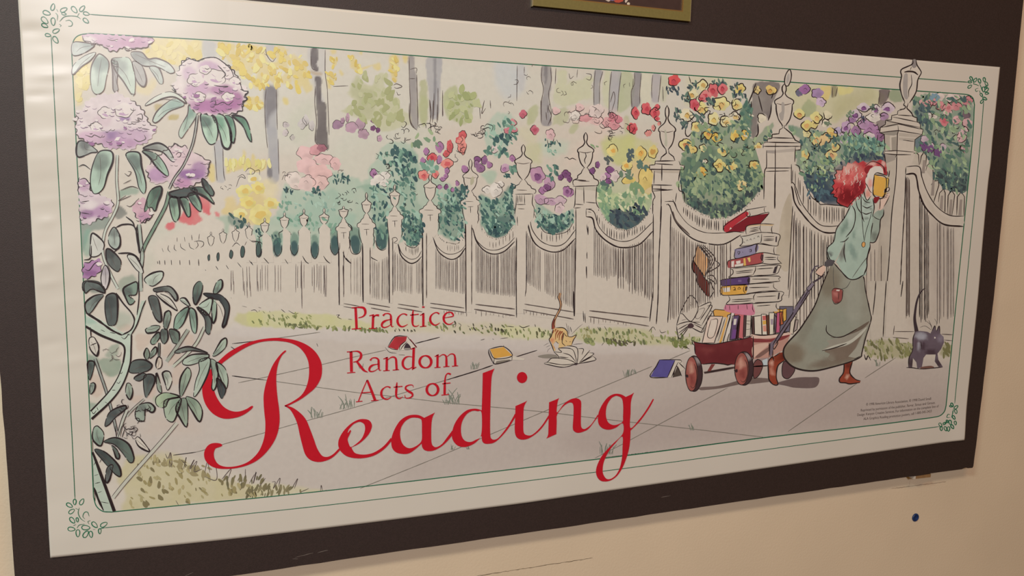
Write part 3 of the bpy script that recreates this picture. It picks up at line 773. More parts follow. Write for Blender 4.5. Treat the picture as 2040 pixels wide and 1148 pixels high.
word(serif('150,795 158,1115/46;85,800 165,797/15;150,795 250,790 305,825 303,890 250,945 185,960/14,16,34,40,26,12;245,955 310,1040 360,1095 415,1120/34,42,38,10;88,1132 217,1121/14'
 '|452,935 485,898 540,893 580,920 585,980 590,1060 605,1095 626,1083/32,16,18,30,36,36,24,8;580,990 490,1010 445,1050 440,1095 475,1110 530,1095 580,1060/10,18,34,34,20,14,10'
 '|715,885 712,1092/38;660,914 728,882/14;725,930 780,887 828,882 858,912 865,1000 870,1082/10,16,28,36,36,36;657,1098 760,1091/14;807,1088 908,1079/14'
 '|1140,732 1128,1065/40;1088,756 1162,732/14;1110,1080 1178,1038/16;1115,880 1060,872 1005,892 968,950 972,1020 1010,1063 1060,1070 1115,1040/10,14,28,38,38,28,18,10'
 '|' + ring(1323, 955, 92, 95) +
 '|1515,845 1512,1040/36;1470,873 1532,841/14;1530,882 1590,843 1633,852 1652,890 1655,1028/10,14,28,36,36;1662,877 1720,833 1768,838 1788,880 1795,1018/10,14,28,36,36;1465,1048 1562,1041/14;1605,1036 1702,1027/14;1742,1026 1838,1018/14'), 'red serif word Random')
T(680, 670, 7.916)
word(serif('405,686 330,860 268,1022/14,17,18;405,690 470,850 530,1008/34,40,44;320,891 465,880/16;228,1033 330,1021/14;468,1017 585,1007/14'
 '|772,812 740,795 700,797 645,840 627,900 645,960 700,993 745,985 790,950/28,16,16,30,38,34,22,16,6'
 '|875,725 868,800 862,930 885,975 925,980 967,948/14,32,38,30,20,6;822,803 962,788/16'
 '|1130,805 1125,772 1070,768 1018,792 1012,830 1060,868 1113,900 1118,940 1070,972 1010,970 998,922/8,14,18,26,32,38,34,24,18,14,8'
 '|' + ring(1434, 840, 90, 94) +
 '|1722,602 1690,585 1655,600 1635,660 1628,760 1625,915/30,18,24,34,38,38;1590,749 1718,735/16;1575,928 1695,916/14'), 'red serif words Acts of')

# ================================================================== hedge behind the fence (washes)
HG, HG2, HD, HDD = (134, 164, 140), (158, 182, 158), (88, 126, 108), (58, 88, 88)
T(500, 280)
wpoly('20,650 200,560 230,480 260,330 400,400 560,400 620,250 760,270 850,330 960,100 1090,0 1250,60 1280,180 1440,300 1560,380 1620,500 1620,700 1560,770 1440,720 1300,700 1250,810 1180,760 1040,830 960,800 860,850 780,850 700,800 500,880 340,870 200,860 80,880 40,800', HG2, 0.9, 3, 7, 18, 0.4)
wpoly('480,420 640,380 700,470 640,560 780,560 760,700 620,660 500,680 360,660 250,620 230,560 330,580 400,520', (150, 178, 156), 0.8, 5, 8, 18, 0.4)
wpoly('800,360 960,330 1060,560 1040,800 960,780 940,620 880,400', HG, 0.85, 4, 6, 16, 0.4); wpoly('1100,100 1250,80 1280,200 1260,420 1300,520 1300,680 1180,700 1150,560 1110,420 1130,260', HG, 0.85, 4, 8, 18, 0.5)
wpoly('1440,480 1560,360 1630,400 1620,640 1560,760 1460,720 1430,600', HD, 0.75, 4, 6, 14, 0.4)
wpoly('1180,650 1300,600 1310,740 1240,815 1180,770', HD, 0.8, 4, 5, 12, 0.4)
wpoly('1740,420 1780,430 1860,460 1980,360 1990,600 1960,690 1880,735 1800,720 1760,640', HD, 0.85, 4, 5, 14, 0.4)
wpoly('1790,600 1990,520 1985,660 1900,735 1800,700', HDD, 0.7, 8, 5, 14, 0.4)
for x, y, rx, ry in ((60, 850, 24, 42), (200, 815, 34, 70), (330, 825, 30, 58), (486, 835, 30, 68), (640, 800, 36, 75), (795, 795, 40, 76), (995, 770, 44, 70)):
    wblob(x, y - 60, rx * 1.1, ry, HD, 0.7, 0, 0.35); wblob(x, y, rx, ry, HDD, 0.95, 0, 0.12, 0.2)
T(740, 200)
wpoly('880,200 960,100 1060,110 1120,260 1060,300 1010,420 900,400 870,330', (158, 182, 158), 0.85, 4, 7, 16, 0.5)
wpoly('1280,300 1480,320 1470,400 1380,430 1290,380', (176, 192, 166), 0.7, 8, 7, 16); wpoly('1180,340 1290,320 1290,470 1240,490 1180,430', (186, 184, 130), 0.7, 8, 6, 16)
wpoly('1110,230 1240,200 1260,280 1180,340', (196, 188, 146), 0.6, 8, 6, 16); wpoly('840,560 940,540 950,620 900,650', (150, 178, 150), 0.8, 4, 5, 14)
wpoly('830,740 870,740 960,765 1060,680 1085,800 1080,920 1060,1000 1000,1035 920,1035 860,990 835,900', HG, 0.95, 2, 4, 12, 0.3); wpoly('870,960 960,880 1080,900 1060,1000 1000,1035 920,1035', HDD, 0.75, 5, 5, 12)
wpoly('1250,800 1330,820 1400,880 1480,860 1540,840 1540,920 1460,1000 1380,1015 1300,980 1255,900', HG, 0.95, 2, 5, 12, 0.3); wpoly('1300,960 1400,940 1520,920 1460,1000 1380,1015', HDD, 0.85, 3, 4, 10)
wpoly('1480,480 1600,300 1800,200 1780,340 1700,480 1640,440 1560,480', (212, 186, 166), 0.55, 10, 6, 20); wpoly('1500,80 1600,40 1800,60 1920,130 1930,200 1800,230 1680,190 1560,180', (220, 180, 168), 0.7, 8, 8, 16, 0.5)
wpoly('1760,300 1990,260 1990,420 1900,500 1800,420', (184, 184, 106), 0.8, 6, 7, 18)
T(1000, 280)
wpoly('725,340 800,330 860,400 1000,380 1150,420 1130,540 1040,640 960,682 880,672 800,612 740,520', (150, 168, 118), 0.95, 2, 5, 12, 0.3); wpoly('720,340 800,350 800,560 740,520', (120, 152, 116), 0.8, 5, 5, 12)
wpoly('800,580 880,500 960,540 1000,480 1115,540 1040,640 955,682 860,665 800,612', (62, 74, 82), 0.95, 2, 6, 10, 0.15)
wpoly('1000,60 1150,200 1140,420 1040,370 980,200', (216, 178, 92), 0.75, 6, 8, 18, 0.5); wpoly('740,340 900,250 960,330 1000,400 880,420 800,470', (170, 180, 124), 0.7, 6, 8, 14, 0.5)
wpoly('1360,200 1500,100 1700,60 1990,60 1995,330 1950,400 1860,500 1750,575 1620,592 1510,550 1400,482 1358,330', (112, 132, 98), 0.95, 2, 5, 14, 0.3)
wpoly('1400,430 1500,470 1700,480 1960,350 1950,400 1860,500 1740,577 1620,592 1500,545 1400,482', (74, 88, 84), 0.85, 5, 6, 12)
T(1160, 150, 4.9925)
wpoly('970,1148 975,880 1060,640 1130,520 1300,480 1540,440 1590,300 1680,280 1680,620 1880,470 1875,600 1790,700 1830,850 1800,1000 1760,1148', (118, 138, 104), 0.95, 2, 7, 14, 0.35)
wpoly('1590,300 1680,270 1670,500 1640,680 1570,560', (78, 112, 92), 0.85, 3, 5, 12); wpoly('980,880 1120,760 1300,700 1300,860 1200,1000 980,1100', (74, 98, 84), 0.7, 8, 7, 16)
wpoly('1060,30 1300,20 1480,80 1500,260 1250,330 1040,300 1040,150', (196, 184, 132), 0.5, 8, 7, 16)
wpoly('220,680 400,620 600,640 740,700 740,880 600,860 400,860 240,800', (186, 180, 108), 0.85, 5, 8, 18, 0.4)
T(1560, 170, 4.9925)
wpoly('40,400 200,420 300,450 480,480 560,500 700,470 1005,540 1010,700 900,760 760,740 620,760 520,820 480,900 520,1080 600,1148 300,1148 210,1000 220,880 130,780 120,640 180,570 120,500', (104, 128, 100), 0.95, 2, 6, 14, 0.35)
wpoly('220,880 400,860 520,820 620,760 760,700 1010,660 1010,740 900,800 500,900 560,1148 300,1148 210,1000', (56, 66, 74), 0.85, 6, 6, 14); wpoly('640,500 1000,560 1005,660 860,660 660,700 580,600', (92, 128, 106), 0.7, 6, 6, 14)
wpoly('1310,540 1290,300 1340,110 1860,120 1895,200 1900,300 1880,500 1850,800 1820,1090 1700,1080 1600,1020 1500,920 1430,760 1400,670 1310,650', (112, 132, 106), 0.95, 2, 6, 14, 0.35)
wpoly('1440,740 1600,700 1860,760 1820,1090 1700,1080 1600,1020 1500,900', (82, 106, 90), 0.8, 8, 6, 14); wpoly('1330,210 1440,220 1420,340 1340,380', (82, 100, 92), 0.8, 5, 5, 10)
wpoly('1520,940 1660,900 1840,960 1820,1090 1700,1075 1600,1020', (60, 70, 66), 0.7, 8, 6, 12); wpoly('1310,530 1380,530 1400,640 1320,650', (70, 92, 104), 0.8, 3, 4, 10)
T(1520, 280)
wpoly('320,330 460,300 540,420 600,500 480,490 380,420', (52, 66, 78), 0.9, 3, 5, 10)
# hollows of white picket panels are left as paper; a few grey shadow washes on the woodwork
P0(); REF = np.array([190, 172, 148.0])
wpoly('1600,420 1700,520 1690,700 1600,690', (180, 162, 138), 0.5, 20, 5, 30); wpoly('1730,460 1800,470 1760,670 1730,680', (168, 150, 128), 0.6, 10, 4, 30)

# ================================================================== printed fence
WHITE = PAPER * 0.985
def holder(name, label):
    e = bpy.data.objects.new(name, None); COL.objects.link(e); e.parent = poster
    e.matrix_parent_inverse = Matrix.Translation(-Vector(poster.location)); e['label'] = label
    return e
fence = holder('printed_fence', 'drawn white picket fence with urn topped posts')

def wob(p, a, r):
    p = np.asarray(p, float); return p + r.uniform(-a, a, p.shape)
def urn(b, x, yt, yr, yb, hw, w=1.5, line=True, tilt=0.0):
    h = yb - yr; g = yr - yt
    R = [(0, yt), (.2, yt + .18*g), (.2, yt + .4*g), (.1, yt + .55*g), (.32, yt + .75*g), (.8, yt + .9*g), (1.0, yr), (.98, yr + .1*h), (.86, yr + .14*h), (.82, yr + .4*h), (.6, yr + .72*h), (.25, yr + .93*h), (.12, yb)]
    rt = [(x + a*hw + tilt*(yb-y), y) for a, y in R]; lf = [(x - a*hw + tilt*(yb-y), y) for a, y in R[::-1]]
    b.fill(rt + lf[:-1], WHITE, mott=0.01)
    b.ink(rt, w); b.ink(lf[::-1], w)
    if line: b.ink([(x - .8*hw + tilt*h, yr + .1*h), (x + tilt*h, yr + .16*h), (x + .75*hw + tilt*h, yr + .1*h)], w * .7, INK2)
def cap(b, x, y0, y1, hw, w=1.5, asym=1.0):
    h = y1 - y0
    R = [(.12, y0), (.3, y0 + .2*h), (.34, y0 + .3*h), (.6, y0 + .45*h), (.64, y0 + .6*h), (.95, y0 + .72*h), (1.0, y0 + .82*h), (.98, y0 + .95*h), (.85, y1)]
    rt = wob([(x + a*hw*asym, y) for a, y in R], .02*hw, b.r); lf = wob([(x - a*hw, y) for a, y in R[::-1]], .02*hw, b.r)
    b.fill(np.vstack([rt, lf]), WHITE, smooth=False, mott=0.01)
    b.ink(rt, w, smooth=False); b.ink(lf, w, smooth=False)
    b.ink([(x - .55*hw, y0 + .74*h), (x + .3*hw, y0 + .76*h)], w*.8, INK2)
def pickets(b, top, bot, n, w=1.0, col=None, jit=6, skip=0.1):
    t = np.asarray(top, float); o = np.asarray(bot, float)
    xs = np.linspace(max(t[0, 0], o[0, 0]), min(t[-1, 0], o[-1, 0]), n)
    for x in xs:
        if b.r.rand() < skip: continue
        x += b.r.uniform(-.25, .25) * (xs[1]-xs[0]) if n > 1 else 0
        y0, y1 = np.interp(x, t[:, 0], t[:, 1]), np.interp(x, o[:, 0], o[:, 1])
        y0 += b.r.uniform(0, jit); y1 -= b.r.uniform(0, jit * 3)
        if y1 - y0 < 4: continue
        b.ink([(x, y0), (x + b.r.uniform(-1.5, 1.5), (y0+y1)/2), (x + b.r.uniform(-1.5, 1.5), y1)], w * b.r.uniform(.75, 1.2), INK2 if col is None else col)
L = lambda s: [tuple(map(float, q.split(','))) for q in s.split()]

# ---- far end: only urns, gaps and a few strokes
b = Part('fence_panel', 0.36, fence)
T(0, 280)
for x, yt, yr, yb, hw in ((1608, 695, 740, 805, 26), (1700, 672, 712, 785, 28), (1796, 652, 700, 772, 28), (1897, 620, 680, 755, 28)):
    urn(b, x, yt, yr, yb, hw, 1.1, False)
b.lines('1235,820 1245,850;1285,800 1280,830 1298,852;1330,795 1328,825 1345,842;1375,785 1380,815 1415,838;1440,780 1450,815 1480,830;1480,770 1520,765 1550,775 1550,800 1530,815;1500,770 1510,800 1490,825;1350,740 1350,770;1405,735 1410,770;1460,720 1465,760;1520,712 1515,760;1770,810 1800,780 1830,800;1865,800 1880,770;1900,755 1930,775 1960,770', 1.1)
for x, h in ((1200, 20), (1215, 30), (1255, 34), (1305, 38), (1370, 36), (1443, 38), (1513, 50)):
    b.ink([(x, 930 - h/2), (x + 3, 930 + h/2)], 1.8)
for x, y, ry in ((1592, 893, 26), (1662, 886, 32), (1762, 870, 36), (1850, 848, 46), (1970, 830, 56)):
    b.dab(x, y, 8 + (x - 1592) * .028, ry, (74, 96, 92), 3, .12, 10, line=1.2)
b.lines('1565,985 1568,992;1645,958 1662,985;1723,950 1742,980;1810,930 1838,965;1900,915 1928,950', 1.6)
b.lines('1762,990 1760,1148;1775,990 1778,1100;1850,970 1855,1148;1880,960 1885,1120;1900,960 1905,1148;1960,960 1962,1148;1985,980 1985,1148', .9, INK2)
T(0, 560)
b.lines('1762,0 1765,70;1782,0 1782,100;1860,0 1865,110;1880,0 1885,130;1905,0 1912,120;1965,0 1970,80;1760,125 1764,132;1845,190 1880,198;1970,200 1990,205', .9, INK2)
b.done(label='far end of the fence with small urns')

T(500, 280)
b = Part('fence_panel', 0.36, fence)
for x, yt, yr, yb, hw in ((105, 590, 640, 705, 33), (255, 545, 598, 672, 36), (403, 520, 582, 658, 36), (557, 515, 578, 640, 38)):
    urn(b, x, yt, yr, yb, hw, 1.3)
    b.ink([(x + 4, yb), (x + 14, yb + 12), (x + 40, yb + 26), (x + 52, yb + 48)], 1.2); b.ink([(x - 4, yb), (x - 20, yb + 20), (x - 42, yb + 34), (x - 38, yb + 70)], 1.2)
for x, yb_, l_, r_ in ((20, 720, -30, 38), (105, 705, 84, 166), (255, 672, 240, 302), (403, 658, 362, 456), (557, 640, 518, 606)):
    b.fill([(x - 8, yb_ - 4), (x + 8, yb_ - 4), (min(r_, x + 48), yb_ + 34), (r_ - 4, yb_ + 70), (r_ + 6, 930), (l_ - 6, 930), (l_ + 4, yb_ + 70), (max(l_, x - 46), yb_ + 34)], WHITE, smooth=False, mott=.01)
for x, y, rx, ry in ((60, 850, 22, 40), (205, 830, 30, 52), (330, 825, 30, 50), (486, 840, 30, 62), (640, 815, 36, 58)):
    b.ink([(x - rx, y - ry*.6), (x - rx*.9, y + ry*.3), (x, y + ry), (x + rx*.9, y + ry*.3), (x + rx, y - ry*.6)], 1.3)
b.lines('0,925 15,950;97,895 135,938;258,905 282,942;392,880 415,920 440,940;552,880 575,915 603,938;700,850 720,900 760,938;5,765 70,775 85,790;735,630 765,655 770,690', 1.7)
for x0, x1, n in ((45, 130, 5), (180, 250, 4), (340, 400, 4), (465, 570, 7), (665, 720, 2)):
    pickets(b, [(x0, 940), (x1, 940)], [(x0, 1180), (x1, 1200)], n, .9, jit=25)
b.lines('383,915 388,1280;558,950 565,1190;700,950 708,1170', 1.5, INK2)
b.done(label='fence bays with small urns over dark green gaps')

# ---- middle posts
def shaft(b, xl, xr, y0, y1, wl=2.2, wr=1.5):
    b.fill([(xl, y0), (xr, y0), (xr, y1), (xl, y1)], WHITE, smooth=False, mott=0.01)
    b.ink([(xl, y0), (xl + 2, (y0+y1)/2), (xl + 4, y1)], wl); b.ink([(xl + 5, y0+40), (xl + 8, y1)], .8, INK2)
    if wr: b.ink([(xr, y0 + 30), (xr, y1 - 60)], wr)
B0 = 1071.6
def panel(top, y1):
    b = Part('fence_panel', 0.36, fence)
    b.fill(top + [(top[-1][0], y1[1]), (top[0][0], y1[0])], WHITE, smooth=False, mott=0.01)
    return b
def swag(b, upper, lower, w=1.8):
    b.fill(upper + lower[::-1], WHITE, smooth=False, mott=0.01)
    b.ink(lower, w * 1.25); b.ink(upper, w * .75)
# bay 8-9
b = panel(L('745,690 760,800 780,860 810,868 835,840 845,760'), (1250, 1265))
b.ink('700,850 730,905 765,938', 2); pickets(b, [(760, 900), (845, 880)], [(760, B0 + 110), (845, B0 + 130)], 7, .9)
b.lines('745,700 760,840 795,868 830,850 842,790', 1.4); b.lines('705,1243 825,1264;705,1266 800,1281', 1.6, INK2)
b.done()
b = panel(L('945,690 955,790 990,838 1030,825 1045,760'), (1280, 1300))
pickets(b, L('905,880 960,930 1040,880'), [(905, B0 + 140), (1045, B0 + 160)], 14, 1.0); b.ink('895,850 915,890 965,918', 1.8); b.lines('948,760 965,815 1000,838 1030,825', 1.6)
b.lines('880,1242 1060,1272;915,1277 1060,1304', 2, INK2)
b.done()
b = panel(L('1160,700 1180,780 1230,815 1280,790 1305,730'), (1270, 1310))
b.lines('1172,780 1185,800 1240,818 1290,785', 1.4); pickets(b, L('1180,805 1235,820 1290,800'), L('1180,850 1235,885 1290,850'), 9, 1.3, INK, 4)
swag(b, L('1118,780 1150,860 1215,905 1270,890 1300,840'), L('1120,790 1145,880 1210,935 1260,925 1300,885'))
pickets(b, L('1090,840 1145,890 1215,945 1300,900'), [(1090, B0 + 90), (1300, B0 + 110)], 18, 1.0); b.lines('1120,1247 1280,1272;1115,1274 1305,1307', 1.9, INK2); b.lines('1075,760 1078,745 1105,740 1115,760 1090,780 1115,785', 1.3)
b.done()
b = panel(L('1410,690 1440,740 1480,770 1560,785 1610,760 1635,720'), (1310, 1340))
pickets(b, L('1410,690 1440,740 1480,770 1560,785 1610,760 1632,720'), L('1410,700 1440,752 1480,782 1560,797 1610,772 1632,732'), 26, 1.6, INK, 1)
pickets(b, L('1500,795 1580,795'), L('1500,850 1580,845'), 6, 1.0)
swag(b, L('1385,735 1420,810 1480,860 1545,865 1600,840 1632,800'), L('1390,745 1425,840 1480,890 1535,907 1590,880 1632,820'))
pickets(b, L('1405,820 1480,900 1540,912 1635,840'), [(1405, B0 + 60), (1635, B0 + 110)], 24, 1.0); b.lines('1365,1240 1625,1277;1365,1272 1640,1312', 2, INK2); pickets(b, L('1470,1290 1640,1312'), L('1470,1330 1640,1345'), 9, 1.3, None, 6)
b.done()
b = panel(L('1765,650 1800,720 1870,748 1940,725 1990,660 2010,640'), (1320, 1360))
pickets(b, L('1760,670 1800,722 1870,750 1940,725 2005,650'), L('1760,682 1800,735 1870,762 1940,737 2005,662'), 22, 1.3, INK, 1)
pickets(b, L('1760,760 1860,775 1990,690'), L('1800,830 1860,830 1990,760'), 9, 1.2)
swag(b, L('1685,665 1720,760 1790,825 1870,835 1950,800 2010,740'), L('1690,670 1720,770 1780,840 1850,866 1930,845 2010,770'))
pickets(b, L('1715,780 1790,850 1850,870 2010,800'), [(1715, B0 + 90), (2010, B0 + 130)], 32, 1.1); b.lines('1710,1249 2010,1285;1700,1286 2010,1336', 2.2, INK2); pickets(b, L('1720,1290 2010,1338'), L('1720,1345 2010,1360'), 10, 1.2, None, 8)
b.done()

def post(x, yt, yr, yb, hw, yc, chw, xl, xr, ybot, z=0.46, lab=None):
    b = Part('fence_post', z, fence)
    b.fill([(x - chw*.8, yc - 20), (x + chw*.75, yc - 20), (max(xr, x + chw*.7), yc + 150), (xr, yc + 260), (xr, ybot), (xl, ybot), (xl, yc + 150)], WHITE, smooth=False, mott=0.01)
    shaft(b, xl, xr, yc + 120, ybot)
    b.ink([(x - chw*.85, yc), (x - chw*.78, yc + 60), (xl, yc + 130)], 1.3); 
    b.ink(wob([(x + chw*.8, yc + k*18) for k in range(9)], 5, b.r), 1.5)
    cap(b, x, yb, yc, chw); urn(b, x, yt, yr, yb, hw)
    b.lines('%g,%g %g,%g;%g,%g %g,%g' % (x - 20, yc + 14, x + 22, yc + 12, x, yc + 14, x + 2, yc + 60), 1.3)
    return b
b = post(705, 500, 532, 592, 38, 690, 58, 668, 706, 1255); b.done()
post(880, 395, 480, 556, 38, 665, 70, 850, 908, 1235).done()
post(1095, 335, 408, 505, 40, 600, 68, 1050, 1080, 1240).done()
post(1365, 255, 345, 460, 48, 555, 82, 1306, 1338, 1262).done()
b = post(1672, 140, 270, 385, 58, 492, 74, 1634, 1682, 1310)
b.dab(1685, 310, 14, 34, (176, 168, 138), 8); b.done()

T(1000, 280)
# bays 13-14, 14-15, 15-16
b = panel(L('230,500 260,600 300,680 350,710 430,712 500,690 550,600 560,520'), (1340, 1380))
b.ink('245,560 300,670 340,705 420,715 500,690 545,620', 1.3); pickets(b, L('300,690 340,712 420,716 545,650'), L('300,760 340,775 420,778 545,690'), 12, 1.4, INK, 3)
swag(b, L('150,570 205,575 230,680 300,770 400,805 480,780 560,680'), L('150,598 185,600 225,740 280,810 380,850 470,832 560,745'), 1.9)
b.lines('150,570 150,600', 1.6); pickets(b, L('190,700 270,820 380,860 555,760'), [(190, B0 + 30), (555, B0 + 220)], 30, 1.2)
b.lines('170,1247 545,1308;160,1290 545,1362', 2, INK2); pickets(b, L('165,1290 370,1325'), L('165,1330 370,1350'), 9, 1.3, None, 6); b.lines('545,1150 548,1340', 2)
b.done()
b = panel(L('725,440 740,520 800,612 880,672 960,682 1040,640 1110,560 1150,460'), (1400, 1420))
pickets(b, L('735,520 800,615 880,672 960,682 1040,640 1110,560 1148,480'), L('735,535 800,628 880,686 960,695 1040,653 1110,573 1148,495'), 30, 1.8, INK, 1)
pickets(b, L('720,560 800,660 900,700 1090,640'), L('720,620 800,740 900,765 1090,690'), 20, 1.4, INK, 6)
swag(b, L('640,520 700,545 740,660 820,740 920,770 1020,740 1150,620'), L('640,580 690,595 715,680 790,762 900,815 1040,795 1150,690'), 2)
b.lines('640,525 640,580;640,525 685,520;655,545 680,548', 1.4)
pickets(b, L('690,630 790,775 900,825 1150,730'), L('690,1040 790,1080 900,1060 1150,1240'), 34, 1.3, None, 14); pickets(b, L('860,830 1150,740'), L('860,1130 1150,1230'), 14, 1.3)
b.lines('665,1298 1120,1350;660,1342 1120,1416', 2.2, INK2); pickets(b, L('670,1342 1040,1405'), L('670,1400 1040,1420'), 13, 1.4, None, 8); b.lines('645,640 655,720;648,850 646,900;644,960 645,1040', 1.4)
b.done()
b = panel(L('1350,420 1400,482 1510,550 1620,592 1750,575 1860,500 1960,400 1990,390 1990,600'), (1500, 1480))
pickets(b, L('1350,430 1400,485 1510,552 1620,592 1750,577 1860,502 1960,402'), L('1350,445 1400,500 1510,566 1620,606 1750,590 1860,516 1960,416'), 34, 1.8, INK, 1)
pickets(b, L('1380,500 1500,580 1640,610 1760,600'), L('1380,560 1500,660 1640,700 1760,690'), 22, 1.7, INK, 8)
swag(b, L('1240,465 1310,470 1340,540 1420,640 1540,700 1690,705 1800,690'), L('1250,490 1275,495 1330,630 1440,740 1560,785 1690,790 1820,720'), 1.8)
for p_ in ('1300,540 1330,620 1430,720', ): b.ink(p_, 3.0, INK2)
pickets(b, L('1280,640 1440,760 1560,800 1740,770'), L('1280,1380 1440,1300 1560,1240 1740,1150'), 30, 1.6); 
b.done()

b = Part('fence_post', 0.46, fence)          # post 13
b.fill('75,400 245,400 245,480 240,590 200,640 180,740 180,1320 108,1320 105,560 95,480', WHITE, smooth=False, mott=0.01)
cap(b, 162, 300, 405, 95); urn(b, 162, 30, 155, 300, 65, 1.9)
b.lines('100,410 235,408;110,415 105,500 95,560;235,410 230,480 245,520 240,590;170,415 172,485;120,420 120,480;135,418 138,470;150,418 150,470;110,488 180,488;120,520 170,522;115,580 118,650', 1.4)
b.ink('110,740 108,1060 110,1350', 1.9); b.ink('185,690 185,1080 175,1190', 1.4); b.done()
b = Part('fence_post', 0.46, fence)          # post 14
b.fill('540,330 725,330 725,480 740,520 690,590 645,640 640,1320 555,1320 562,700 545,520 555,480', WHITE, smooth=False, mott=0.01)
cap(b, 637, 205, 345, 98, 2.0); urn(b, 637, -62, 72, 210, 62, 2.2)
b.fill('560,352 620,352 620,380 560,372', (178, 164, 142), smooth=False); b.fill('620,352 718,352 716,385 625,375', (184, 170, 148), smooth=False)
b.lines('555,300 640,305;540,350 730,345;560,355 555,480 545,515;720,350 718,470 740,520;622,355 624,480;555,485 620,490;640,470 720,478;550,515 600,512;632,90 640,120 628,150 636,178', 1.6)
b.ink('562,520 562,700 555,1150 552,1340', 1.8); b.lines('655,655 655,720;645,860 648,900;640,960 645,1050;618,1300 622,1380;630,1320 635,1390', 1.5); b.done()
b = Part('fence_post', 0.46, fence)          # post 15
T(1160, 150, 4.9925)
b.fill('715,930 965,930 975,1060 985,1148 1000,1250 1060,1400 1060,2600 690,2600 690,1300 690,1090', WHITE, smooth=False, mott=0.01)
T(1000, 280)
b.fill('1150,330 1345,330 1345,380 1385,470 1290,560 1285,1370 1190,1400 1150,1330 1148,640 1140,520', WHITE, smooth=False, mott=0.01)
T(1160, 150, 4.9925)
b.fill('785,800 905,800 920,850 960,860 970,890 1015,895 1005,940 970,945 665,940 668,895 720,885 725,855 775,850', WHITE, smooth=False, mott=0.01)
b.fill('830,720 860,720 862,770 905,805 780,810 835,770', WHITE); urn(b, 842, 298, 535, 740, 84, 2.2)
b.fill('815,545 835,560 845,680 835,710 815,690 822,620', (172, 164, 138))
b.fill('715,945 790,945 790,980 715,965', (170, 152, 130), smooth=False); b.fill('800,945 965,945 960,975 800,970', (176, 158, 136), smooth=False)
b.lines('830,735 835,775 785,815 775,850;855,735 860,775 905,810 920,850;720,855 915,850;725,855 720,890 665,895;960,855 970,890 1015,900;668,895 668,935 1005,940;720,880 900,890;1015,900 1005,945;790,890 788,1050;715,950 710,1080;970,945 955,1050;690,1090 890,1095;690,1130 840,1138;690,1085 695,1148;980,1050 985,1148', 2.2, smooth=False)
T(1000, 280)
b.lines('1150,340 1145,380 1165,430 1150,460 1148,560;1345,330 1350,380 1385,400 1390,470;1210,340 1212,470 1205,620;1150,385 1300,375;1330,400 1320,470;1240,465 1290,470;1260,490 1285,500;1300,450 1340,540', 1.7)
b.lines('1152,560 1150,1148;1150,1148 1125,1380;1215,500 1195,900 1188,1200 1175,1400;1285,560 1275,1148 1262,1390', 1.9); b.done()

# ---- post 16 (behind the stack of books) and post 17 (rightmost)
T(1520, 0)
b = Part('fence_post', 0.46, fence)
b.fill('125,980 175,995 215,1010 240,1060 290,1085 285,1145 245,1150 250,1255 -10,1260 -15,1160 -10,1100 30,1085 35,1060 70,1040 75,1010', WHITE, smooth=False, mott=0.01)
b.fill('140,950 160,950 178,990 120,990', WHITE); urn(b, 160, 640, 770, 962, 72, 2.2)
b.fill('200,530 214,560 210,610 190,655 170,650 163,620 172,570', WHITE); b.ink('200,530 214,560 210,610 190,655 170,650 163,620 172,570', 2.0, closed=True)
b.fill('185,570 200,560 200,610 180,640 176,600', (160, 146, 130)); b.fill('140,785 160,785 162,850 150,920 135,920 120,870 140,850', (152, 138, 122))
b.lines('140,950 150,975 125,990 120,1020 70,1025 65,1055 35,1060 30,1085 5,1090;162,955 160,975 180,990 215,1020 245,1070 290,1090 285,1140 250,1145;0,1095 0,1140;65,1050 230,1055;30,1085 280,1090;95,1090 90,1145;0,1140 285,1145', 2, smooth=False)
T(1520, 280)
b.fill('-60,60 245,50 245,160 220,240 210,400 210,1180 75,1180 -10,1200 0,260', WHITE, smooth=False, mott=0.01)
b.fill('25,75 90,75 90,100 25,95', (150, 134, 118), smooth=False); b.fill('95,75 240,60 235,85 95,95', (168, 150, 130), smooth=False)
b.fill('150,520 215,420 210,900 170,1000 100,900 120,700', (176, 156, 128), blobs=[(190, 600, 40, 200, (166, 146, 118), .8)])
b.lines('0,45 285,45;25,75 25,200 10,240 5,420;245,50 240,165;92,50 92,240 90,520;15,210 215,210;20,235 195,232;90,240 85,520;215,180 215,330;8,250 5,450', 1.7)
b.ink('225,500 210,760 190,1140', 1.8); b.ink('240,540 225,900 195,1200', 1.4, INK2); b.done()

b = Part('fence_panel', 0.37, fence)          # bay 16-17, mostly behind the walking figure
b.fill('215,180 300,240 340,360 400,440 480,490 560,495 640,510 760,500 900,480 900,1515 760,1530 520,1560 180,1560 210,900', WHITE, smooth=False, mott=0.02, grid=14, blobs=[(840, 1100, 130, 600, (176, 156, 132), .8), (470, 1000, 150, 300, (180, 162, 136), .5)])
b.ink(wob(L('235,175 270,200 285,235 305,240 315,310 330,340 345,400 375,440 420,460 440,490 480,490 540,495 600,500 640,505'), 6, b.r), 1.8)
pickets(b, L('225,200 300,330 340,420 460,500 640,510'), L('225,330 300,480 340,560 460,640 640,640'), 22, 1.4, INK, 8)
swag(b, L('150,320 215,318 245,350 290,470 360,570 430,640 500,655 580,650'), L('150,350 215,352 240,470 300,560 370,640 440,690 500,705 580,700'), 2.2)
b.lines('150,320 150,352;235,345 270,470 290,500', 1.8)
pickets(b, L('235,560 370,680 480,720 560,720'), L('235,1450 370,1420 480,1400 560,1300'), 15, 1.5, jit=14)
pickets(b, L('245,600 480,760'), L('245,1250 480,1250'), 9, 1.6, INK, 20)
pickets(b, L('790,860 900,800'), L('790,1490 900,1480'), 5, 1.2); b.done()
T(1520, 560)
b = Part('fence_panel', 0.372, fence)
pickets(b, L('830,100 830,100 850,80'), L('830,450 840,460 850,460'), 2, 1.8, INK); b.lines('835,290 828,460;785,455 825,462', 1.6)
b.done()
T(1520, 280)
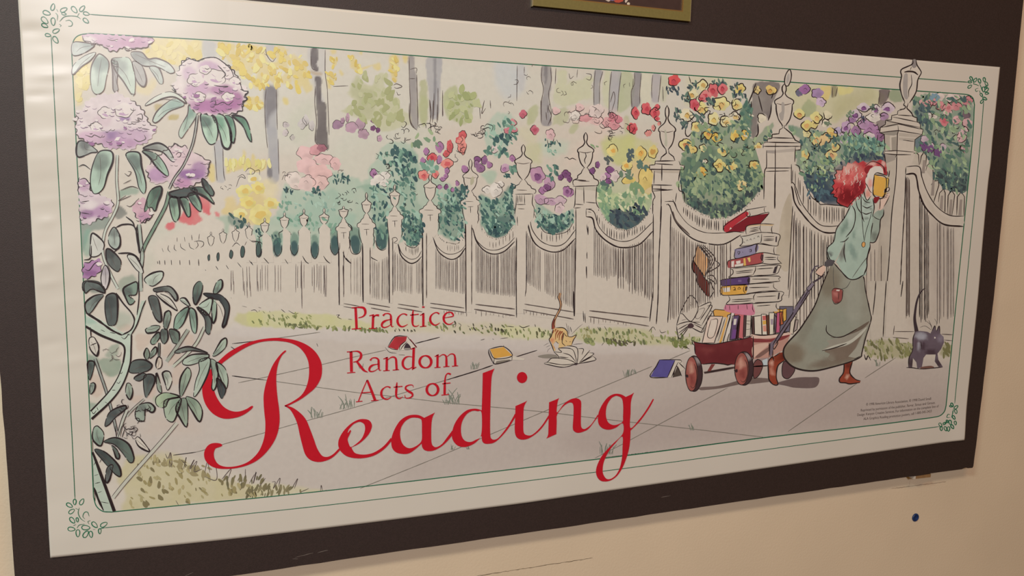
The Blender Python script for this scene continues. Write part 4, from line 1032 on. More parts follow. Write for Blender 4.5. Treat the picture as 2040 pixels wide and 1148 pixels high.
b = Part('fence_panel', 0.37, fence)          # bay right of the last post
R_BOT = [(1060, 1760), (1440, 1700)]
b.fill('1130,100 1180,85 1240,110 1290,190 1330,310 1380,375 1450,390 1530,400 1560,380 1530,700 1480,1170 1440,1560 1000,1540 1000,700 1080,260', WHITE, smooth=False, mott=0.03, grid=16, blobs=[(1350, 900, 130, 400, (166, 146, 126), .75), (1150, 1000, 60, 500, (178, 158, 134), .7), (1300, 1400, 200, 200, (172, 152, 130), .6)])
for q in ('1130,180 1140,110 1165,88 1185,110 1190,190', '1195,180 1205,120 1225,90 1245,115 1240,200', '1240,230 1250,190 1275,170 1295,205 1295,300', '1280,340 1300,310 1335,305 1340,340 1300,470 1265,430', '1335,470 1345,400 1375,370 1388,400 1385,560 1330,520', '1405,560 1410,420 1435,380 1460,415 1440,575', '1475,570 1480,430 1510,390 1535,430 1530,575'):
    b.fill(q, (178, 160, 136), smooth=False); b.ink(q, 1.7, smooth=False)
for x, y0, y1 in ((1290, 300, 420), (1355, 420, 540), (1425, 450, 570), (1500, 450, 570), (1220, 150, 250)):
    b.fill([(x, y0), (x + 18, y0), (x + 12, y1), (x - 12, y1)], (140, 122, 106), smooth=False)
swag(b, L('1088,200 1188,200 1210,280 1250,390 1320,500 1420,570 1530,578'), L('1085,258 1160,262 1185,380 1225,490 1290,570 1380,640 1525,656'), 2.4)
b.fill('1110,215 1175,215 1200,330 1250,440 1330,540 1420,600 1520,605 1520,640 1400,625 1300,560 1230,460 1185,330 1160,240 1110,240', (184, 164, 140)); b.ink('1088,205 1085,258', 2)
for x0, x1, n, w_, c_ in ((1090, 1175, 6, 1.5, None), (1180, 1320, 8, 1.6, INK), (1330, 1510, 11, 1.1, None)):
    pickets(b, L('1085,270 1160,290 1225,510 1300,590 1390,655 1525,670')[0:0] + [(x0, np.interp(x0, [1085, 1160, 1225, 1300, 1390, 1525], [270, 300, 510, 590, 655, 670])), ((x0+x1)/2, np.interp((x0+x1)/2, [1085, 1160, 1225, 1300, 1390, 1525], [270, 300, 510, 590, 655, 670])), (x1, np.interp(x1, [1085, 1160, 1225, 1300, 1390, 1525], [270, 300, 510, 590, 655, 670]))],
            [(x0 - 40, 1430), (x1 - 60, 1380)], n, w_, c_, 20)
T(1520, 560)
b.lines('1000,385 1150,385;990,430 1110,440;1360,405 1445,410;1000,340 992,410;1380,450 1440,455', 1.6, INK2); b.done()

b = Part('fence_post', 0.48, fence)          # post 17
T(1560, 170, 4.9925)
b.fill('1215,180 1235,240 1275,270 1290,310 1330,320 1335,365 1365,375 1360,425 1390,440 1380,495 1310,540 1305,650 1330,660 1270,690 1270,750 1220,800 1100,1148 1005,1148 1020,700 995,680 1005,640 1010,500 960,470 965,420 1010,390 1020,350 1075,345 1080,300 1135,285 1140,255 1190,235', WHITE, smooth=False, mott=0.02)
T(1520, 280)
b.fill('925,100 1010,110 1000,400 985,560 960,1160 925,1500 820,1520 860,1100 900,500 940,250', (176, 158, 134), smooth=False, grid=14, blobs=[(880, 900, 60, 300, (158, 138, 116), .6), (930, 560, 60, 120, (156, 140, 122), .5)])
b.fill('1010,110 1160,100 1130,190 1090,200 1080,460 1060,800 1000,1500 930,1500 980,560 1000,400', WHITE, smooth=False, mott=0.02)
T(1560, 170, 4.9925)
G1, G2 = (140, 126, 108), (168, 150, 128)
b.fill('960,470 1140,450 1140,490 1100,500 1010,495', G1, smooth=False); b.fill('1150,470 1385,495 1330,520 1150,505', G2, smooth=False); b.fill('1010,500 1060,500 1060,650 1010,640', G2, smooth=False); b.fill('1075,520 1125,510 1125,650 1080,650', (150, 134, 114), smooth=False)
b.fill('1150,520 1310,530 1305,560 1150,545', G2, smooth=False); b.fill('1010,690 1120,690 1115,740 1015,780', (150, 134, 116), smooth=False)
b.fill('1030,360 1150,380 1140,400 1020,420', G2, smooth=False)
b.lines('1190,240 1140,255 1135,290 1080,300 1075,345 1020,350 1015,390 965,420 958,470 1005,490 1010,660 995,690;1235,240 1275,270 1290,310 1330,325 1330,365 1365,375 1362,425 1390,440 1380,490 1310,540 1302,650 1335,660;1140,400 1145,450 1135,490 1130,680 1115,720;970,420 1145,385 1390,440;1140,295 1285,305;1090,315 1330,365;1030,355 1360,420;960,470 1140,450 1385,490;1010,655 1130,650 1300,665;1000,680 1125,690 1270,690;1190,545 1300,560', 1.7, smooth=False)
T(1520, 0)
b.fill('1140,455 1165,456 1170,490 1200,540 1203,560 1180,610 1165,700 1120,780 1080,782 1055,720 1042,640 1055,580 1050,545 1120,500', WHITE)
b.fill('1075,570 1100,565 1100,700 1105,745 1090,760 1070,730 1065,640', (150, 136, 122)); b.fill('1140,456 1165,456 1172,500 1150,520 1130,500', (130, 116, 106)); b.fill('1128,560 1180,575 1170,600 1140,680 1130,640', (188, 170, 148))
b.ink('1140,455 1135,490 1060,525 1048,550 1055,580 1042,650 1055,720 1080,782', 2.2); b.ink('1165,456 1172,495 1200,540 1203,560 1178,610 1165,700 1115,785', 2.2); b.ink('1075,550 1110,545 1150,550 1180,572', 3); b.lines('1130,510 1120,535;1128,570 1132,640 1110,690 1110,740', 1.5)
b.fill('1075,782 1110,785 1090,815 1095,830 1075,828 1085,810', WHITE); b.lines('1080,780 1070,800 1085,812 1075,830 1040,835;1105,785 1100,805 1095,825 1120,850 1145,885', 2)
T(1520, 280)
b.lines('1018,110 1010,300 980,560 960,900 935,1180;1085,260 1080,460 1060,800 1045,1100;925,100 935,250 905,420', 1.8)
T(1520, 560)
b.fill('800,0 960,0 915,420 820,460', (180, 162, 138), smooth=False, grid=14); b.lines('938,0 925,200 913,425;858,0 850,120 835,260;1065,0 1050,120', 1.9)
T(1560, 170, 4.9925); b.done()

# ================================================================== trees, shrubs and blossoms behind the fence
FR_ = FRAME[::8]; _fb = np.roll(FR_, -1, 0) - FR_; _fl = (_fb ** 2).sum(1) + 1e-9
def frame_gap(q):
    """distance from a point of the print to the frame line"""
    t = np.clip(((q - FR_) * _fb).sum(1) / _fl, 0, 1)
    return np.hypot(*(q - FR_ - t[:, None] * _fb).T).min()
def leaves(b, poly, cols, n, l0, l1, asp=0.45, ang=70, spread=50):
    """short leaf shaped brush marks scattered inside an outline (tracing units)"""
    sc = _org[2]; o = spline(pts(poly), True, 8); lo, hi = o.min(0), o.max(0); k = 0; t = 0
    sv = list(_org); cc = [ink_col(c) for c in cols]
    while k < n and t < n * 12:
        t += 1
        q = lo + b.r.rand(2) * (hi - lo)
        if not inside(q[None], o)[0]: continue
        l = b.r.uniform(l0, l1) / sc
        if frame_gap(q) < l * .9: continue
        _org[:] = [0, 0, 1.0]
        b.dab(q[0], q[1], l, l * asp * b.r.uniform(.7, 1.3), cc[b.r.randint(len(cc))], ang + b.r.uniform(-spread, spread), .25, 7)
        _org[:] = sv; k += 1
def squiggles(b, poly, n, r0, r1, w=1.1, col=None):
    """loose pen curls around blossoms and leaves"""
    o = spline(pts(poly), True, 8); lo, hi = o.min(0), o.max(0); k = t = 0; sc = _org[2]; sv = list(_org)
    while k < n and t < n * 12:
        t += 1
        q = lo + b.r.rand(2) * (hi - lo)
        if not inside(q[None], o)[0]: continue
        r = b.r.uniform(r0, r1) / sc; a0 = b.r.uniform(0, 6.3); sw = b.r.uniform(1.5, 4.2) * b.r.choice([-1, 1]); m = 6
        th = a0 + sw * np.arange(m) / (m-1)
        rr = r * (1 + b.r.uniform(-.25, .25, m))
        _org[:] = [0, 0, 1.0]
        b.ink(np.c_[q[0] + rr*np.cos(th), q[1] + rr*np.sin(th)*.85], w, col); _org[:] = sv; k += 1
_bl = [0]
def bloom(par, x, y, rx, ry, col, core=None, line=1.3, lobes=6, z=0.31, arc=0.7, depth=0.16, ang=0):
    _bl[0] += 1
    b = Part('blossom', z + (_bl[0] % 9) * 0.004, par, seed=_bl[0])
    n = 26; t = np.arange(n) / n * 2 * math.pi + b.r.uniform(0, 6)
    lobes = max(3, lobes - b.r.randint(0, 3)); dp = depth * b.r.uniform(.9, 1.8)
    rr = (1 + dp * (np.abs(np.cos(t * lobes / 2)) - .65)) * (1 + .12 * np.cos(t + b.r.uniform(0, 6)) + .08 * np.cos(2*t + b.r.uniform(0, 6))) * (1 + b.r.uniform(-.06, .06, n)); a = math.radians(ang)
    X, Y = rx*rr*np.cos(t), ry*rr*np.sin(t)
    o = np.c_[x + X*math.cos(a) - Y*math.sin(a), y + X*math.sin(a) + Y*math.cos(a)]
    c2 = np.clip(ink_col(col) * 0.72, 0, 1)
    b.fill(o, col, grid=3.5, blobs=[(x + rx*.25, y + ry*.4, rx*.7, ry*.6, c2, .5)], mott=0.12, mscale=8)
    if core is not None: b.dab(x + b.r.uniform(-.15, .15)*rx, y + .12*ry, rx*.48, ry*.45, core, 0, .3, 9)
    if line:
        k0 = b.r.randint(n); m = int(n * arc)
        b.ink(o[(k0 + np.arange(m)) % n], line)
        if b.r.rand() < .6: b.ink([(x - rx*.3, y), (x, y - ry*.25), (x + rx*.3, y + ry*.1)], line * .7)
    return b.done()
GL = [(150, 180, 156), (112, 150, 126), (84, 122, 106), (66, 98, 92)]
DK = [(60, 92, 90), (70, 108, 98), (48, 76, 80)]

# --- yellow leaves and olive bushes of the distance
fy = holder('printed_foliage', 'yellow leaves and olive bushes between the distant trees')
b = Part('foliage', 0.18, fy); b_ = b
T(380, 60)
YL = [(218, 192, 88), (206, 176, 74), (226, 208, 130), (212, 184, 96)]
leaves(b, '210,110 330,110 560,120 700,140 880,240 900,440 800,460 640,430 460,440 350,330 250,220', YL, 120, 14, 40, .55, 80, 60)
leaves(b, '420,520 550,520 550,600 430,600', YL, 12, 16, 36, .6); leaves(b, '1070,150 1110,150 1110,290 1075,290', YL, 6, 16, 30, .5); leaves(b, '1200,190 1260,190 1300,330 1230,290', YL, 9, 14, 30, .5); leaves(b, '1510,200 1590,200 1570,390 1530,340', YL, 10, 14, 34, .5); leaves(b, '1030,340 1110,340 1080,450', YL, 8, 14, 30, .5); leaves(b, '270,1000 570,985 560,1070 280,1080', [(214, 200, 110), (222, 210, 140)], 22, 16, 40, .4, 90, 20)
leaves(b, '1240,370 1480,350 1560,520 1640,640 1640,720 1450,770 1260,660 1150,620 1230,560', [(176, 178, 128), (188, 186, 144), (164, 166, 112)], 60, 18, 46, .55, 70, 60)
T(740, 200)
leaves(b, '560,20 640,-100 800,-40 780,100 690,180 600,140', [(162, 166, 108), (150, 156, 98), (180, 180, 130)], 34, 16, 44, .55, 70, 60)
T(0, 0)
leaves(b, '1120,330 1500,320 1500,430 1340,490 1180,440', [(222, 202, 126), (228, 212, 150)], 26, 20, 50, .55, 80, 60); leaves(b, '570,500 690,490 680,640 590,780', [(222, 204, 130), (228, 212, 150)], 16, 20, 46, .55, 80, 60)
b.done()['kind'] = 'stuff'
# --- tree trunks: pen outlines
tr = Part('tree_outlines', 0.22)
T(380, 60)
tr.lines('570,130 580,190 620,240 650,210;600,170 610,200;640,125 645,190;560,180 590,200;575,450 565,560 570,740 585,900;652,450 655,600 660,760;665,830 672,1100;915,200 925,290 970,310;950,430 945,560 958,700 950,850 1010,890 1045,920;1025,150 1025,330 1040,440 1045,560 1055,800;1672,300 1720,290 1720,330;1670,370 1710,370;1665,210 1668,420 1675,560 1672,680 1700,740 1725,765;1722,340 1728,560 1732,740;1820,530 1828,690;1920,460 1918,660;1885,440 1885,690;1855,480 1850,680;180,880 190,1010 200,1148;245,900 250,1080 262,1148;1085,430 1200,425;1545,420 1570,410 1610,430 1570,445 1550,435;1540,480 1545,500;1570,470 1580,495 1600,490', 1.3, INK2)
T(740, 200)
tr.lines('290,20 288,120 305,190 345,225;350,20 355,150;445,0 455,100 445,175;470,0 465,170;540,0 545,120;500,30 500,170;820,0 830,140;860,0 840,100 870,60;905,0 908,60;1290,0 1295,170;1360,20 1350,60 1370,120 1345,190;1330,90 1335,150', 1.5, INK2)
T(1000, 0)
tr.lines('305,505 300,600 315,680 300,780 300,940;370,510 375,620 355,720 375,850 370,940;345,800 350,860;710,535 700,660 700,800;768,545 745,640 742,800;835,545 820,680 815,860;908,555 890,700 880,850;825,780 850,700 860,760 835,850;1010,555 1008,640 985,700 990,820;1060,560 1050,700 1050,790;1000,600 995,680;1150,570 1140,660 1142,750;1212,575 1200,700 1190,780;410,520 405,640;115,500 112,770;170,510 168,560;940,640 925,650 930,670;970,630 972,660;800,620 780,630 785,650;510,560 520,600 545,580;575,530 570,590;640,560 680,570 670,610 640,600;1225,660 1228,770', 1.2, INK2)
T(1160, 150, 4.9925)
tr.lines('1725,80 1690,180 1650,280;1735,110 1700,180;1680,260 1675,420;1880,290 1870,380 1845,450;1745,480 1745,580 1700,640;1900,170 1880,230', 2.2)
T(1560, 170, 4.9925)
tr.lines('960,50 955,130 945,190;1055,50 1040,130;490,20 485,120;540,20 520,110', 1.5, INK2)
T(1000, 0)
squiggles(tr, '20,640 110,620 100,800 40,860', 6, 12, 26, 1.0, INK2); squiggles(tr, '180,510 260,510 240,740 190,740', 5, 12, 24, 1.0, INK2)
squiggles(tr, '430,620 660,600 640,760 500,820', 6, 12, 28, 1.0, INK2)
tr.done(label='pen outlines of the tree trunks in the distance')['kind'] = 'stuff'

# --- left: yellow bush, pink bush, mint hedge
s1 = holder('printed_shrub', 'pale yellow and pink bushes at the far end of the fence')
b = Part('foliage', 0.20, s1)
T(0, 280)
squiggles(b, '1700,330 1760,330 1740,390 1690,380', 6, 6, 14, 1.0); b.lines('1800,355 1830,280 1870,290 1850,260 1810,280;1870,240 1900,210 1940,230 1930,255 1880,255;1940,235 1975,225 1980,260', 1.1)
leaves(b, '1740,560 1880,600 1900,680 1800,660', DK, 12, 14, 26)
T(500, 280)
leaves(b, '200,420 420,390 640,420 640,560 460,500 260,520', [(130, 164, 146), (164, 190, 168)], 26, 12, 24); leaves(b, '210,470 330,480 320,540 230,540', [(116, 156, 132)], 10, 10, 22)
leaves(b, '250,360 320,360 320,400 250,400', DK, 9, 10, 20); leaves(b, '455,370 535,365 530,410 460,410', DK, 12, 10, 20); leaves(b, '620,250 760,260 750,330 620,330', DK, 16, 10, 22)
leaves(b, '40,690 80,660 90,730 50,760', DK, 8, 10, 20); leaves(b, '140,720 230,720 220,780 160,790', DK, 8, 10, 22); leaves(b, '200,600 480,560 480,680 320,680', [(104, 148, 122), (140, 174, 150)], 26, 12, 26)
leaves(b, '450,620 640,600 640,700 560,700', [(120, 160, 134)], 12, 12, 26)
squiggles(b, '250,230 320,220 300,300 250,290', 5, 8, 20, 1.0, INK2); squiggles(b, '640,400 800,380 790,520 640,520', 16, 10, 22, 1.2); squiggles(b, '720,200 660,240 700,260', 2, 14, 20, 1.0, INK2)
b.lines('270,400 290,360;235,300 245,280;262,420 268,440;460,455 470,490;520,430 530,445', 1.2)
b.done()
PKP = (224, 178, 172)
T(500, 280)
for x, y, rx, ry, c in ((420, 100, 66, 52, PKP), (490, 72, 50, 40, (214, 150, 152)), (440, 200, 84, 66, PKP), (560, 150, 74, 44, PKP), (520, 250, 90, 60, (222, 176, 168)), (420, 320, 60, 60, (226, 188, 178)), (530, 330, 60, 60, (224, 180, 170)), (640, 180, 40, 50, (222, 176, 170)), (320, 290, 56, 50, (220, 200, 186)), (340, 350, 50, 26, (218, 196, 182))):
    bloom(s1, x, y, rx, ry, c, None, 0.9, 7, 0.24, .5, .12)
bloom(s1, 540, 60, 36, 30, (168, 104, 116), None, 0.8, 6, 0.26, .5)
for x, y, r, c in ((-50, 380, 60, (228, 204, 120)), (60, 360, 55, (226, 200, 112)), (150, 480, 56, (226, 204, 126)), (-20, 470, 60, (226, 200, 108)), (70, 560, 90, (224, 202, 122)), (-80, 560, 50, (228, 210, 140)), (20, 290, 50, (232, 218, 170))):
    bloom(s1, x, y, r, r * .8, c, (214, 180, 84), None, 7, 0.23)
PUR, PUR2, PURL = (168, 112, 150), (128, 76, 118), (190, 150, 166)
T(380, 60)
for x, y, rx, ry, c in ((1125, 720, 40, 36, (160, 124, 146)), (1160, 690, 18, 22, (170, 132, 152)), (1195, 670, 14, 34, PURL), (1220, 740, 50, 40, PURL), (1295, 720, 40, 44, (180, 146, 160)), (1320, 790, 44, 36, (180, 144, 158)), (1390, 695, 18, 16, PUR2), (1388, 748, 20, 20, PUR2), (1430, 765, 18, 18, PUR2), (1440, 830, 18, 26, PURL), (725, 720, 24, 22, (196, 182, 178)), (722, 780, 22, 26, (198, 184, 180)), (775, 818, 20, 20, (190, 180, 170)), (880, 690, 24, 40, (200, 190, 184)), (850, 720, 34, 36, (196, 186, 180)), (920, 730, 24, 36, (198, 188, 182))):
    bloom(s1, x, y, rx, ry, c, None, 0.9, 5, 0.22, .6)

# --- middle: tall teal shrub with white, red and purple flowers
s2 = holder('printed_shrub', 'tall blue green shrub with red, white and purple flowers')
b = Part('foliage', 0.20, s2)
T(740, 200)
leaves(b, '50,410 180,360 300,420 340,500 330,760 380,960 320,1090 250,900 180,780 120,640 150,540', GL, 120, 10, 28); leaves(b, '160,360 330,420 330,620 220,600', DK, 40, 10, 30, .5)
leaves(b, '0,660 140,640 130,900 110,1120 40,1110 10,880', GL + DK, 60, 10, 26); leaves(b, '250,880 390,880 380,1060 320,1110 250,1060', DK + GL[1:], 70, 10, 24)
leaves(b, '520,780 640,680 720,720 710,1040 620,1075 530,1000', GL + DK, 110, 10, 24); leaves(b, '480,700 620,680 640,780 520,800', GL[:2], 20, 12, 28)
leaves(b, '650,660 730,660 720,760 660,740', DK, 18, 10, 22)
leaves(b, '830,720 960,760 1080,680 1080,960 960,1035 850,960', GL + DK, 120, 10, 26); leaves(b, '870,960 1060,940 1000,1030 920,1030', DK, 30, 10, 22)
leaves(b, '1250,820 1400,880 1540,850 1530,940 1380,1015 1270,960', GL + DK, 90, 10, 26); leaves(b, '1310,960 1500,940 1380,1015', DK, 26, 10, 20)
leaves(b, '870,240 1010,120 1120,260 1020,440 880,400', GL[:3], 46, 12, 30); leaves(b, '990,260 1090,250 1080,300 1000,320', DK, 14, 10, 24); leaves(b, '1000,300 1030,300 1020,400 1000,400', DK[:1], 5, 16, 28)
leaves(b, '930,290 965,290 960,350 930,350', DK[:2], 5, 16, 30); leaves(b, '1320,300 1440,310 1420,360 1330,350', DK, 9, 8, 18); leaves(b, '1340,380 1420,380 1400,430', GL[:2], 8, 10, 24)
leaves(b, '1340,500 1420,500 1400,620 1340,600', GL[1:], 12, 12, 26); leaves(b, '1060,480 1100,480 1090,560 1060,560', GL[1:], 6, 16, 30); leaves(b, '960,550 1050,550 1040,600 970,590', DK, 8, 10, 20)
leaves(b, '1060,630 1110,620 1100,680 1060,680', DK, 8, 10, 22); leaves(b, '320,290 370,270 360,340 300,380', [(150, 166, 120), (96, 120, 96)], 5, 20, 34); leaves(b, '420,240 500,260 500,340 430,330', [(150, 166, 120), (120, 146, 110)], 5, 20, 34)
leaves(b, '360,490 490,480 480,560 400,530', GL[:2], 14, 16, 34, .6)
squiggles(b, '130,240 300,170 280,330 140,330', 12, 12, 30, 1.3); squiggles(b, '400,180 620,150 600,230 420,260', 10, 12, 34, 1.2); squiggles(b, '730,190 880,180 870,300 740,300', 10, 14, 34, 1.3); squiggles(b, '620,380 760,340 740,480 630,480', 6, 14, 34, 1.2)
squiggles(b, '0,440 150,400 150,560 20,620', 10, 10, 26, 1.2); squiggles(b, '240,660 350,680 340,900 240,900', 8, 8, 20, 1.2); squiggles(b, '860,880 1080,780 1060,940 880,980', 14, 8, 18, 1.1); squiggles(b, '1290,860 1520,860 1480,960 1320,950', 12, 8, 18, 1.1)
squiggles(b, '1480,30 1560,90 1560,260 1490,220', 6, 14, 28, 1.0, INK2); squiggles(b, '270,960 380,940 370,1050 290,1050', 8, 8, 18, 1.2); squiggles(b, '500,760 600,760 590,830 520,830', 5, 8, 22, 1.1)
squiggles(b, '1660,60 1920,120 1920,260 1800,280 1660,190', 22, 14, 30, 1.1)
b.lines('1470,440 1490,435 1510,450 1530,440 1560,455;1390,290 1380,330;1410,300 1425,330;1360,320 1365,345;1340,300 1345,340', 1.3)
b.done()
RD, RDD, CORAL = (206, 84, 86), (186, 52, 66), (222, 130, 116)
for x, y, rx, ry, c, core in ((597, 345, 26, 46, RD, None), (570, 410, 26, 26, RD, None), (580, 480, 46, 40, CORAL, RD), (690, 270, 34, 34, RD, None), (665, 300, 26, 30, RD, None), (690, 350, 36, 66, CORAL, None), (465, 435, 34, 40, RD, RDD), (395, 575, 42, 40, CORAL, RD), (490, 565, 26, 32, CORAL, RD),
        (415, 388, 24, 26, PUR, None), (522, 355, 28, 44, PUR, None), (390, 460, 20, 24, PUR, None), (515, 450, 20, 34, PUR, None), (575, 540, 20, 24, PUR, None), (565, 580, 18, 20, PUR, None), (540, 600, 22, 16, PUR, None), (518, 662, 22, 16, PUR, None), (568, 660, 17, 20, PUR2, None), (655, 632, 15, 20, PUR, None), (620, 682, 16, 15, PUR, None), (20, 560, 28, 34, PUR, None), (710, 520, 26, 28, PUR, None),
        (810, 455, 30, 26, PUR2, None), (860, 460, 24, 34, (140, 92, 128), None), (830, 520, 34, 36, (148, 100, 134), None), (900, 490, 22, 26, PUR, None), (800, 490, 20, 30, (150, 104, 138), None),
        (1072, 445, 22, 26, PUR, None), (1015, 520, 34, 36, PURL, PUR), (1262, 575, 56, 62, (184, 136, 158), PUR2), (1350, 640, 44, 46, (186, 142, 162), None), (1335, 670, 32, 26, PUR2, None), (1300, 690, 30, 24, PUR, None), (1480, 560, 36, 28, PUR2, None), (1440, 590, 20, 24, PUR2, None), (1505, 600, 20, 24, PUR2, None), (1490, 690, 30, 44, PUR, PUR2), (1520, 700, 22, 30, PUR, None), (1290, 760, 50, 40, PURL, None), (1370, 770, 50, 30, PURL, None), (1440, 760, 46, 34, (200, 168, 172), None), (1430, 820, 36, 40, (206, 178, 174), None),
        (1155, 108, 30, 30, (196, 96, 110), None), (1075, 170, 28, 28, (206, 130, 132), None), (1040, 235, 34, 26, (204, 116, 124), None), (1085, 225, 28, 26, (206, 120, 128), None), (1242, 222, 32, 34, (196, 100, 114), (180, 70, 90)), (1365, 265, 36, 40, (212, 170, 166), None), (940, 375, 30, 30, (212, 190, 180), None), (1410, 80, 30, 30, (214, 176, 168), None), (1590, 55, 30, 34, (214, 176, 168), None),
        (1630, 140, 46, 30, (212, 144, 144), None), (1720, 80, 60, 50, (222, 192, 180), None), (1840, 125, 36, 34, (204, 120, 128), None), (1880, 145, 30, 30, (206, 120, 130), None), (1790, 170, 40, 36, (214, 156, 152), None), (1700, 150, 60, 40, (218, 176, 166), None), (1850, 190, 46, 30, (210, 140, 142), None), (1550, 120, 40, 40, (222, 204, 188), None), (880, 680, 36, 30, (222, 206, 192), None), (950, 690, 50, 50, (222, 206, 190), None), (980, 640, 30, 24, (222, 206, 190), None), (1980, 210, 30, 34, RD, None)):
    bloom(s2, x, y, rx, ry, c, core, 1.2, 5, 0.28, .65)
for x, y in ((60, 590), (110, 570), (90, 630), (30, 620)): bloom(s2, x, y, 36, 30, (222, 210, 196), None, 1.0, 6, 0.27, .5)

# --- yellow roses right of the middle
s3 = holder('printed_shrub', 'low shrub with yellow and purple flowers beside the middle posts')
b = Part('foliage', 0.20, s3)
T(1000, 280)
leaves(b, '725,350 860,400 1000,380 1140,420 1080,560 860,520 760,520', [(176, 184, 132), (132, 158, 112), (108, 140, 104), (200, 196, 150)], 110, 12, 34); leaves(b, '810,560 900,500 1100,480 1100,560 960,670 860,650', [(60, 72, 80), (72, 92, 92), (52, 62, 72)], 70, 12, 32); leaves(b, '730,400 820,420 810,600 750,520', [(112, 146, 110), (140, 166, 120)], 26, 12, 32)
leaves(b, '960,60 1010,40 1010,140 960,150', [(78, 92, 92)], 9, 14, 30); leaves(b, '1010,170 1110,160 1090,230 1020,220', [(88, 114, 100)], 10, 12, 28); leaves(b, '890,230 1010,240 1000,290 900,270', [(100, 122, 96)], 12, 14, 30)
leaves(b, '780,120 850,130 840,170 780,170', [(84, 90, 86)], 7, 12, 28); leaves(b, '760,310 850,320 830,360 770,360', [(82, 104, 92)], 9, 12, 26); leaves(b, '980,330 1060,290 1080,380 1000,400', [(120, 146, 100)], 10, 14, 34)
leaves(b, '660,40 740,60 720,30', [(128, 150, 104)], 5, 10, 26)
b.done()
YR, YC = (222, 190, 110), (214, 156, 60)
for x, y, rx, ry, c, core in ((845, 75, 44, 42, YR, YC), (1055, 95, 40, 56, (222, 184, 96), YC), (1150, 80, 36, 48, (222, 186, 100), (190, 140, 60)), (950, 190, 44, 40, YR, YC), (960, 300, 50, 30, (220, 182, 90), None), (1090, 300, 56, 90, (220, 182, 96), None), (1110, 240, 34, 44, (216, 176, 84), None), (690, 232, 24, 24, PUR2, None), (728, 188, 16, 28, PUR2, None), (820, 220, 34, 24, PUR2, None), (800, 270, 24, 26, PUR, None), (815, 312, 28, 20, PUR2, None), (860, 270, 34, 40, (206, 182, 172), None), (770, 280, 24, 30, (204, 176, 170), None)):
    bloom(s3, x, y, rx, ry, c, core, 1.3, 5, 0.28, .6)
for x, y, rx, ry, c in ((530, 370, 40, 58, RD), (640, 330, 52, 56, RD), (720, 370, 44, 60, RD), (740, 320, 28, 30, RD), (745, 430, 24, 26, RD), (510, 535, 44, 50, RD), (660, 575, 34, 34, CORAL), (705, 520, 20, 30, CORAL), (765, 480, 18, 20, CORAL)):
    T(1160, 150, 4.9925); bloom(s3, x, y, rx, ry, c, RDD if c is RD else None, 1.6, 6, 0.29, .6)

# --- big rose bush behind the books
s4 = holder('printed_shrub', 'big green bush covered in yellow roses behind the book stack')
b = Part('foliage', 0.20, s4)
GR = [(128, 146, 104), (104, 128, 96), (78, 106, 88), (150, 164, 118), (66, 88, 82)]
T(1160, 150, 4.9925)
leaves(b, '970,1148 975,880 1060,640 1130,520 1300,480 1540,440 1590,300 1680,280 1680,620 1880,470 1875,600 1790,700 1830,850 1800,1000 1760,1148', GR, 230, 16, 42, .45)
leaves(b, '1590,300 1680,280 1660,640 1580,560', [(72, 106, 90), (90, 124, 102), (200, 196, 160)], 24, 14, 36)
for p_ in ('1050,130 1130,60 1160,120 1080,160', '1000,180 1080,210 1060,260 990,250', '1290,40 1440,60 1400,120 1300,90', '1470,120 1540,80 1520,220 1470,190', '1110,370 1220,380 1190,450 1110,430', '930,340 980,340 960,460 920,450', '980,460 1060,470 1040,520 980,510', '1460,170 1640,180 1620,280 1560,240', '1230,240 1310,230 1300,300 1240,290'):
    leaves(b, p_, [(76, 92, 86), (92, 116, 98), (60, 70, 72)], 12, 14, 34, .4)
leaves(b, '840,110 960,120 940,190 850,170', [(70, 84, 88), (56, 66, 72)], 12, 16, 34, .4)
b.lines('1030,510 1025,580 1050,610 1090,570;1060,10 1080,80;1190,560 1180,640 1230,610 1260,650;1240,350 1270,355 1260,390;1100,100 1180,60 1200,40;1540,600 1500,680;1290,640 1330,680;1750,200 1790,360', 2)
squiggles(b, '1000,300 1600,250 1560,500 1040,480', 22, 16, 34, 1.6); squiggles(b, '1250,640 1760,640 1740,960 1250,920', 16, 16, 34, 1.5)
T(1000, 280)
leaves(b, '1360,300 1600,240 1990,220 1990,330 1860,490 1750,570 1620,590 1510,545 1400,470', GR, 200, 12, 30, .45); leaves(b, '1400,420 1500,450 1700,490 1950,360 1860,495 1740,572 1620,588 1500,542', [(70, 84, 80), (84, 104, 90), (58, 68, 70)], 110, 12, 28, .45)
b.done()
T(1160, 150, 4.9925)
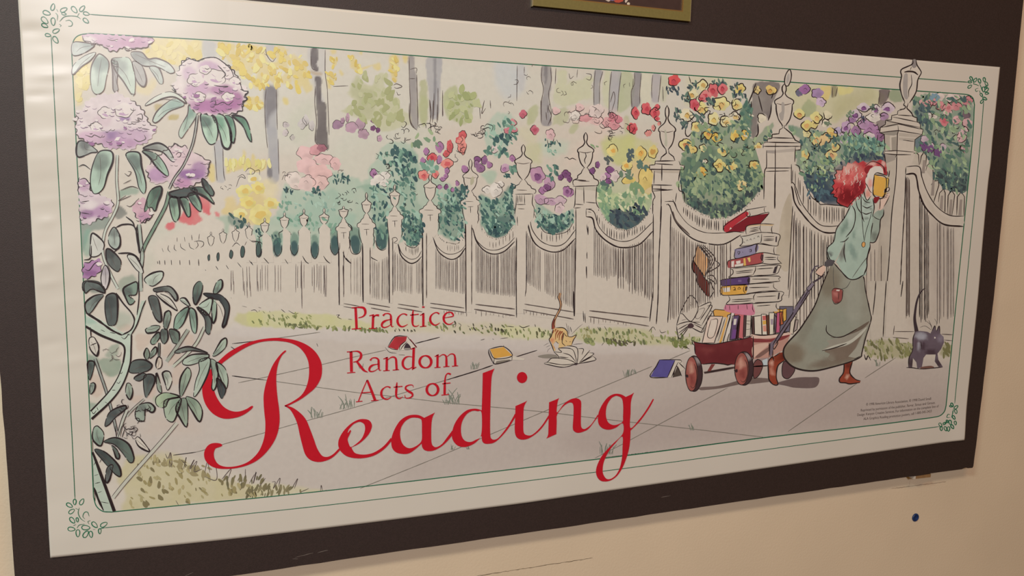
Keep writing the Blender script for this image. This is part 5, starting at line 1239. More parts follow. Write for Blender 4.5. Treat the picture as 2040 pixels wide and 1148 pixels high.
for x, y, r, c, core in ((1200, 95, 56, (214, 194, 130), (192, 150, 76)), (1095, 195, 58, (216, 200, 140), (196, 150, 72)), (1570, 130, 56, (216, 186, 100), (204, 160, 70)), (1385, 290, 82, (218, 194, 120), (206, 164, 90)), (1530, 300, 58, (216, 194, 122), (206, 168, 92)), (1190, 335, 66, (216, 190, 112), (206, 162, 84)), (1040, 395, 74, (218, 202, 152), (206, 164, 84)), (1310, 440, 66, (216, 196, 130), (210, 176, 84)), (1430, 465, 64, (216, 198, 138), (210, 172, 96)), (1520, 415, 56, (218, 204, 158), (206, 170, 100)), (1135, 505, 56, (214, 188, 112), (190, 150, 80)),
        (1255, 580, 56, (216, 172, 70), (196, 130, 60)), (1330, 620, 54, (216, 170, 60), (196, 136, 50)), (1520, 595, 58, (216, 178, 78), (206, 160, 62)), (1612, 590, 52, (214, 172, 70), (196, 146, 56)), (1040, 690, 74, (216, 186, 104), (188, 120, 70)), (1100, 740, 44, (214, 180, 96), None), (1405, 750, 58, (216, 192, 112), (200, 156, 76)), (1365, 890, 66, (216, 188, 104), (206, 164, 74)), (1480, 915, 58, (216, 190, 110), (204, 160, 80)), (1190, 975, 60, (218, 168, 66), (204, 146, 50)), (1710, 890, 50, (214, 184, 100), (200, 150, 70)), (1750, 710, 46, (214, 188, 110), (196, 150, 80)), (1585, 1100, 56, (214, 184, 120), (200, 148, 84)), (1780, 430, 48, (218, 206, 158), None), (1870, 150, 54, (212, 176, 92), (196, 140, 64)), (1735, 150, 40, (210, 180, 110), None), (1220, 855, 26, (214, 204, 160), None), (1200, 730, 40, (212, 192, 130), None)):
    bloom(s4, x, y, r * .92, r * .9, c, core, 2.0, 5, 0.28, .68, .2)
for x, y, rx, ry, c in ((1300, 150, 56, 66, (206, 96, 96)), (1395, 130, 46, 56, (208, 100, 100)), (1220, 200, 56, 60, (210, 120, 112)), (1110, 290, 50, 56, (200, 80, 90)), (1190, 230, 34, 34, (206, 104, 104)), (910, 55, 56, 60, (206, 70, 70))):
    bloom(s4, x, y, rx, ry, c, (186, 60, 70), 1.6, 6, 0.29, .5)

# --- right: yellow and purple bush, and the pink roses beyond the last post
s5 = holder('printed_shrub', 'dark green bush with yellow and lilac flowers behind the red hair')
b = Part('foliage', 0.20, s5)
T(1560, 170, 4.9925)
leaves(b, '40,420 200,430 480,490 700,480 1005,560 1005,690 760,740 520,810 480,900 300,1100 210,980 130,780 120,640 180,560', GR, 190, 16, 40, .42); leaves(b, '220,880 460,860 520,1100 300,1148 210,1000', [(58, 74, 82), (72, 96, 98), (48, 58, 70)], 60, 16, 38, .42)
leaves(b, '560,780 700,700 1000,660 1000,720 800,740', [(54, 62, 72), (66, 80, 84)], 34, 14, 34); leaves(b, '640,490 1000,560 990,640 700,640', [(96, 134, 112), (128, 158, 128), (76, 108, 94)], 70, 14, 36, .42)
leaves(b, '240,780 440,720 420,880 260,880', [(170, 176, 118), (128, 146, 98)], 26, 12, 30)
leaves(b, '270,600 400,600 380,650 290,650', [(70, 84, 76)], 10, 14, 30); leaves(b, '400,370 480,350 470,410', [(100, 112, 84)], 6, 14, 26); leaves(b, '640,280 700,260 690,340 640,340', [(110, 124, 92)], 7, 14, 30)
leaves(b, '130,40 180,60 160,110 120,100', [(96, 92, 104)], 5, 14, 30); leaves(b, '860,160 900,160 900,260 860,260', [(90, 104, 84)], 6, 14, 28); leaves(b, '760,310 820,320 800,360', [(70, 70, 84)], 5, 14, 28)
squiggles(b, '560,340 960,200 980,360 640,480', 16, 14, 34, 1.5); squiggles(b, '200,700 500,740 460,880 240,880', 12, 12, 30, 1.4); squiggles(b, '640,540 980,580 960,660 680,660', 14, 12, 30, 1.3)
b.done()
for x, y, r, c, core in ((165, 290, 56, (210, 184, 104), (196, 140, 74)), (240, 395, 58, (212, 180, 96), (200, 148, 78)), (335, 320, 60, (212, 184, 106), (204, 160, 86)), (310, 385, 44, (210, 176, 100), None), (445, 300, 46, (200, 190, 140), None), (480, 480, 58, (210, 172, 92), (196, 150, 70)), (330, 540, 62, (208, 178, 104), (200, 150, 90)), (410, 550, 66, (206, 166, 106), None), (515, 610, 48, (208, 180, 104), (190, 140, 80)), (480, 690, 60, (206, 172, 104), (190, 130, 84)), (225, 690, 48, (208, 176, 96), (196, 150, 78)), (240, 480, 44, (206, 190, 120), None), (420, 370, 40, (200, 186, 150), None)):
    bloom(s5, x, y, r * .9, r * .95, c, core, 2.0, 5, 0.28, .65, .18)
for x, y, rx, ry, c, core in ((800, 225, 60, 46, (190, 168, 172), PUR2), (720, 300, 60, 60, (190, 166, 170), PUR2), (925, 240, 40, 60, (194, 172, 172), PUR2), (1040, 230, 70, 50, (190, 164, 170), PUR2), (630, 420, 50, 60, (176, 140, 156), PUR2), (610, 520, 52, 56, (186, 156, 164), PUR2), (720, 450, 50, 46, (150, 104, 132), None), (860, 440, 80, 70, (164, 114, 142), None), (800, 380, 60, 50, (172, 128, 150), None), (890, 320, 70, 46, (206, 188, 176), None), (940, 480, 56, 40, (158, 108, 136), None), (970, 525, 36, 40, (140, 92, 118), None), (850, 500, 50, 40, (196, 172, 170), None), (690, 340, 40, 34, (150, 106, 136), None), (1010, 310, 46, 34, (160, 120, 140), None), (220, 40, 60, 44, (150, 96, 134), None), (335, 75, 54, 54, (152, 118, 144), None), (375, 160, 50, 44, (186, 156, 164), None), (160, 75, 34, 36, (130, 104, 124), None), (540, 450, 40, 34, (170, 150, 164), None)):
    bloom(s5, x, y, rx, ry, c, core, 1.6, 5, 0.29, .55)
s6 = holder('printed_shrub', 'pink rose bush beyond the rightmost post')
b = Part('foliage', 0.20, s6)
leaves(b, '1310,540 1290,300 1340,110 1860,120 1895,300 1880,500 1850,800 1820,1090 1700,1080 1600,1020 1500,920 1430,760 1310,650', GR, 260, 16, 42, .42); leaves(b, '1480,860 1660,840 1840,900 1820,1090 1700,1075 1600,1020', [(66, 80, 76), (84, 108, 92), (56, 64, 64)], 70, 14, 36, .42)
leaves(b, '1340,220 1440,220 1430,360 1340,380', [(74, 92, 90), (60, 72, 78)], 22, 14, 34); leaves(b, '1450,80 1540,80 1530,140 1450,130', [(112, 136, 140)], 8, 16, 36); leaves(b, '1780,220 1870,200 1860,320 1780,320', [(112, 88, 90), (96, 76, 80)], 12, 18, 40, .6)
squiggles(b, '1480,440 1620,440 1600,500 1490,490', 8, 12, 28, 1.4); squiggles(b, '1680,440 1860,340 1840,640 1760,640', 10, 16, 36, 1.5)
b.done()
for x, y, r, c, core in ((1385, 180, 36, (196, 140, 132), None), (1450, 180, 40, (200, 136, 128), None), (1500, 165, 40, (200, 128, 124), None), (1560, 210, 48, (202, 124, 120), (186, 100, 100)), (1645, 220, 46, (200, 130, 122), (184, 100, 98)), (1720, 210, 48, (196, 120, 116), None), (1830, 150, 48, (192, 116, 114), None), (1600, 345, 50, (202, 110, 108), (186, 84, 90)), (1730, 340, 46, (202, 150, 140), None), (1825, 370, 48, (196, 146, 138), None), (1455, 305, 32, (204, 186, 160), None), (1500, 310, 26, (200, 180, 156), None), (1770, 520, 50, (202, 156, 146), None), (1800, 460, 40, (200, 160, 150), None), (1805, 630, 40, (196, 146, 140), None), (1560, 110, 40, (206, 176, 156), None), (1660, 130, 44, (204, 174, 156), None), (1640, 270, 40, (204, 168, 150), None), (1720, 120, 36, (202, 170, 154), None)):
    bloom(s6, x, y, r, r, c, core, 1.5, 5, 0.28, .5)
for x, y, rx, ry in ((1395, 600, 36, 50), (1465, 640, 34, 40), (1545, 665, 44, 44)): bloom(s6, x, y, rx, ry, (112, 70, 108), None, 1.3, 5, 0.29, .5)
for x, y, rx, ry in ((1410, 530, 40, 34), (1590, 610, 34, 36), (1480, 600, 26, 26)): bloom(s6, x, y, rx, ry, (184, 156, 154), None, 1.2, 5, 0.285, .5)

# ================================================================== pavement drawing
jt = Part('pavement_joints', 0.30)
P0()
for s in ('462,685 514,679 638,662', '462,749 526,757 610,768.6 716,783 782,790 890,802.5 959,809 1093,822 1189,833.7 1340,850.5 1520,871', '474.6,762.8 531.5,751 615,732.5 696,713.6 769,697.4', '827,684.5 876,672',
          '345,907 390,901 442,886 528,862 587,845 679,819.7 760,796 840,771.8 883,759 949,739 982,727.6', '717,973.4 840,924 923,889 976,866 1093,816 1200,771 1299,730', '1185,913 1209,900.6 1239,885.5 1340,831 1449,773', '1025,712 1070,698', '1332,717 1375,698.5', '1569.6,860 1640,811 1707,764', '1722.5,753.4 1784,713'):
    jt.ink(s, 1.3, (122, 112, 98), wob=.2)
jt.ink('462,749 526,757', 1.7); jt.ink('462,685 514,679', 1.5); jt.ink('827,684.5 876,672', 1.8); jt.ink('982,727.6 949,739 890,757', 1.9); jt.ink('1025,712 1070,698', 1.7); jt.ink('345,907 390,901', 1.5)
jt.done(label='thin lines of the paving slabs')
# tufts of grass in the joints and along the verge
gt = Part('printed_grass', 0.31)
def tuft(x, y, h, col, n=5, w=1.6):
    for i in range(n):
        a = gt.r.uniform(-.9, .9); l = h * gt.r.uniform(.5, 1)
        gt.ink([(x + i*h*.12, y), (x + i*h*.12 + a*l*.3, y - l*.6), (x + i*h*.12 + a*l*.7, y - l)], w * gt.r.uniform(.6, 1.3), col)
for x, y, h in ((620, 834, 26), (632, 833, 20), (684, 815, 30), (676, 816, 18), (695, 812, 22), (716, 735, 14), (893, 805, 32), (902, 806, 26), (886, 806, 16), (938, 736, 16), (944, 735, 14), (1244, 751, 16), (1250, 748, 16), (1262, 745, 12), (898, 896, 12), (930, 895, 10), (1195, 905, 26), (1210, 905, 20), (1375, 858, 16), (1745, 730, 14)):
    tuft(x, y, h, (120, 124, 106))
T(500, 560)
gt.lines('0,225 30,220 50,240;60,235 65,222;90,230 105,245;140,228 145,240;165,255 175,270;230,215 260,240;285,225 330,250 360,245;440,260 455,275;650,260 675,258 660,275 690,290;740,290 770,295;500,475 510,500', 1.2)
GS = [(120, 126, 74), (150, 152, 92), (104, 108, 70)]
leaves(gt, '0,270 250,250 480,270 470,340 200,330 0,330', GS[:2], 34, 9, 20, .4, 60, 30); leaves(gt, '280,330 900,365 1050,370 1040,385 560,360 290,355', GS, 60, 9, 24, .4, 60, 60); leaves(gt, '1060,365 1250,375 1240,385 1060,385', [(80, 76, 60)], 10, 6, 12, .4, 80, 20)
leaves(gt, '1350,320 1600,320 1990,340 1990,400 1600,395 1440,370', GS + [(76, 72, 56)], 46, 8, 18, .4, 60, 30)
gt.lines('1520,335 1560,330 1550,355;1580,320 1600,335 1590,355;1650,340 1665,350;1690,330 1700,355;1780,340 1800,360;1820,320 1835,350;1930,365 1945,385;1750,450 1780,442;1840,440 1850,445;1900,440 1960,432', 1.2, INK2)
T(1000, 560)
leaves(gt, '0,360 340,380 330,440 80,430', GS[:2] + [(96, 92, 60)], 30, 9, 20, .4, 75, 20); leaves(gt, '560,370 900,370 1300,390 1510,430 1420,480 1000,470 620,450', GS + [(150, 142, 88)], 110, 9, 22, .4, 75, 30); leaves(gt, '620,450 720,460 700,480;'.replace(';', ''), GS, 12, 12, 26, .5, 60, 40)
leaves(gt, '800,450 1040,460 1030,490 810,480', [(116, 122, 62), (90, 84, 60)], 26, 10, 26, .4, 60, 40); leaves(gt, '1280,450 1430,470 1400,500 1300,490', [(116, 122, 62)], 20, 12, 28, .5, 60, 40)
gt.lines('40,345 90,350;130,340 160,355 210,340;250,330 255,350;520,350 530,390;620,365 650,370 640,385;660,340 665,370;700,360 710,380;730,350 740,375;780,345 800,380;830,360 835,375;890,480 910,455 930,475 950,455 980,470 1010,450;1120,385 1150,350 1170,375;1200,370 1215,395 1250,385;760,490 775,470;1370,520 1390,500 1430,520', 1.4)
T(1520, 560)
leaves(gt, '790,470 900,450 1130,470 1110,570 1000,590 850,580 780,560', [(128, 122, 70), (104, 98, 58), (150, 142, 92)], 70, 12, 30, .4, 75, 25); leaves(gt, '1380,480 1440,480 1435,570 1360,560', [(112, 104, 60)], 14, 12, 28, .4, 75, 25); gt.lines('770,560 785,600 800,570 820,605', 2)
# lower left lawn
T(0, 848)
leaves(gt, '930,600 1000,500 1000,330 1100,240 1300,240 1600,380 1990,500 1700,560 1300,600 1000,625', [(182, 168, 118), (160, 146, 96), (134, 122, 84), (176, 164, 116)], 90, 12, 30, .45, 60, 40); leaves(gt, '1150,260 1450,260 1650,370 1540,400 1300,320', [(160, 146, 104)], 24, 14, 34, .45, 50, 50)
leaves(gt, '1700,400 1990,400 1990,540 1800,500', [(130, 120, 84), (112, 106, 76)], 24, 16, 40, .3, 100, 25)
gt.lines('1260,215 1280,250 1300,205 1310,290 1290,305 1300,210;1400,330 1420,240 1400,330;1380,260 1430,310;1440,330 1480,260 1450,330 1500,270 1480,350 1540,330;1560,360 1580,280 1600,360;1640,260 1650,410 1560,390;1690,410 1760,330 1740,400;1870,330 1870,410;1900,440 1940,370;1950,350 1930,440;1340,570 1360,605;1310,320 1290,260', 1.2, INK2)
T(500, 848)
leaves(gt, '0,470 300,470 540,500 300,520 0,540', [(122, 112, 78), (140, 128, 90)], 34, 14, 34, .3, 105, 30)
gt.lines('20,440 40,355 15,440;60,470 110,400;160,430 185,430 170,480 220,400 210,470;310,480 355,405 330,480;370,510 440,480;530,500 535,455 545,500;570,490 578,500', 1.3, INK2)
gt.done(label='tufts of drawn grass along the path and lawn')['kind'] = 'stuff'

# ================================================================== printed books
PG = PAPER * 0.97
def book(z=0.62):
    return Part('printed_book', z)
T(1400, 400, 5.22)
books = []
def stack_book(spine, spine_col, pages, extra, page_lines, cover=None, z=0.64):
    b = book(z)
    if pages: b.fill(pages, PG, smooth=False, mott=.02)
    if cover: b.fill(cover[0], cover[1], smooth=False)
    if spine: b.fill(spine, spine_col, smooth=True, grid=5, mott=.1)
    for p, c in extra: b.fill(p, c, smooth=False)
    for s in page_lines.split(';'):
        if s.strip(): b.ink(s, 1.5, smooth=True)
    return b.done()
stack_book('218,290 235,240 300,195 440,108 460,115 470,150 330,255 275,310 240,328 220,318', (176, 34, 46), '455,108 560,80 655,62 640,90 645,120 670,132 560,150 470,170',
    [('285,275 300,290 275,302', (226, 190, 170))], '220,320 215,285 235,250 440,112 460,95 660,60;455,105 450,150 470,165 490,150 480,110;640,70 635,100 650,125;470,168 560,150 650,125 685,130 600,235;240,328 330,322 425,330', ('250,325 330,255 470,165 680,132 600,238 540,250 460,260 430,320', (120, 22, 34)))
stack_book(None, None, '445,300 470,258 600,245 740,248 715,285 722,345 610,320 580,335 450,350', [('460,262 600,245 740,248 720,262 600,258 470,270', (196, 160, 112))], '450,350 445,300 465,260 600,240 740,245;600,245 592,290 605,325;720,262 712,300 722,345;490,290 580,275;490,310 590,290;480,325 580,308')
stack_book(None, None, '390,370 600,330 790,352 785,420 760,470 600,440 380,470 405,420', [('395,375 600,335 605,430 400,462', (186, 172, 150)), ('755,375 770,370 768,430 752,430', (70, 56, 58))], '385,372 470,362 600,330 790,350 785,430 760,472 600,440;390,372 410,400 405,450 380,470 460,470 590,440;610,345 605,420 590,440;625,375 740,372;630,400 740,398;630,415 735,412;415,440 425,425 435,440;450,420 460,405 470,420;485,410 495,395 505,410;525,400 533,385 542,398;565,382 575,365 585,380')
stack_book('330,520 345,500 560,455 545,545 360,605 335,590', (134, 122, 140), '560,450 740,475 735,560 620,540 550,545', [('550,450 570,455 560,530 545,540', (80, 66, 72))], '345,500 330,540 340,600 480,570;345,500 480,475 570,450 745,472;740,480 735,520 745,560;360,530 385,530 370,560 360,530;410,530 415,540;480,515 500,505 500,530 480,530;565,455 545,500 550,545')
stack_book('255,650 275,620 440,585 610,540 625,560 600,650 440,680 280,700 258,685', (160, 66, 64), '620,545 800,570 780,600 800,650 620,660 600,640', [('295,630 325,625 320,690 295,690', (222, 200, 176)), ('342,630 390,620 390,650 350,660', (226, 206, 184)), ('420,600 440,597 448,675 425,680', (206, 158, 62)), ('460,595 490,588 495,630 480,640', (214, 170, 80)), ('330,665 420,650 415,680 330,690', (212, 186, 164)), ('610,560 630,560 625,615 605,630', (70, 44, 48))], '258,690 255,645 280,618 440,585 610,540 800,568;610,545 600,600 605,650 280,700;780,575 775,610 820,655;640,590 760,590;640,610 760,612;600,650 700,660 815,652')
stack_book(None, None, '300,720 320,700 540,680 790,672 780,720 750,760 540,775 270,800 310,760', [('745,690 780,672 755,755 725,755', (60, 48, 50))], '280,705 310,720 310,760 270,800 420,790 520,770;310,705 540,682 790,670 795,710 750,765 530,780;545,680 545,720 520,770;340,740 520,720;345,755 510,740;560,710 730,700')
stack_book('185,850 205,820 470,790 490,800 480,870 440,880 210,885 190,880', (86, 58, 100), '480,795 790,785 785,820 800,835 640,850 490,860', [('365,822 400,822 400,845 365,845', (112, 84, 122)), ('470,805 490,808 485,850 465,850', (56, 40, 48))], '190,880 185,845 205,820 480,790 790,785 785,810 800,835;480,870 640,850 800,838;510,815 690,815;480,795 465,830 480,868')
stack_book('180,930 200,890 440,870 460,880 440,970 300,980 200,975 182,960', (206, 146, 42), '450,872 735,855 735,900 770,935 600,945 440,970', [('205,910 280,900 280,945 215,950', (224, 206, 176)), ('440,890 465,892 455,935 435,940', (70, 50, 40))], '200,890 178,930 190,970 240,985 440,970;200,890 440,868 740,852;735,860 735,900 775,930;440,970 600,945 775,935;310,905 330,900 335,925 315,928 345,930;360,920 375,898 390,918 360,922;430,880 420,930 440,965;480,905 690,900')
stack_book(None, None, '265,990 540,965 815,945 815,990 790,1045 540,1060 255,1080 275,1030', [('785,955 800,955 792,1020 775,1030', (56, 46, 46))], '265,990 280,1030 255,1080 520,1062;255,985 440,975 540,960 820,945 818,1000 790,1048 540,1060;545,965 525,1000 530,1035;300,1030 520,1020;560,1000 760,990;300,1050 500,1040')
stack_book('232,1085 250,1075 510,1070 520,1080 520,1190 240,1150', (196, 110, 126), '520,1068 780,1055 765,1100 780,1150 520,1165', [], '232,1085 235,1130;232,1082 510,1070 780,1052;765,1065 760,1100 775,1130;520,1075 515,1120 530,1160;275,1090 280,1140;365,1085 365,1130;455,1080 460,1130;560,1095 700,1085')

# books standing in the wagon
T(1340, 580, 5.218)
def up(poly, col, inner=(), lines='', z=0.60, w=1.5):
    b = book(z); b.fill(poly, col, smooth=False, grid=6, mott=.08); b.ink(poly, w, closed=True, smooth=False)
    for p, c in inner: b.fill(p, c, smooth=False)
    if lines: b.lines(lines, 1.2)
    return b.done()
up('420,205 440,190 610,205 520,540 470,540', (206, 144, 52), z=0.58); up('570,250 640,225 560,540 500,540', PG, [('610,230 640,225 590,430 540,520', (222, 208, 184))], '610,240 520,520', z=0.585)
up('370,260 520,262 430,540 305,540', (212, 176, 152), [('395,300 465,300 425,470 360,468', (216, 182, 158)), ('520,270 560,275 480,540 435,540', PG), ('560,270 575,272 510,520 492,520', (206, 148, 60))], '395,300 465,300 425,470 360,468 395,300;520,270 435,530;545,280 470,520;510,300 460,480', z=0.60)
up('640,215 770,210 735,500 690,490 640,480', (190, 92, 92), z=0.575); up('620,260 690,250 660,500 590,510', (94, 68, 96), [('635,290 665,288 655,350 630,352', (206, 192, 180)), ('625,400 660,400 650,490 610,495', (112, 64, 120))], z=0.59)
up('760,235 815,230 805,465 750,480', PG, [], '765,310 810,310;760,400 805,395;762,340 800,345', z=0.585); up('640,490 690,260 700,260 680,500', (70, 40, 44), z=0.595); up('740,240 765,235 755,470 730,480', (78, 56, 54), z=0.592)
up('815,265 920,255 925,455 820,450', (214, 186, 160), z=0.585); up('825,270 845,270 850,450 825,450', (84, 56, 52), z=0.59)
up('920,240 970,240 980,455 930,455', (220, 196, 160), [('930,258 965,255 970,300 935,305', (190, 84, 76)), ('932,310 968,305 970,345 935,350', (206, 150, 46)), ('935,360 968,355 975,420 940,420', (206, 130, 104))], z=0.587)
up('965,255 1000,250 1010,450 985,455', (96, 56, 40), z=0.583); up('1000,225 1055,225 1055,450 1005,455', (216, 196, 158), [('1015,290 1045,290 1042,350 1018,350', (150, 130, 134))], z=0.589); up('1055,230 1080,235 1070,440 1045,445', (120, 100, 108), z=0.584)
up('1080,225 1130,218 1110,430 1065,435', (182, 76, 104), z=0.588); up('1035,185 1150,190 1145,330 1120,350 1050,230', (200, 140, 46), z=0.580); up('1110,215 1140,215 1150,340 1110,360', (188, 90, 44), z=0.590); up('1145,190 1180,180 1180,300 1140,330', (206, 152, 44), z=0.591)
up('1110,160 1255,160 1225,420 1110,430', (104, 94, 104), z=0.578); up('1225,300 1260,255 1280,270 1250,450 1210,440', (196, 176, 150), z=0.593); up('1270,300 1305,300 1290,400 1250,430', (160, 138, 124), z=0.592)

# falling and fallen books
T(1330, 470, 5.467)
b = book(0.66)
b.fill('330,100 440,80 505,225 500,290 430,400 400,480 410,420 450,280 440,265', PG, smooth=False); b.fill('505,260 560,320 430,410 490,320', PG, smooth=False); b.fill('425,440 500,435 530,520 450,465 505,600 450,680 440,520', PG, smooth=False)
b.fill('320,100 445,265 430,340 400,440 285,280', (206, 148, 92), smooth=False, grid=6, mott=.1); b.fill('268,265 300,310 400,460 445,520 450,660 430,660 320,510 310,430 270,370', (96, 34, 28), smooth=False, grid=6, mott=.15)
b.lines('320,95 300,200 285,280 400,440;330,100 445,265 400,480;268,265 270,370 315,430 320,510 430,660;270,270 310,320 400,460 450,520 455,680;380,95 505,225 500,290 430,410;505,260 560,320 420,410;345,100 460,250 450,290;365,100 480,240 470,300 430,400;425,445 480,428 520,470 530,525;430,455 500,500 520,530;450,470 480,540 510,610;455,680 505,600', 1.8); b.done(label='brown open book tumbling off the stack')
b = book(0.66)
b.fill('245,650 330,775 470,725 480,775 370,1050 260,1000 220,1010 130,1120 95,980 130,845', PG, smooth=False, mott=.03)
b.lines('130,845 245,650 330,775 255,930 160,850 130,850;130,850 95,975;330,775 470,728 350,920;430,765 480,770 370,970;95,975 150,950 250,935 370,980;250,940 350,940;95,980 105,1060 130,1120 230,990;110,1020 220,960;115,1060 230,975;120,1090 220,990;260,1000 370,1050 400,1000;280,960 380,1010;460,815 490,825;490,820 360,1050', 1.6)
b.fill('215,1000 225,960 260,950 285,980 260,1005', (70, 48, 50)); b.lines('340,800 400,790 350,890 300,890 340,800;245,720 265,750;240,740 255,770;150,920 200,910', 1.0, INK2); b.done(label='open white book falling beside the wagon')
T(1000, 560)
b = book(0.64); b.fill('1200,598 1365,600 1390,670 1300,735 1132,732 1170,660', PG, smooth=False); b.fill('1200,600 1318,604 1258,735 1130,730 1175,650', (84, 74, 132), smooth=False, grid=7, mott=.12); b.fill('1335,650 1365,720 1300,735', (74, 62, 54), smooth=False)
b.lines('1200,600 1360,602 1358,625;1200,600 1175,650 1130,730 1260,735;1318,604 1260,735;1340,620 1290,735;1345,620 1395,670;1300,735 1330,650 1370,725', 1.7); b.done(label='blue book lying open face down like a tent')
T(500, 560)
b = book(0.64); b.fill('1815,520 1925,500 1990,570 2085,590 2080,605 1990,600 1860,635 1845,600', PG, smooth=False); b.fill('1820,520 1925,503 1992,568 1855,590', (212, 152, 42), smooth=False, grid=6, mott=.08); b.fill('1870,612 1970,598 1980,605 1880,635', (130, 118, 104))
b.lines('1815,518 1925,500 1990,570 1860,592 1815,520;1810,522 1815,560 1850,635;1855,592 1858,632 1985,605;1990,570 1988,605;1925,500 1925,490', 1.7); b.done(label='yellow closed book lying on the path')
T(680, 600, 7.916)
b = book(0.64); b.fill('735,720 850,560 1060,555 1190,730 1100,760 760,800', PG, smooth=False); b.fill('735,725 850,560 1035,558 1020,620 930,690 890,770', (176, 32, 44), grid=7, mott=.2, smooth=False); b.fill('1070,600 1090,600 1190,720 1175,735', (140, 20, 34), smooth=False)
b.fill('1035,660 1090,720 1080,765 990,765 1000,700', (60, 46, 54)); b.fill('995,740 1085,740 1080,768 990,768', (146, 136, 124), smooth=False)
b.lines('730,720 850,560 1040,553;1045,560 1070,600 1190,730;1020,625 930,700 910,775;1035,640 960,720 930,775;830,560 850,555;735,725 800,755 890,770', 1.5); b.lines('690,730 760,805 870,820;900,845 1000,850', .9, INK2); b.done(label='red book lying open face down like a tent')

# ================================================================== printed wagon
wg = holder('printed_wagon', 'dark red toy wagon loaded with books')
T(1340, 580, 5.218)
b = Part('wagon_shadow', 0.52, wg); b.fill('290,1000 480,985 700,925 830,900 1000,910 1080,930 820,965 700,970 500,1010 290,1030', (110, 88, 78)); b.fill('320,840 640,785 640,805 330,860', (84, 62, 56)); b.fill('1080,960 1180,925 1290,900 1420,895 1520,905 1480,1000 1280,1005 1180,985', (104, 82, 76)); b.done()
b = Part('axle_strut', 0.54, wg)
b.fill('360,830 400,760 440,760 390,835', (120, 50, 46), smooth=False); b.ink('330,850 630,795', 2.2); b.done()
b = Part('axle', 0.54, wg)
b.fill('820,720 1000,690 1000,760 830,790', (150, 120, 110), smooth=False); b.fill('930,720 985,700 980,770 935,770', (170, 176, 172), smooth=False); b.lines('820,785 1000,775', 2.2); b.done()
for p, c in (('885,710 935,760 905,860 850,910 835,860 840,760', (110, 60, 56)), ('1140,770 1170,730 1250,760 1265,830 1200,910 1140,880', (96, 62, 62))):
    b = Part('wheel', 0.55, wg); b.fill(p, c, grid=8, mott=.15); b.ink(p, 1.5, closed=True); b.done()
b = Part('wagon_box', 0.68, wg)
b.fill('210,510 240,535 420,550 600,520 760,490 830,465 835,660 800,760 560,765 430,750 300,760 232,650 232,580', (106, 34, 38), smooth=False, grid=7, blobs=[(550, 700, 200, 60, (92, 26, 32), .6), (350, 620, 90, 30, (134, 58, 54), .5), (700, 520, 140, 20, (136, 62, 58), .6)], mott=.15)
b.fill('835,480 960,490 1150,450 1225,440 1180,560 1140,620 1000,690 830,710', (176, 124, 104), smooth=False, grid=8, mott=.1); b.fill('830,490 1000,500 1160,460 1215,460 1130,510 1000,530 835,530', (126, 48, 48)); b.fill('835,570 1000,545 900,640 835,690', (198, 156, 130)); b.fill('860,680 1000,580 1000,620 900,690', (120, 84, 72))
b.fill('820,450 1000,460 1200,430 1230,445 1150,465 1000,490 830,490', (206, 166, 142))
b.lines('205,512 250,535 420,552 600,520 760,490 830,462;225,560 232,650;200,512 205,545 230,565;835,470 835,660 830,720;310,760 430,750 540,760 570,768 620,755;1000,540 1005,660;815,445 950,460 1190,428', 2.0); b.done()
def wheel(cx, cy, rx, ry, tyre):
    b = Part('wheel', 0.70, wg)
    t = np.linspace(0, 2*math.pi, 24, endpoint=False); tl = 0.16
    o = np.c_[cx + tyre*.5 + (rx + tyre*.5)*np.cos(t) , cy - 4 + (ry + 6)*np.sin(t)]
    b.fill(o, (62, 40, 42), grid=7, blobs=[(cx + rx, cy - ry*.8, tyre, ry*.3, (150, 132, 124), .9)], mott=.1); b.ink(o, 1.8, closed=True)
    o = np.c_[cx + rx*np.cos(t), cy + ry*np.sin(t)]
    b.fill(o, (150, 74, 62), grid=6, blobs=[(cx - rx*.1, cy - ry*.35, rx*.5, ry*.35, (206, 150, 122), .7), (cx + rx*.2, cy + ry*.35, rx*.5, ry*.35, (112, 40, 38), .7)], mott=.15); b.ink(o, 1.4, closed=True)
    b.ink(np.c_[cx + rx*.2 + rx*.66*np.cos(t[:14] - 1.2), cy + ry*.1 + ry*.72*np.sin(t[:14] - 1.2)], 1.2); b.dab(cx - rx*.75, cy + ry*.12, 14, 18, (60, 34, 36)); b.ink([(cx - rx*1.1, cy + ry*.1), (cx - rx*.6, cy + ry*.12)], 2.2)
    b.done()
wheel(195, 862, 62, 178, 50); wheel(715, 808, 72, 168, 50)
b = Part('pull_handle', 0.76, wg)
b.fill('1400,-5 1425,10 1250,270 1120,470 1060,545 1040,610 1020,700 1000,640 1010,540 1060,500', (108, 92, 100), smooth=False, grid=7, mott=.15); b.lines('1400,0 1240,240 1090,470 1040,560;1420,15 1250,280 1110,490 1060,560;1040,560 1050,605 1090,540 1070,510;1010,540 1000,690;1040,610 1035,690', 1.9)
T(1590, 490, 5.22)
b.fill('85,440 135,380 165,395 115,470 20,620 -50,700 -60,680 0,590 80,470', (104, 88, 96), smooth=False); b.fill('85,440 140,385 165,400 110,470', (120, 104, 108), smooth=False)
b.ink('140,385 132,300 160,235 175,215 215,205', [1.5, 2.4, 2.8, 2.6, 2.0], (84, 70, 76)); b.ink('150,380 200,350 240,320 265,295', [3, 3.6, 3.4, 2.4], (66, 52, 56)); b.lines('85,440 140,380;85,440 110,470 165,400;80,455 0,580 -40,640;100,470 20,600', 1.6)
b.done(label='long grey pull handle')

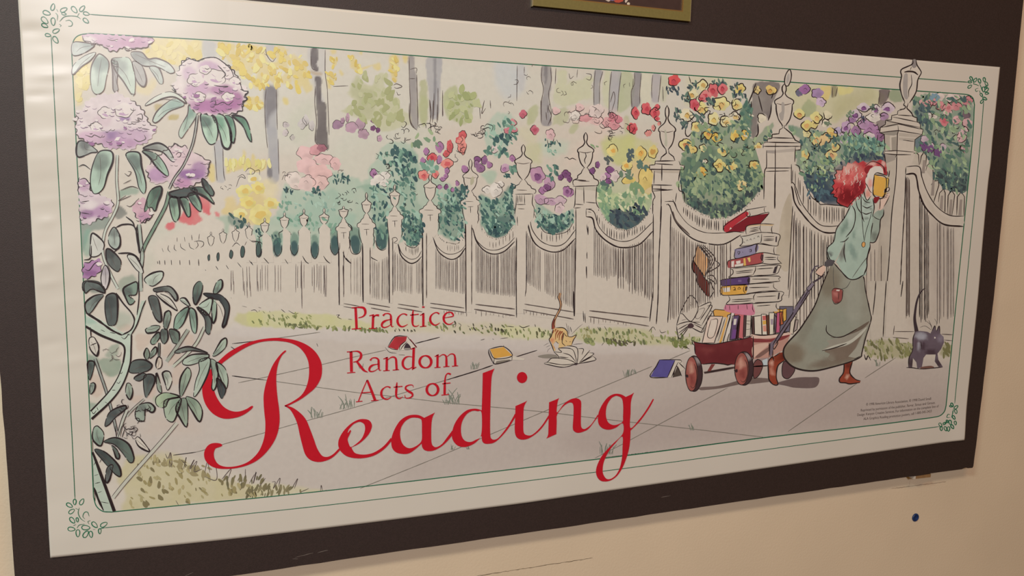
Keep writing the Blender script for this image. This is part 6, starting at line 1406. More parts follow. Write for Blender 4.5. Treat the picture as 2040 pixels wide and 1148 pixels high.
# ================================================================== printed reader (generic walking figure with a raised book)
rd = holder('printed_person', 'drawn person with red curly hair reading while pulling the wagon')
SK = (222, 160, 132)
T(1510, 640, 7.652)
b = Part('boot', 0.78, rd); b.fill('150,620 215,545 330,480 385,470 410,590 330,650 300,680 270,840 300,960 230,965 170,890 150,760', (134, 48, 26), smooth=False, grid=7, blobs=[(210, 640, 25, 60, (212, 150, 122), .8), (205, 760, 16, 60, (206, 140, 110), .8), (350, 560, 60, 60, (78, 20, 16), .8)], mott=.2)
b.lines('150,640 160,600 215,545 240,610;150,640 155,760 165,890 230,965 300,962 275,850 300,680 410,590;330,480 250,540', 2.2); b.done()
b = Part('boot', 0.78, rd); b.fill('1310,610 1445,590 1400,760 1420,830 1480,885 1560,905 1550,935 1400,955 1330,935 1250,935 1240,870 1295,790', (140, 52, 30), smooth=False, grid=7, blobs=[(1370, 680, 60, 70, (84, 28, 24), .8), (1355, 830, 16, 40, (214, 150, 120), .8), (1410, 890, 26, 22, (206, 136, 110), .6)], mott=.2)
b.lines('1310,620 1300,780 1240,870 1245,930 1330,940 1400,955 1550,935;1440,600 1395,760 1420,830 1490,890 1560,910', 2.2); b.done()
b = Part('skirt', 0.80, rd)
T(1590, 490, 5.22)
SKI = np.vstack([pts('370,180 520,340 665,310 700,480 745,690 755,770 700,950 660,1110'), (lambda q: q)(np.array([(1713.5, 711.5), (1690, 722), (1655, 732), (1625, 738.5), (1600, 737.5), (1578, 730), (1563, 715), (1560, 700), (1566, 686), (1588, 662)])), pts('60,800 170,620 240,430 310,260')])
_sv = list(_org); _org[:] = [0, 0, 1.0]
b.fill(SKI, (136, 128, 106), grid=5, mott=.06, blobs=[(1655, 660, 60, 60, (132, 130, 108), .8), (1580, 705, 26, 26, (112, 92, 70), .8), (1650, 560, 26, 40, (112, 96, 74), .7), (1700, 590, 20, 70, (144, 138, 116), .8), (1610, 640, 14, 60, (116, 106, 86), .5, 20), (1660, 720, 60, 12, (106, 84, 66), .7, -12), (1690, 700, 40, 14, (112, 88, 70), .6, -30)])
b.ink(SKI[3:], [1.4, 1.6, 2.2, 2.4, 2.6, 3.2, 3.4, 3.2, 3, 2.6, 2.2, 2], None, smooth=True); b.ink(SKI[1:8], 2.0); _org[:] = _sv
T(1510, 640, 7.652)
b.fill('1050,300 1200,260 1400,190 1690,10 1660,90 1480,260 1300,350 1120,400 970,455 1080,350', (140, 128, 108)); b.fill('1010,455 1200,405 1400,350 1560,210 1650,100 1560,250 1460,430 1380,540 1250,580 1120,610 1060,560 1090,500', (114, 94, 76), grid=9, blobs=[(1100, 560, 90, 90, (126, 112, 92), .9), (1250, 480, 200, 50, (116, 96, 78), .6)])
b.fill('1100,250 1300,220 1500,110 1690,0 1600,110 1400,200 1200,250', (100, 82, 66)); b.fill('970,450 1150,370 1400,290 1650,90 1560,220 1380,350 1150,415', (176, 166, 142)); b.fill('1370,540 1480,420 1640,130 1600,300 1560,540 1480,560', (152, 142, 120), smooth=False)
b.lines('1040,60 1038,150 1090,210 1180,245 1300,230 1500,120;970,450 1150,410 1350,340;1460,580 1560,530', 1.8); b.done(label='long grey green skirt')
b = Part('sweater', 0.83, rd)
T(1600, 310, 5.22)
SW, SWD, SWL = (150, 162, 138), (104, 112, 96), (172, 176, 154)
b.fill('700,640 760,580 800,560 835,560 830,620 800,680 790,780 750,890 710,905 690,880 710,760', (140, 146, 124), smooth=False, grid=5, blobs=[(740, 840, 40, 60, (96, 96, 82), .8), (800, 600, 30, 40, (120, 130, 110), .7)]); b.ink('720,620 750,650 800,670;835,555'.split(';')[0], 1.5); b.ink('835,560 830,620 800,670 790,780 750,890 705,905 690,880 720,700', 2.0)
b.fill('545,470 600,400 640,430 700,450 735,520 720,640 700,780 690,960 655,1060 660,1150 650,1240 560,1290 480,1290 420,1240 360,1130 340,1110 430,900 470,650 500,530', SW, smooth=False, grid=5, blobs=[(510, 990, 36, 110, (112, 130, 112), .8, -20), (400, 1000, 40, 110, (110, 106, 92), .9), (600, 760, 60, 120, (158, 168, 144), .7), (520, 830, 16, 70, (110, 128, 108), .8, 20), (640, 610, 70, 40, SWD, .6), (660, 1180, 60, 60, SWL, .5)])
b.fill('505,515 540,560 540,660 520,760 440,860 400,960 340,1080 290,1100 250,1060 245,970 310,900 330,800 430,650 470,560', (152, 164, 140), grid=5, blobs=[(430, 740, 34, 110, (104, 122, 102), .8, 28), (280, 1020, 16, 50, (84, 84, 78), .9, -35), (490, 640, 24, 100, (176, 182, 160), .6, 10)])
b.fill('600,400 625,420 640,470 680,490 720,440 735,500 700,640 660,680 620,660 595,590', (160, 168, 146), grid=5, blobs=[(680, 560, 40, 16, SWD, .8, -20), (655, 650, 36, 18, SWD, .8), (665, 490, 46, 14, SWD, .7, -10)]); b.fill('225,1110 245,1085 330,1095 300,1148 215,1148', (72, 66, 64), smooth=False)
b.lines('490,520 430,640 345,760 315,890 250,960 245,1050 275,1100 320,1085;505,520 535,580 535,680 505,770 440,850;545,470 560,540 600,600;600,400 600,500 605,610 630,690;720,450 735,540 715,640;610,430 640,475 690,490;610,520 660,545 715,520;610,590 650,610 705,590;430,900 420,1010 440,1110;470,850 430,890 380,900;690,900 690,970 660,1060 655,1130', 1.8)
T(1590, 490, 5.22)
b.lines('370,180 440,260 520,340 600,345 680,300;745,0 715,120 710,220 680,300;300,60 320,130 350,160;275,200 330,150 370,160', 2.2); b.fill('280,165 330,140 365,165 310,215 275,205', (78, 70, 68)); b.done(label='sage green sweater with rolled collar')
b = Part('hand', 0.86, rd)
b.fill('175,270 215,225 265,200 280,240 255,300 225,320 195,290', SK, grid=5, mott=.08); b.ink('175,272 215,225 265,200', 1.6); b.ink('270,270 240,315 200,300 178,285', 1.5); b.ink('165,220 185,250 178,275', 1.3); b.done()
b = Part('hand', 0.89, rd)
T(1600, 310, 5.22)
b.fill('800,450 850,400 885,385 895,420 860,480 830,540 800,570 775,560 790,500', (208, 164, 138), grid=5); b.fill('845,350 885,330 890,350 860,380 835,385', (214, 174, 148)); b.lines('800,450 795,520 790,560;895,415 865,480 835,530;845,350 885,330 890,360 850,385;840,410 885,390;835,430 880,410;830,445 870,430', 1.5); b.done()
b = Part('head', 0.85, rd)
b.fill('640,200 690,130 780,105 830,150 830,230 740,330 715,400 690,440 660,470 640,420 650,330 635,260', (226, 190, 160), grid=5, blobs=[(690, 290, 30, 60, (206, 120, 100), .8), (670, 400, 34, 50, (196, 108, 84), .8), (760, 150, 50, 40, (228, 200, 170), .7)]); b.lines('640,210 640,280 660,310 690,370 715,390;645,310 630,380 660,465 700,420;640,210 665,200;660,200 655,230', 1.6); b.done()
b = Part('hair', 0.87, rd)
HAIR = '660,200 640,260 650,330 610,390 545,440 490,500 460,540 420,525 380,510 345,480 350,440 310,425 320,400 280,395 315,350 295,320 320,290 305,250 335,240 320,200 345,180 335,150 400,150 410,105 440,115 460,70 500,85 540,55 570,80 620,55 660,75 720,50 760,60 800,40 850,65 865,120 868,200 835,200 825,140 800,110 740,110 690,140'
b.fill(HAIR, (176, 44, 48), smooth=False, grid=4, mott=.25, mscale=7, blobs=[(460, 130, 150, 70, (222, 140, 120), .95), (380, 210, 70, 70, (214, 120, 104), .9), (560, 200, 110, 60, (206, 96, 86), .8), (470, 260, 130, 40, (206, 100, 88), .7), (450, 430, 130, 90, (116, 12, 24), .95), (570, 320, 70, 80, (122, 18, 30), .9), (350, 370, 50, 30, (196, 70, 64), .8), (700, 85, 60, 30, (214, 150, 130), .9), (680, 130, 34, 40, (150, 30, 38), .8), (830, 80, 26, 34, (220, 160, 138), .8), (845, 160, 16, 50, (150, 34, 40), .8)])
for k in range(70):
    a = b.r.uniform(300, 640); c_ = b.r.uniform(90, 470)
    if not inside(pts([(a, c_)]), pts(HAIR))[0]: continue
    dark = c_ > 300 + (a - 300) * -.1
    b.ink([(a, c_), (a - 14 + b.r.uniform(-8, 8), c_ + 18), (a - 6 + b.r.uniform(-8, 8), c_ + 38), (a - 18, c_ + 54)], b.r.uniform(1, 2.4), ((130, 16, 28) if dark else (190, 70, 64)) if b.r.rand() < .65 else ((196, 50, 52) if dark else (230, 170, 148)))
b.fill('730,440 790,430 760,490 735,490', (128, 20, 30)); b.fill('660,190 630,150 660,110 720,105 690,140', (140, 26, 34))
b.lines(' '.join(HAIR.split()[4:24]), 1.6, smooth=False); b.ink('640,110 700,65 770,75 830,120 850,190', 1.3); b.done(label='mass of red curly hair')
b = Part('raised_book', 0.88, rd)
b.fill('860,235 885,225 880,330 850,350', (214, 160, 70), smooth=False); b.fill('735,195 765,180 870,205 858,235', PG, smooth=False); b.fill('735,200 858,235 830,435 727,405', (208, 146, 40), smooth=False, grid=6, mott=.06); b.fill('858,235 884,240 860,400 832,430', (216, 158, 60), smooth=False)
b.lines('735,200 727,405 830,435 858,235 735,198;735,198 770,180 870,210;858,235 885,245 878,330;895,155 885,225;870,165 872,205', 2.0); b.done(label='yellow book held up to the face')
T(1600, 310, 5.22)
b = Part('necklace', 0.885, rd); b.lines('605,600 615,740 630,890;715,560 690,660 650,790 632,890', 1.1); b.dab(624, 925, 20, 30, (204, 140, 66), 10, .1, 8, line=1.2)
T(1590, 490, 5.22); b.lines('720,110 650,200 560,330;545,360 500,430 440,450;365,220 362,320 370,430', 1.3, (90, 84, 72)); b.done()
b = Part('pouch', 0.886, rd); b.fill('345,470 375,440 450,455 460,480 450,560 430,590 380,600 350,560', (140, 66, 58), smooth=False, grid=5, blobs=[(390, 500, 30, 30, (178, 104, 90), .8), (400, 590, 40, 18, (70, 30, 30), .9)]); b.fill('395,455 430,455 425,470 392,468', (214, 190, 170), smooth=False); b.lines('345,470 375,440 455,455 460,480 445,570 380,605 350,555;420,480 415,560', 1.3); b.done()

# ================================================================== printed cats
T(1060, 570, 6.375)
b = Part('printed_cat', 0.66)
OR, ORD = (206, 166, 102), (150, 80, 44)
b.ink('355,88 345,160 365,240 330,340 285,430 268,540', [4.5, 5, 4, 3.6, 4.6, 6.5], (196, 140, 92)); b.ink('285,420 268,480 265,545', [3, 4.5, 5.5], (140, 58, 40)); b.lines('350,88 325,140 345,200 350,270 310,350 255,460 248,550;358,92 350,140 372,230 355,310 300,410 275,470 290,530', 1.4)
b.fill('265,545 310,530 400,535 440,580 455,640 520,640 560,625 520,680 500,750 440,760 330,790 340,730 300,700 265,740 300,810 275,830 245,720 215,680 250,600', OR, smooth=False, grid=4, blobs=[(250, 690, 30, 40, (196, 110, 76), .8), (285, 780, 18, 40, (180, 90, 62), .8), (350, 620, 60, 50, (210, 176, 112), .6)])
for s in ('330,560 300,610 295,680', '360,570 325,620 320,660', '385,575 350,620 340,690', '395,600 375,650 370,690', '300,545 290,580', '270,560 262,600'): b.ink(s, [3.4, 2.6, 1.2], ORD)
b.lines('300,530 390,530 440,570 455,635 500,645 560,620 520,690 500,750;400,590 425,630 450,640;400,590 390,650 380,720 420,760;265,545 240,640 215,680 250,760 275,830;300,700 330,730;425,690 440,710;470,710 490,705', 1.6); b.lines('430,470 465,620;460,500 470,600;500,610 580,530 640,480;520,740 640,730;145,755 210,720;175,775 230,750;190,840 200,810 235,780', .7, INK2); b.done(label='orange striped cat with raised tail')
b = book(0.67); b.fill('70,890 200,865 320,880 340,910 160,915', (130, 118, 102)); b.fill('150,985 250,920 340,920 275,835 340,790 500,800 440,755 570,780 650,800 720,820 780,870 800,940 560,990 390,1030', PG, smooth=False, mott=.03)
b.lines('150,985 385,1030 560,990 800,940 770,890;150,980 200,960 260,915 440,930 560,980;190,970 390,1000 550,985;275,835 330,890 340,925;275,835 375,840 335,790 500,800 550,900 560,980;440,755 560,780 580,870 570,980;390,850 480,880 550,960;580,795 650,800 630,870;600,970 720,830 730,815;600,975 780,865 720,845;620,970 770,890;330,900 460,910', 1.5); b.fill('535,980 580,975 570,1000 530,1000', (60, 44, 46)); b.done(label='open white book under the orange cat')
T(1780, 560, 5.743)
b = Part('printed_cat', 0.66)
b.ink('355,80 300,140 265,230 245,350 240,450 262,580', [1.5, 3, 4, 4.6, 6, 8], (56, 42, 44))
b.fill('240,580 300,570 380,580 420,600 440,560 470,510 485,570 520,515 530,600 570,640 575,700 540,780 500,830 510,900 560,980 520,990 470,920 480,840 370,840 340,880 320,990 270,1000 260,930 220,880 210,990 170,985 180,870 215,800 215,690', (92, 74, 78), smooth=False, grid=5, blobs=[(310, 630, 80, 50, (150, 142, 140), .9), (290, 740, 20, 60, (156, 146, 144), .8), (340, 740, 30, 50, (64, 44, 50), .9), (540, 660, 40, 60, (124, 108, 112), .8), (430, 820, 80, 40, (58, 38, 44), .8), (250, 700, 24, 60, (84, 62, 68), .7), (480, 640, 30, 30, (104, 84, 92), .7), (200, 940, 40, 60, (56, 40, 42), .8), (510, 940, 50, 50, (56, 40, 42), .8)], mott=.12)
b.dab(470, 648, 9, 10, (226, 214, 204)); b.fill('310,985 430,970 460,995 330,1010', (110, 70, 56)); b.lines('145,990 210,992 330,1005 560,985;245,580 220,660 215,790 175,880 170,985;310,690 320,780;440,570 470,512 480,570;490,575 520,515 528,600', 1.5)
b.lines('300,530 360,515 430,560;360,450 420,500 440,560;400,450 435,520;465,430 490,470 490,510', .8, INK2); b.done(label='dark grey cat with tall raised tail')

# ================================================================== small print
fp = Part('fine_print', 0.5)
T(1520, 560)
rows = [('785,950 1030,930 1280,905', '© 1998 American Library Association, © 1998 David Small'), ('745,995 1030,968 1312,935', 'Reprinted by permission of the publisher, Farrar, Straus and Giroux.'), ('718,1030 1030,1000 1338,962', 'Design: Kenyon Creative Services. For information on the complete line of'), ('765,1060 1030,1035 1285,1000', 'ALA Graphics Reading promotion posters, call 1-800-545-2433')]
def tiny(row, txt):
    cu = bpy.data.curves.new('tiny', 'FONT'); cu.body = txt; cu.size = 1.0; cu.resolution_u = 2
    o = bpy.data.objects.new('tiny', cu); COL.objects.link(o); bpy.context.view_layer.update()
    dg = bpy.context.evaluated_depsgraph_get(); me = o.evaluated_get(dg).to_mesh()
    v = np.array([q.co[:2] for q in me.vertices]); f = [tuple(p.vertices) for p in me.polygons]
    o.evaluated_get(dg).to_mesh_clear(); bpy.data.objects.remove(o); bpy.data.curves.remove(cu)
    if not len(v): return
    a = pts(row); x0, x1 = v[:, 0].min(), v[:, 0].max(); t = (v[:, 0] - x0) / (x1 - x0)
    base = np.c_[np.interp(t, [0, .5, 1], a[:, 0]), np.interp(t, [0, .5, 1], a[:, 1])]
    base[:, 1] -= v[:, 1] * 7.2
    fp._add(base, f, np.array([0.16, 0.12, 0.11])); fp.k -= 1
for r_, t_ in rows: tiny(r_, t_)
fp.done(label='four lines of tiny dark credit text')

# ================================================================== flowering branch along the left side
rb = holder('printed_branch', 'tall flowering branch with mauve blossoms along the left edge')
MINT, MID, SLATE, PALE = (196, 208, 192), (140, 168, 146), (84, 96, 94), (208, 212, 198)
def rleaf(p, col, tone=None, w=1.9, z=1.02, lcol=None, vein=True):
    """one long leaf: outline, wash deepening to the base, inked edge"""
    b = Part('leaf', z, rb)
    q = pts(p); ctr = q.mean(0); sv = list(_org); base = q[0]
    ext = np.abs(q - ctr).max() * .8
    _org[:] = [0, 0, 1.0]
    bl = []
    if tone is not None:
        m = base * .55 + ctr * .45
        bl = [(m[0], m[1], ext * .7, ext * .6, tone, .85), (ctr[0], ctr[1], ext * .25, ext * .8, tone, .4)]
    b.fill(q, col, grid=3.5, blobs=bl, mott=.14, mscale=9)
    far = q[np.argmax(np.linalg.norm(q - base, axis=1))]
    if vein: b.ink([base * .8 + ctr * .2, ctr, far * .6 + ctr * .4], .8, lcol if lcol is not None else INK2)
    o = spline(q, True, 3); n = len(o); k0 = int(b.r.randint(n))
    b.ink(np.roll(o, k0, 0)[:int(n * .62)][::2], [w * .6, w * 1.75, w * 1.0], lcol); b.ink(np.roll(o, k0, 0)[int(n * .55):][::2], [w * .5, w * .95, w * .6], lcol)
    _org[:] = sv; b.done()
def lset(items, z=1.02, w=1.9, lcol=None):
    for p, c, t in items: rleaf(p, c, t, w, z, lcol)
def bossom(outline, base, blobs, inks, z=1.06, dots=(), lcol=None, whites=()):
    b = Part('blossom_head', z, rb)
    q = pts(outline); o = spline(q, True, 4)
    d = o - o.mean(0); o = o + d / (np.linalg.norm(d, axis=1)[:, None] + 1e-6) * (2.2 * np.sin(np.arange(len(o)) * 1.9))[:, None]
    sv = list(_org); bb = [(pts([(x, y)])[0][0], pts([(x, y)])[0][1], rx / sv[2], ry / sv[2], c, a) for x, y, rx, ry, c, a in blobs]
    ww = [(pts([(x, y)])[0], r / sv[2]) for x, y, r in whites]
    _org[:] = [0, 0, 1.0]
    b.fill(o, base, grid=3, blobs=bb, mott=.1, mscale=10)
    for c_, r in ww:                                  # petal groups: light rosettes
        t = np.arange(20) / 20 * 2 * math.pi
        ph = b.r.uniform(0, 6); k_ = 1 + .20*(np.abs(np.cos(2.5*t + ph)) - .6) + .10*np.cos(t + ph*2); p_ = np.c_[c_[0] + r*k_*np.cos(t), c_[1] + .78*r*k_*np.sin(t)]
        b.fill(p_, (224, 212, 206), mott=.06); b.ink(np.roll(p_, b.r.randint(20), 0)[:13], 1.3, lcol if lcol is not None else INK2); b.ink([(c_[0] - r*.1, c_[1] + r*.1), (c_[0] + r*.25, c_[1] + r*.45), (c_[0] + r*.6, c_[1] + r*.35)], 1.2, (150, 110, 146)); b.ink([(c_[0], c_[1]), (c_[0] - r*.4, c_[1] - r*.3)], .9, (170, 130, 164)); b.dab(c_[0] - r*.1, c_[1] + r*.35, r*.4, r*.16, (196, 160, 188), 15, .35, 8)
    lo, hi = o.min(0), o.max(0)
    for k in range(int((hi-lo)[0] * (hi-lo)[1] / 230)):    # scalloped petal edges
        q_ = lo + b.r.rand(2) * (hi - lo)
        if not inside(q_[None], o)[0]: continue
        r = b.r.uniform(3, 7); a0 = b.r.uniform(.1, 1.0)
        t = np.linspace(a0, a0 + b.r.uniform(1.4, 2.6), 5)
        low = (q_[1] - lo[1]) / (hi - lo)[1]
        if b.r.rand() < .3: b.dab(q_[0], q_[1], r*.9, r*.5, (226, 214, 210) if low < .6 or b.r.rand() < .4 else (160, 104, 152), b.r.uniform(-30, 30), .3, 8)
        b.ink(np.c_[q_[0] + r*np.cos(t), q_[1] + r*.7*np.sin(t)], b.r.uniform(.8, 1.3 + .9*low), (140, 110, 136) if b.r.rand() < .75 - .4*low else lcol)
    n = len(o)
    for k in range(6):
        s0 = b.r.randint(n); m = int(n * b.r.uniform(.08, .2))
        b.ink(np.roll(o, s0, 0)[:max(4, m)], b.r.uniform(1.2, 2.2), lcol)
    _org[:] = sv
    if inks: b.lines(inks, 1.7, lcol)
    b.done(label='round mauve and white blossom head')
def stem(p, w, col, edge=1.6, z=1.0, lcol=None):
    b = Part('stem', z, rb)
    q = spline(pts(p), False, 3); sv = list(_org); _org[:] = [0, 0, 1.0]
    b.ink(q[::2], [w, w], col)
    d = np.gradient(q, axis=0); d /= np.linalg.norm(d, axis=1)[:, None] + 1e-9; nn = np.c_[-d[:, 1], d[:, 0]]
    b.ink((q + nn * w/2)[::3], edge, lcol); b.ink((q - nn * w/2)[::3], edge * .8, lcol); _org[:] = sv; b.done()

GLARE_INK = np.array([0.20, 0.165, 0.165])  # paler outline ink: the sheet's upper left glare is put into its colour
T(0, 0)
PL = (206, 170, 188)
lset([('720,345 640,325 555,328 556,420 640,405', (196, 200, 192), (170, 178, 172)), ('730,400 640,430 560,500 555,570 620,510 690,460', (204, 208, 198), None), ('780,420 745,420 700,500 690,600 705,690 740,720 790,690 810,600 830,480', MINT, (150, 160, 152)),
      ('850,460 860,560 865,690 900,690 892,620 900,480', (172, 166, 162), None), ('850,455 880,540 940,620 1000,715 1025,720 1030,580 990,450 920,440', MINT, (170, 176, 168)), ('1010,470 1030,580 1060,640 1100,660 1115,600 1080,500', (180, 176, 170), None),
      ('1000,400 1020,450 1090,500 1200,510 1300,560 1330,540 1280,480 1190,445 1130,450 1080,400', (200, 206, 196), (150, 150, 146)), ('1140,510 1180,580 1220,640 1245,620 1210,520', (190, 196, 186), None)], 1.02, 1.8, GLARE_INK)
bossom('625,275 700,260 900,270 1165,292 1160,320 1110,362 1040,368 980,375 940,360 890,388 830,385 790,350 730,335 660,320', PL, [(680, 310, 60, 40, (224, 214, 208), .9), (1000, 320, 120, 40, (198, 152, 178), .7)], '630,275 640,310 690,320 700,345 740,330 760,352;820,300 860,310 900,300;920,290 960,310', lcol=GLARE_INK)
T(0, 280)
lset([('760,85 710,180 690,300 705,390 740,405 790,360 820,260 860,160 850,85', (176, 200, 180), (116, 130, 120)), ('960,105 1030,240 1060,360 1100,405 1112,330 1080,200 1060,95', (166, 192, 172), (98, 112, 106)), ('1085,80 1140,130 1200,210 1270,270 1285,250 1250,170 1180,95', (160, 188, 166), (104, 116, 110)),
      ('1090,60 1180,72 1240,90 1310,160 1330,150 1280,60 1200,20', (180, 186, 176), (120, 122, 116)), ('640,5 590,25 595,125 700,92 745,82', (160, 166, 158), (104, 108, 106))], 1.02, 2.4)
T(0, 0)
bossom('580,862 640,832 650,782 720,742 790,716 850,722 890,702 940,732 1000,762 1050,802 1090,842 1120,902 1145,950 1195,966 1180,1010 1150,1052 1110,1092 1050,1104 1000,1146 900,1130 830,1136 760,1096 690,1096 620,1055 588,1030', (220, 204, 204),
       [(860, 1040, 110, 50, (150, 108, 160), .9), (1020, 1050, 150, 80, (196, 160, 186), .9), (700, 1050, 130, 60, (206, 168, 190), .9), (950, 905, 50, 24, (160, 124, 172), .9), (780, 920, 80, 60, (214, 186, 196), .6), (900, 1100, 200, 50, (186, 140, 176), .8)],
       '580,880 600,900 585,920;650,1030 700,1045 720,1030 770,1050 780,1030;1040,880 1080,870 1085,910 1050,900 1060,930 1000,930;1080,980 1140,990;1020,1060 1060,1080 1110,1060 1100,1030;830,1000 850,985', whites=((940, 845, 70), (810, 860, 55), (730, 970, 44)), lcol=np.array([0.10, .08, .085]))
lset([('1420,790 1330,740 1240,750 1130,800 1105,800 1180,740 1290,700 1380,735', PALE, None), ('1405,800 1330,755 1250,800 1190,860 1165,925 1200,930 1290,850', (190, 204, 190), (150, 176, 164)), ('1440,800 1430,870 1380,960 1362,1020 1380,1055 1410,1020 1500,880 1480,850', (184, 200, 182), (120, 156, 140))], 1.02, 1.7, np.array([0.13, .10, .105]))
lset([('1530,875 1545,1000 1580,1080 1605,1100 1640,1090 1662,1000 1640,900 1590,875', (176, 204, 180), (74, 100, 92)), ('1620,880 1670,1000 1700,1115 1745,1132 1765,1060 1750,960 1700,880', (180, 206, 182), (98, 150, 122)), ('1710,885 1750,980 1762,1080 1782,1090 1796,1000 1770,900', (128, 168, 142), (84, 130, 108)), ('1770,880 1800,910 1850,960 1890,1050 1918,1082 1902,980 1860,900', (110, 158, 130), (80, 120, 100))], 1.03, 2.6)
stem('1505,875 1490,1000 1462,1120 1400,1260 1330,1360 1285,1450', 4.2, (176, 176, 166), 1.9, 1.035)
T(0, 280)
stem('1290,390 1262,500 1190,640 1105,800 1080,880', 6.5, (120, 146, 124), 1.8, 1.0); stem('895,110 890,300 900,470 860,580 800,700 785,860 840,1010 900,1130', 5, (196, 202, 188), 1.4, 1.0, INK2); stem('1060,640 1075,790 1085,880 1072,1010 1075,1148', 7, (170, 180, 166), 1.9, 1.0)
T(0, 0)
bossom('1312,652 1350,602 1346,560 1370,520 1390,470 1440,446 1500,462 1530,472 1580,440 1650,440 1700,472 1740,502 1770,532 1800,572 1830,642 1860,652 1893,690 1870,720 1880,752 1850,790 1850,832 1800,860 1740,870 1690,865 1620,880 1560,866 1500,860 1460,830 1440,790 1400,740 1350,702', (224, 210, 206),
       [(1640, 810, 230, 70, (178, 108, 162), .95), (1800, 760, 70, 70, (172, 104, 156), .9), (1500, 690, 110, 70, (202, 160, 190), .9), (1690, 690, 130, 50, (182, 124, 168), .9), (1440, 560, 60, 60, (206, 176, 196), .8), (1590, 510, 90, 50, (196, 158, 188), .8), (1560, 620, 40, 60, (190, 144, 178), .7)],
       '1380,490 1440,450 1500,465 1560,445 1640,440 1700,475 1760,530 1790,600 1830,640 1850,690 1890,700 1860,740 1880,755 1845,800 1850,840;1630,650 1680,660 1740,660 1700,670;1630,700 1680,720;1600,780 1640,770 1650,800 1700,780 1740,800 1780,770;1640,830 1670,850;1690,840 1710,860;1310,650 1340,700 1310,680;1560,520 1580,530 1600,520;1660,500 1700,540 1720,570 1690,600', whites=((1645, 590, 80), (1490, 605, 62), (1560, 530, 44), (1520, 745, 50), (1740, 740, 44), (1790, 620, 40)))
T(0, 280)
bossom('1120,205 1200,125 1300,45 1340,25 1380,52 1410,35 1440,62 1480,92 1540,122 1560,142 1605,157 1590,190 1592,230 1580,270 1540,302 1470,342 1400,366 1330,352 1280,312 1200,332 1150,312 1130,262', (218, 194, 196),
       [(1460, 260, 120, 50, (150, 100, 158), .95), (1200, 260, 90, 70, (184, 140, 180), .9), (1400, 330, 80, 40, (186, 120, 168), .8), (1520, 210, 70, 60, (170, 124, 170), .8), (1380, 120, 80, 70, (216, 186, 192), .7)], '1300,60 1340,25 1380,50 1410,35 1430,65;1480,92 1540,120 1560,145 1605,155 1590,200 1585,260 1560,280;1340,110 1360,90 1380,100 1370,125 1350,125;1400,95 1410,110', z=1.01, lcol=np.array([0.09, .07, .075]))
bossom('600,300 640,290 690,330 690,382 780,422 830,442 860,472 850,540 800,590 740,602 680,640 620,612 605,500 600,400', (214, 194, 200), [(780, 540, 100, 60, (186, 142, 180), .9), (660, 560, 60, 40, (150, 100, 150), .8), (640, 340, 50, 50, (196, 156, 184), .8), (690, 490, 70, 40, (224, 212, 210), .8)], '605,410 640,420;620,470 680,460;620,550 680,560;640,345 645,350;600,200 640,185 690,220;605,300 650,290 690,340', z=1.0)
bossom('1012,520 1050,455 1110,442 1132,520 1170,562 1140,590 1082,630 1052,600', (208, 166, 178), [(1100, 580, 50, 40, (186, 130, 166), .7)], '1070,600 1080,628 1110,600 1130,610 1165,575', z=1.0)
bossom('640,945 700,920 760,902 775,960 742,1020 642,1050', (176, 128, 172), [(690, 1010, 60, 30, (146, 92, 146), .8)], '650,980 680,990 720,940 750,920', z=1.0)
lset([('1225,350 1150,380 1112,480 1103,545 1150,505 1182,540 1205,470 1232,400', (110, 140, 118), (72, 92, 82)), ('1300,435 1290,480 1312,585 1340,620 1370,560 1352,440', (150, 180, 154), (84, 104, 94)), ('1372,440 1400,520 1432,582 1452,560 1432,450', (128, 160, 136), (74, 92, 84)), ('1432,420 1480,500 1530,542 1532,480 1485,400', (136, 168, 144), (74, 92, 86)), ('1450,370 1560,430 1632,485 1612,440 1545,358', (128, 158, 136), (66, 82, 78)), ('1540,290 1560,370 1612,422 1632,400 1592,330', (96, 116, 106), (60, 70, 70)), ('1290,400 1320,432 1400,432 1500,402 1480,360 1380,370', (78, 88, 86), None)], 1.025, 2.7)
lset([('870,660 830,720 832,790 880,830 915,800 912,720', (170, 182, 170), (120, 128, 122)), ('812,830 812,900 842,960 902,998 922,920 852,838', (100, 106, 102), (70, 76, 76)), ('700,712 690,790 690,880 760,870 795,790 735,720', (204, 202, 192), None), ('970,880 1040,985 1090,1012 1080,960 1030,880', (200, 200, 188), None), ('1160,1110 1100,1062 1160,1012 1240,1000 1232,1060', (190, 200, 184), (160, 170, 156)), ('640,1075 760,1080 800,1148 700,1120 640,1148', (104, 116, 110), (76, 84, 82)), ('800,950 770,1050 800,1140 832,1080 835,1000', (206, 196, 194), (170, 160, 166))], 1.02, 2.3)
b = Part('pen_curls', 1.01, rb)
b.lines('880,665 940,640 1020,652 1055,760 1070,860;960,580 1010,620 1028,665;880,665 915,740 910,810 870,850;640,910 690,895 698,800;900,860 1000,860 1060,900;1050,640 1040,700 1062,860', 2.6); b.done()['kind'] = 'stuff'; b = Part('pen_curls', 1.012, rb); b.lines('920,380 1000,350 1055,365;960,420 905,460 1000,420;965,495 1000,500 1060,440;940,330 1000,300;950,250 980,270 1000,240 975,235', 1.4, INK2); b.done()['kind'] = 'stuff'

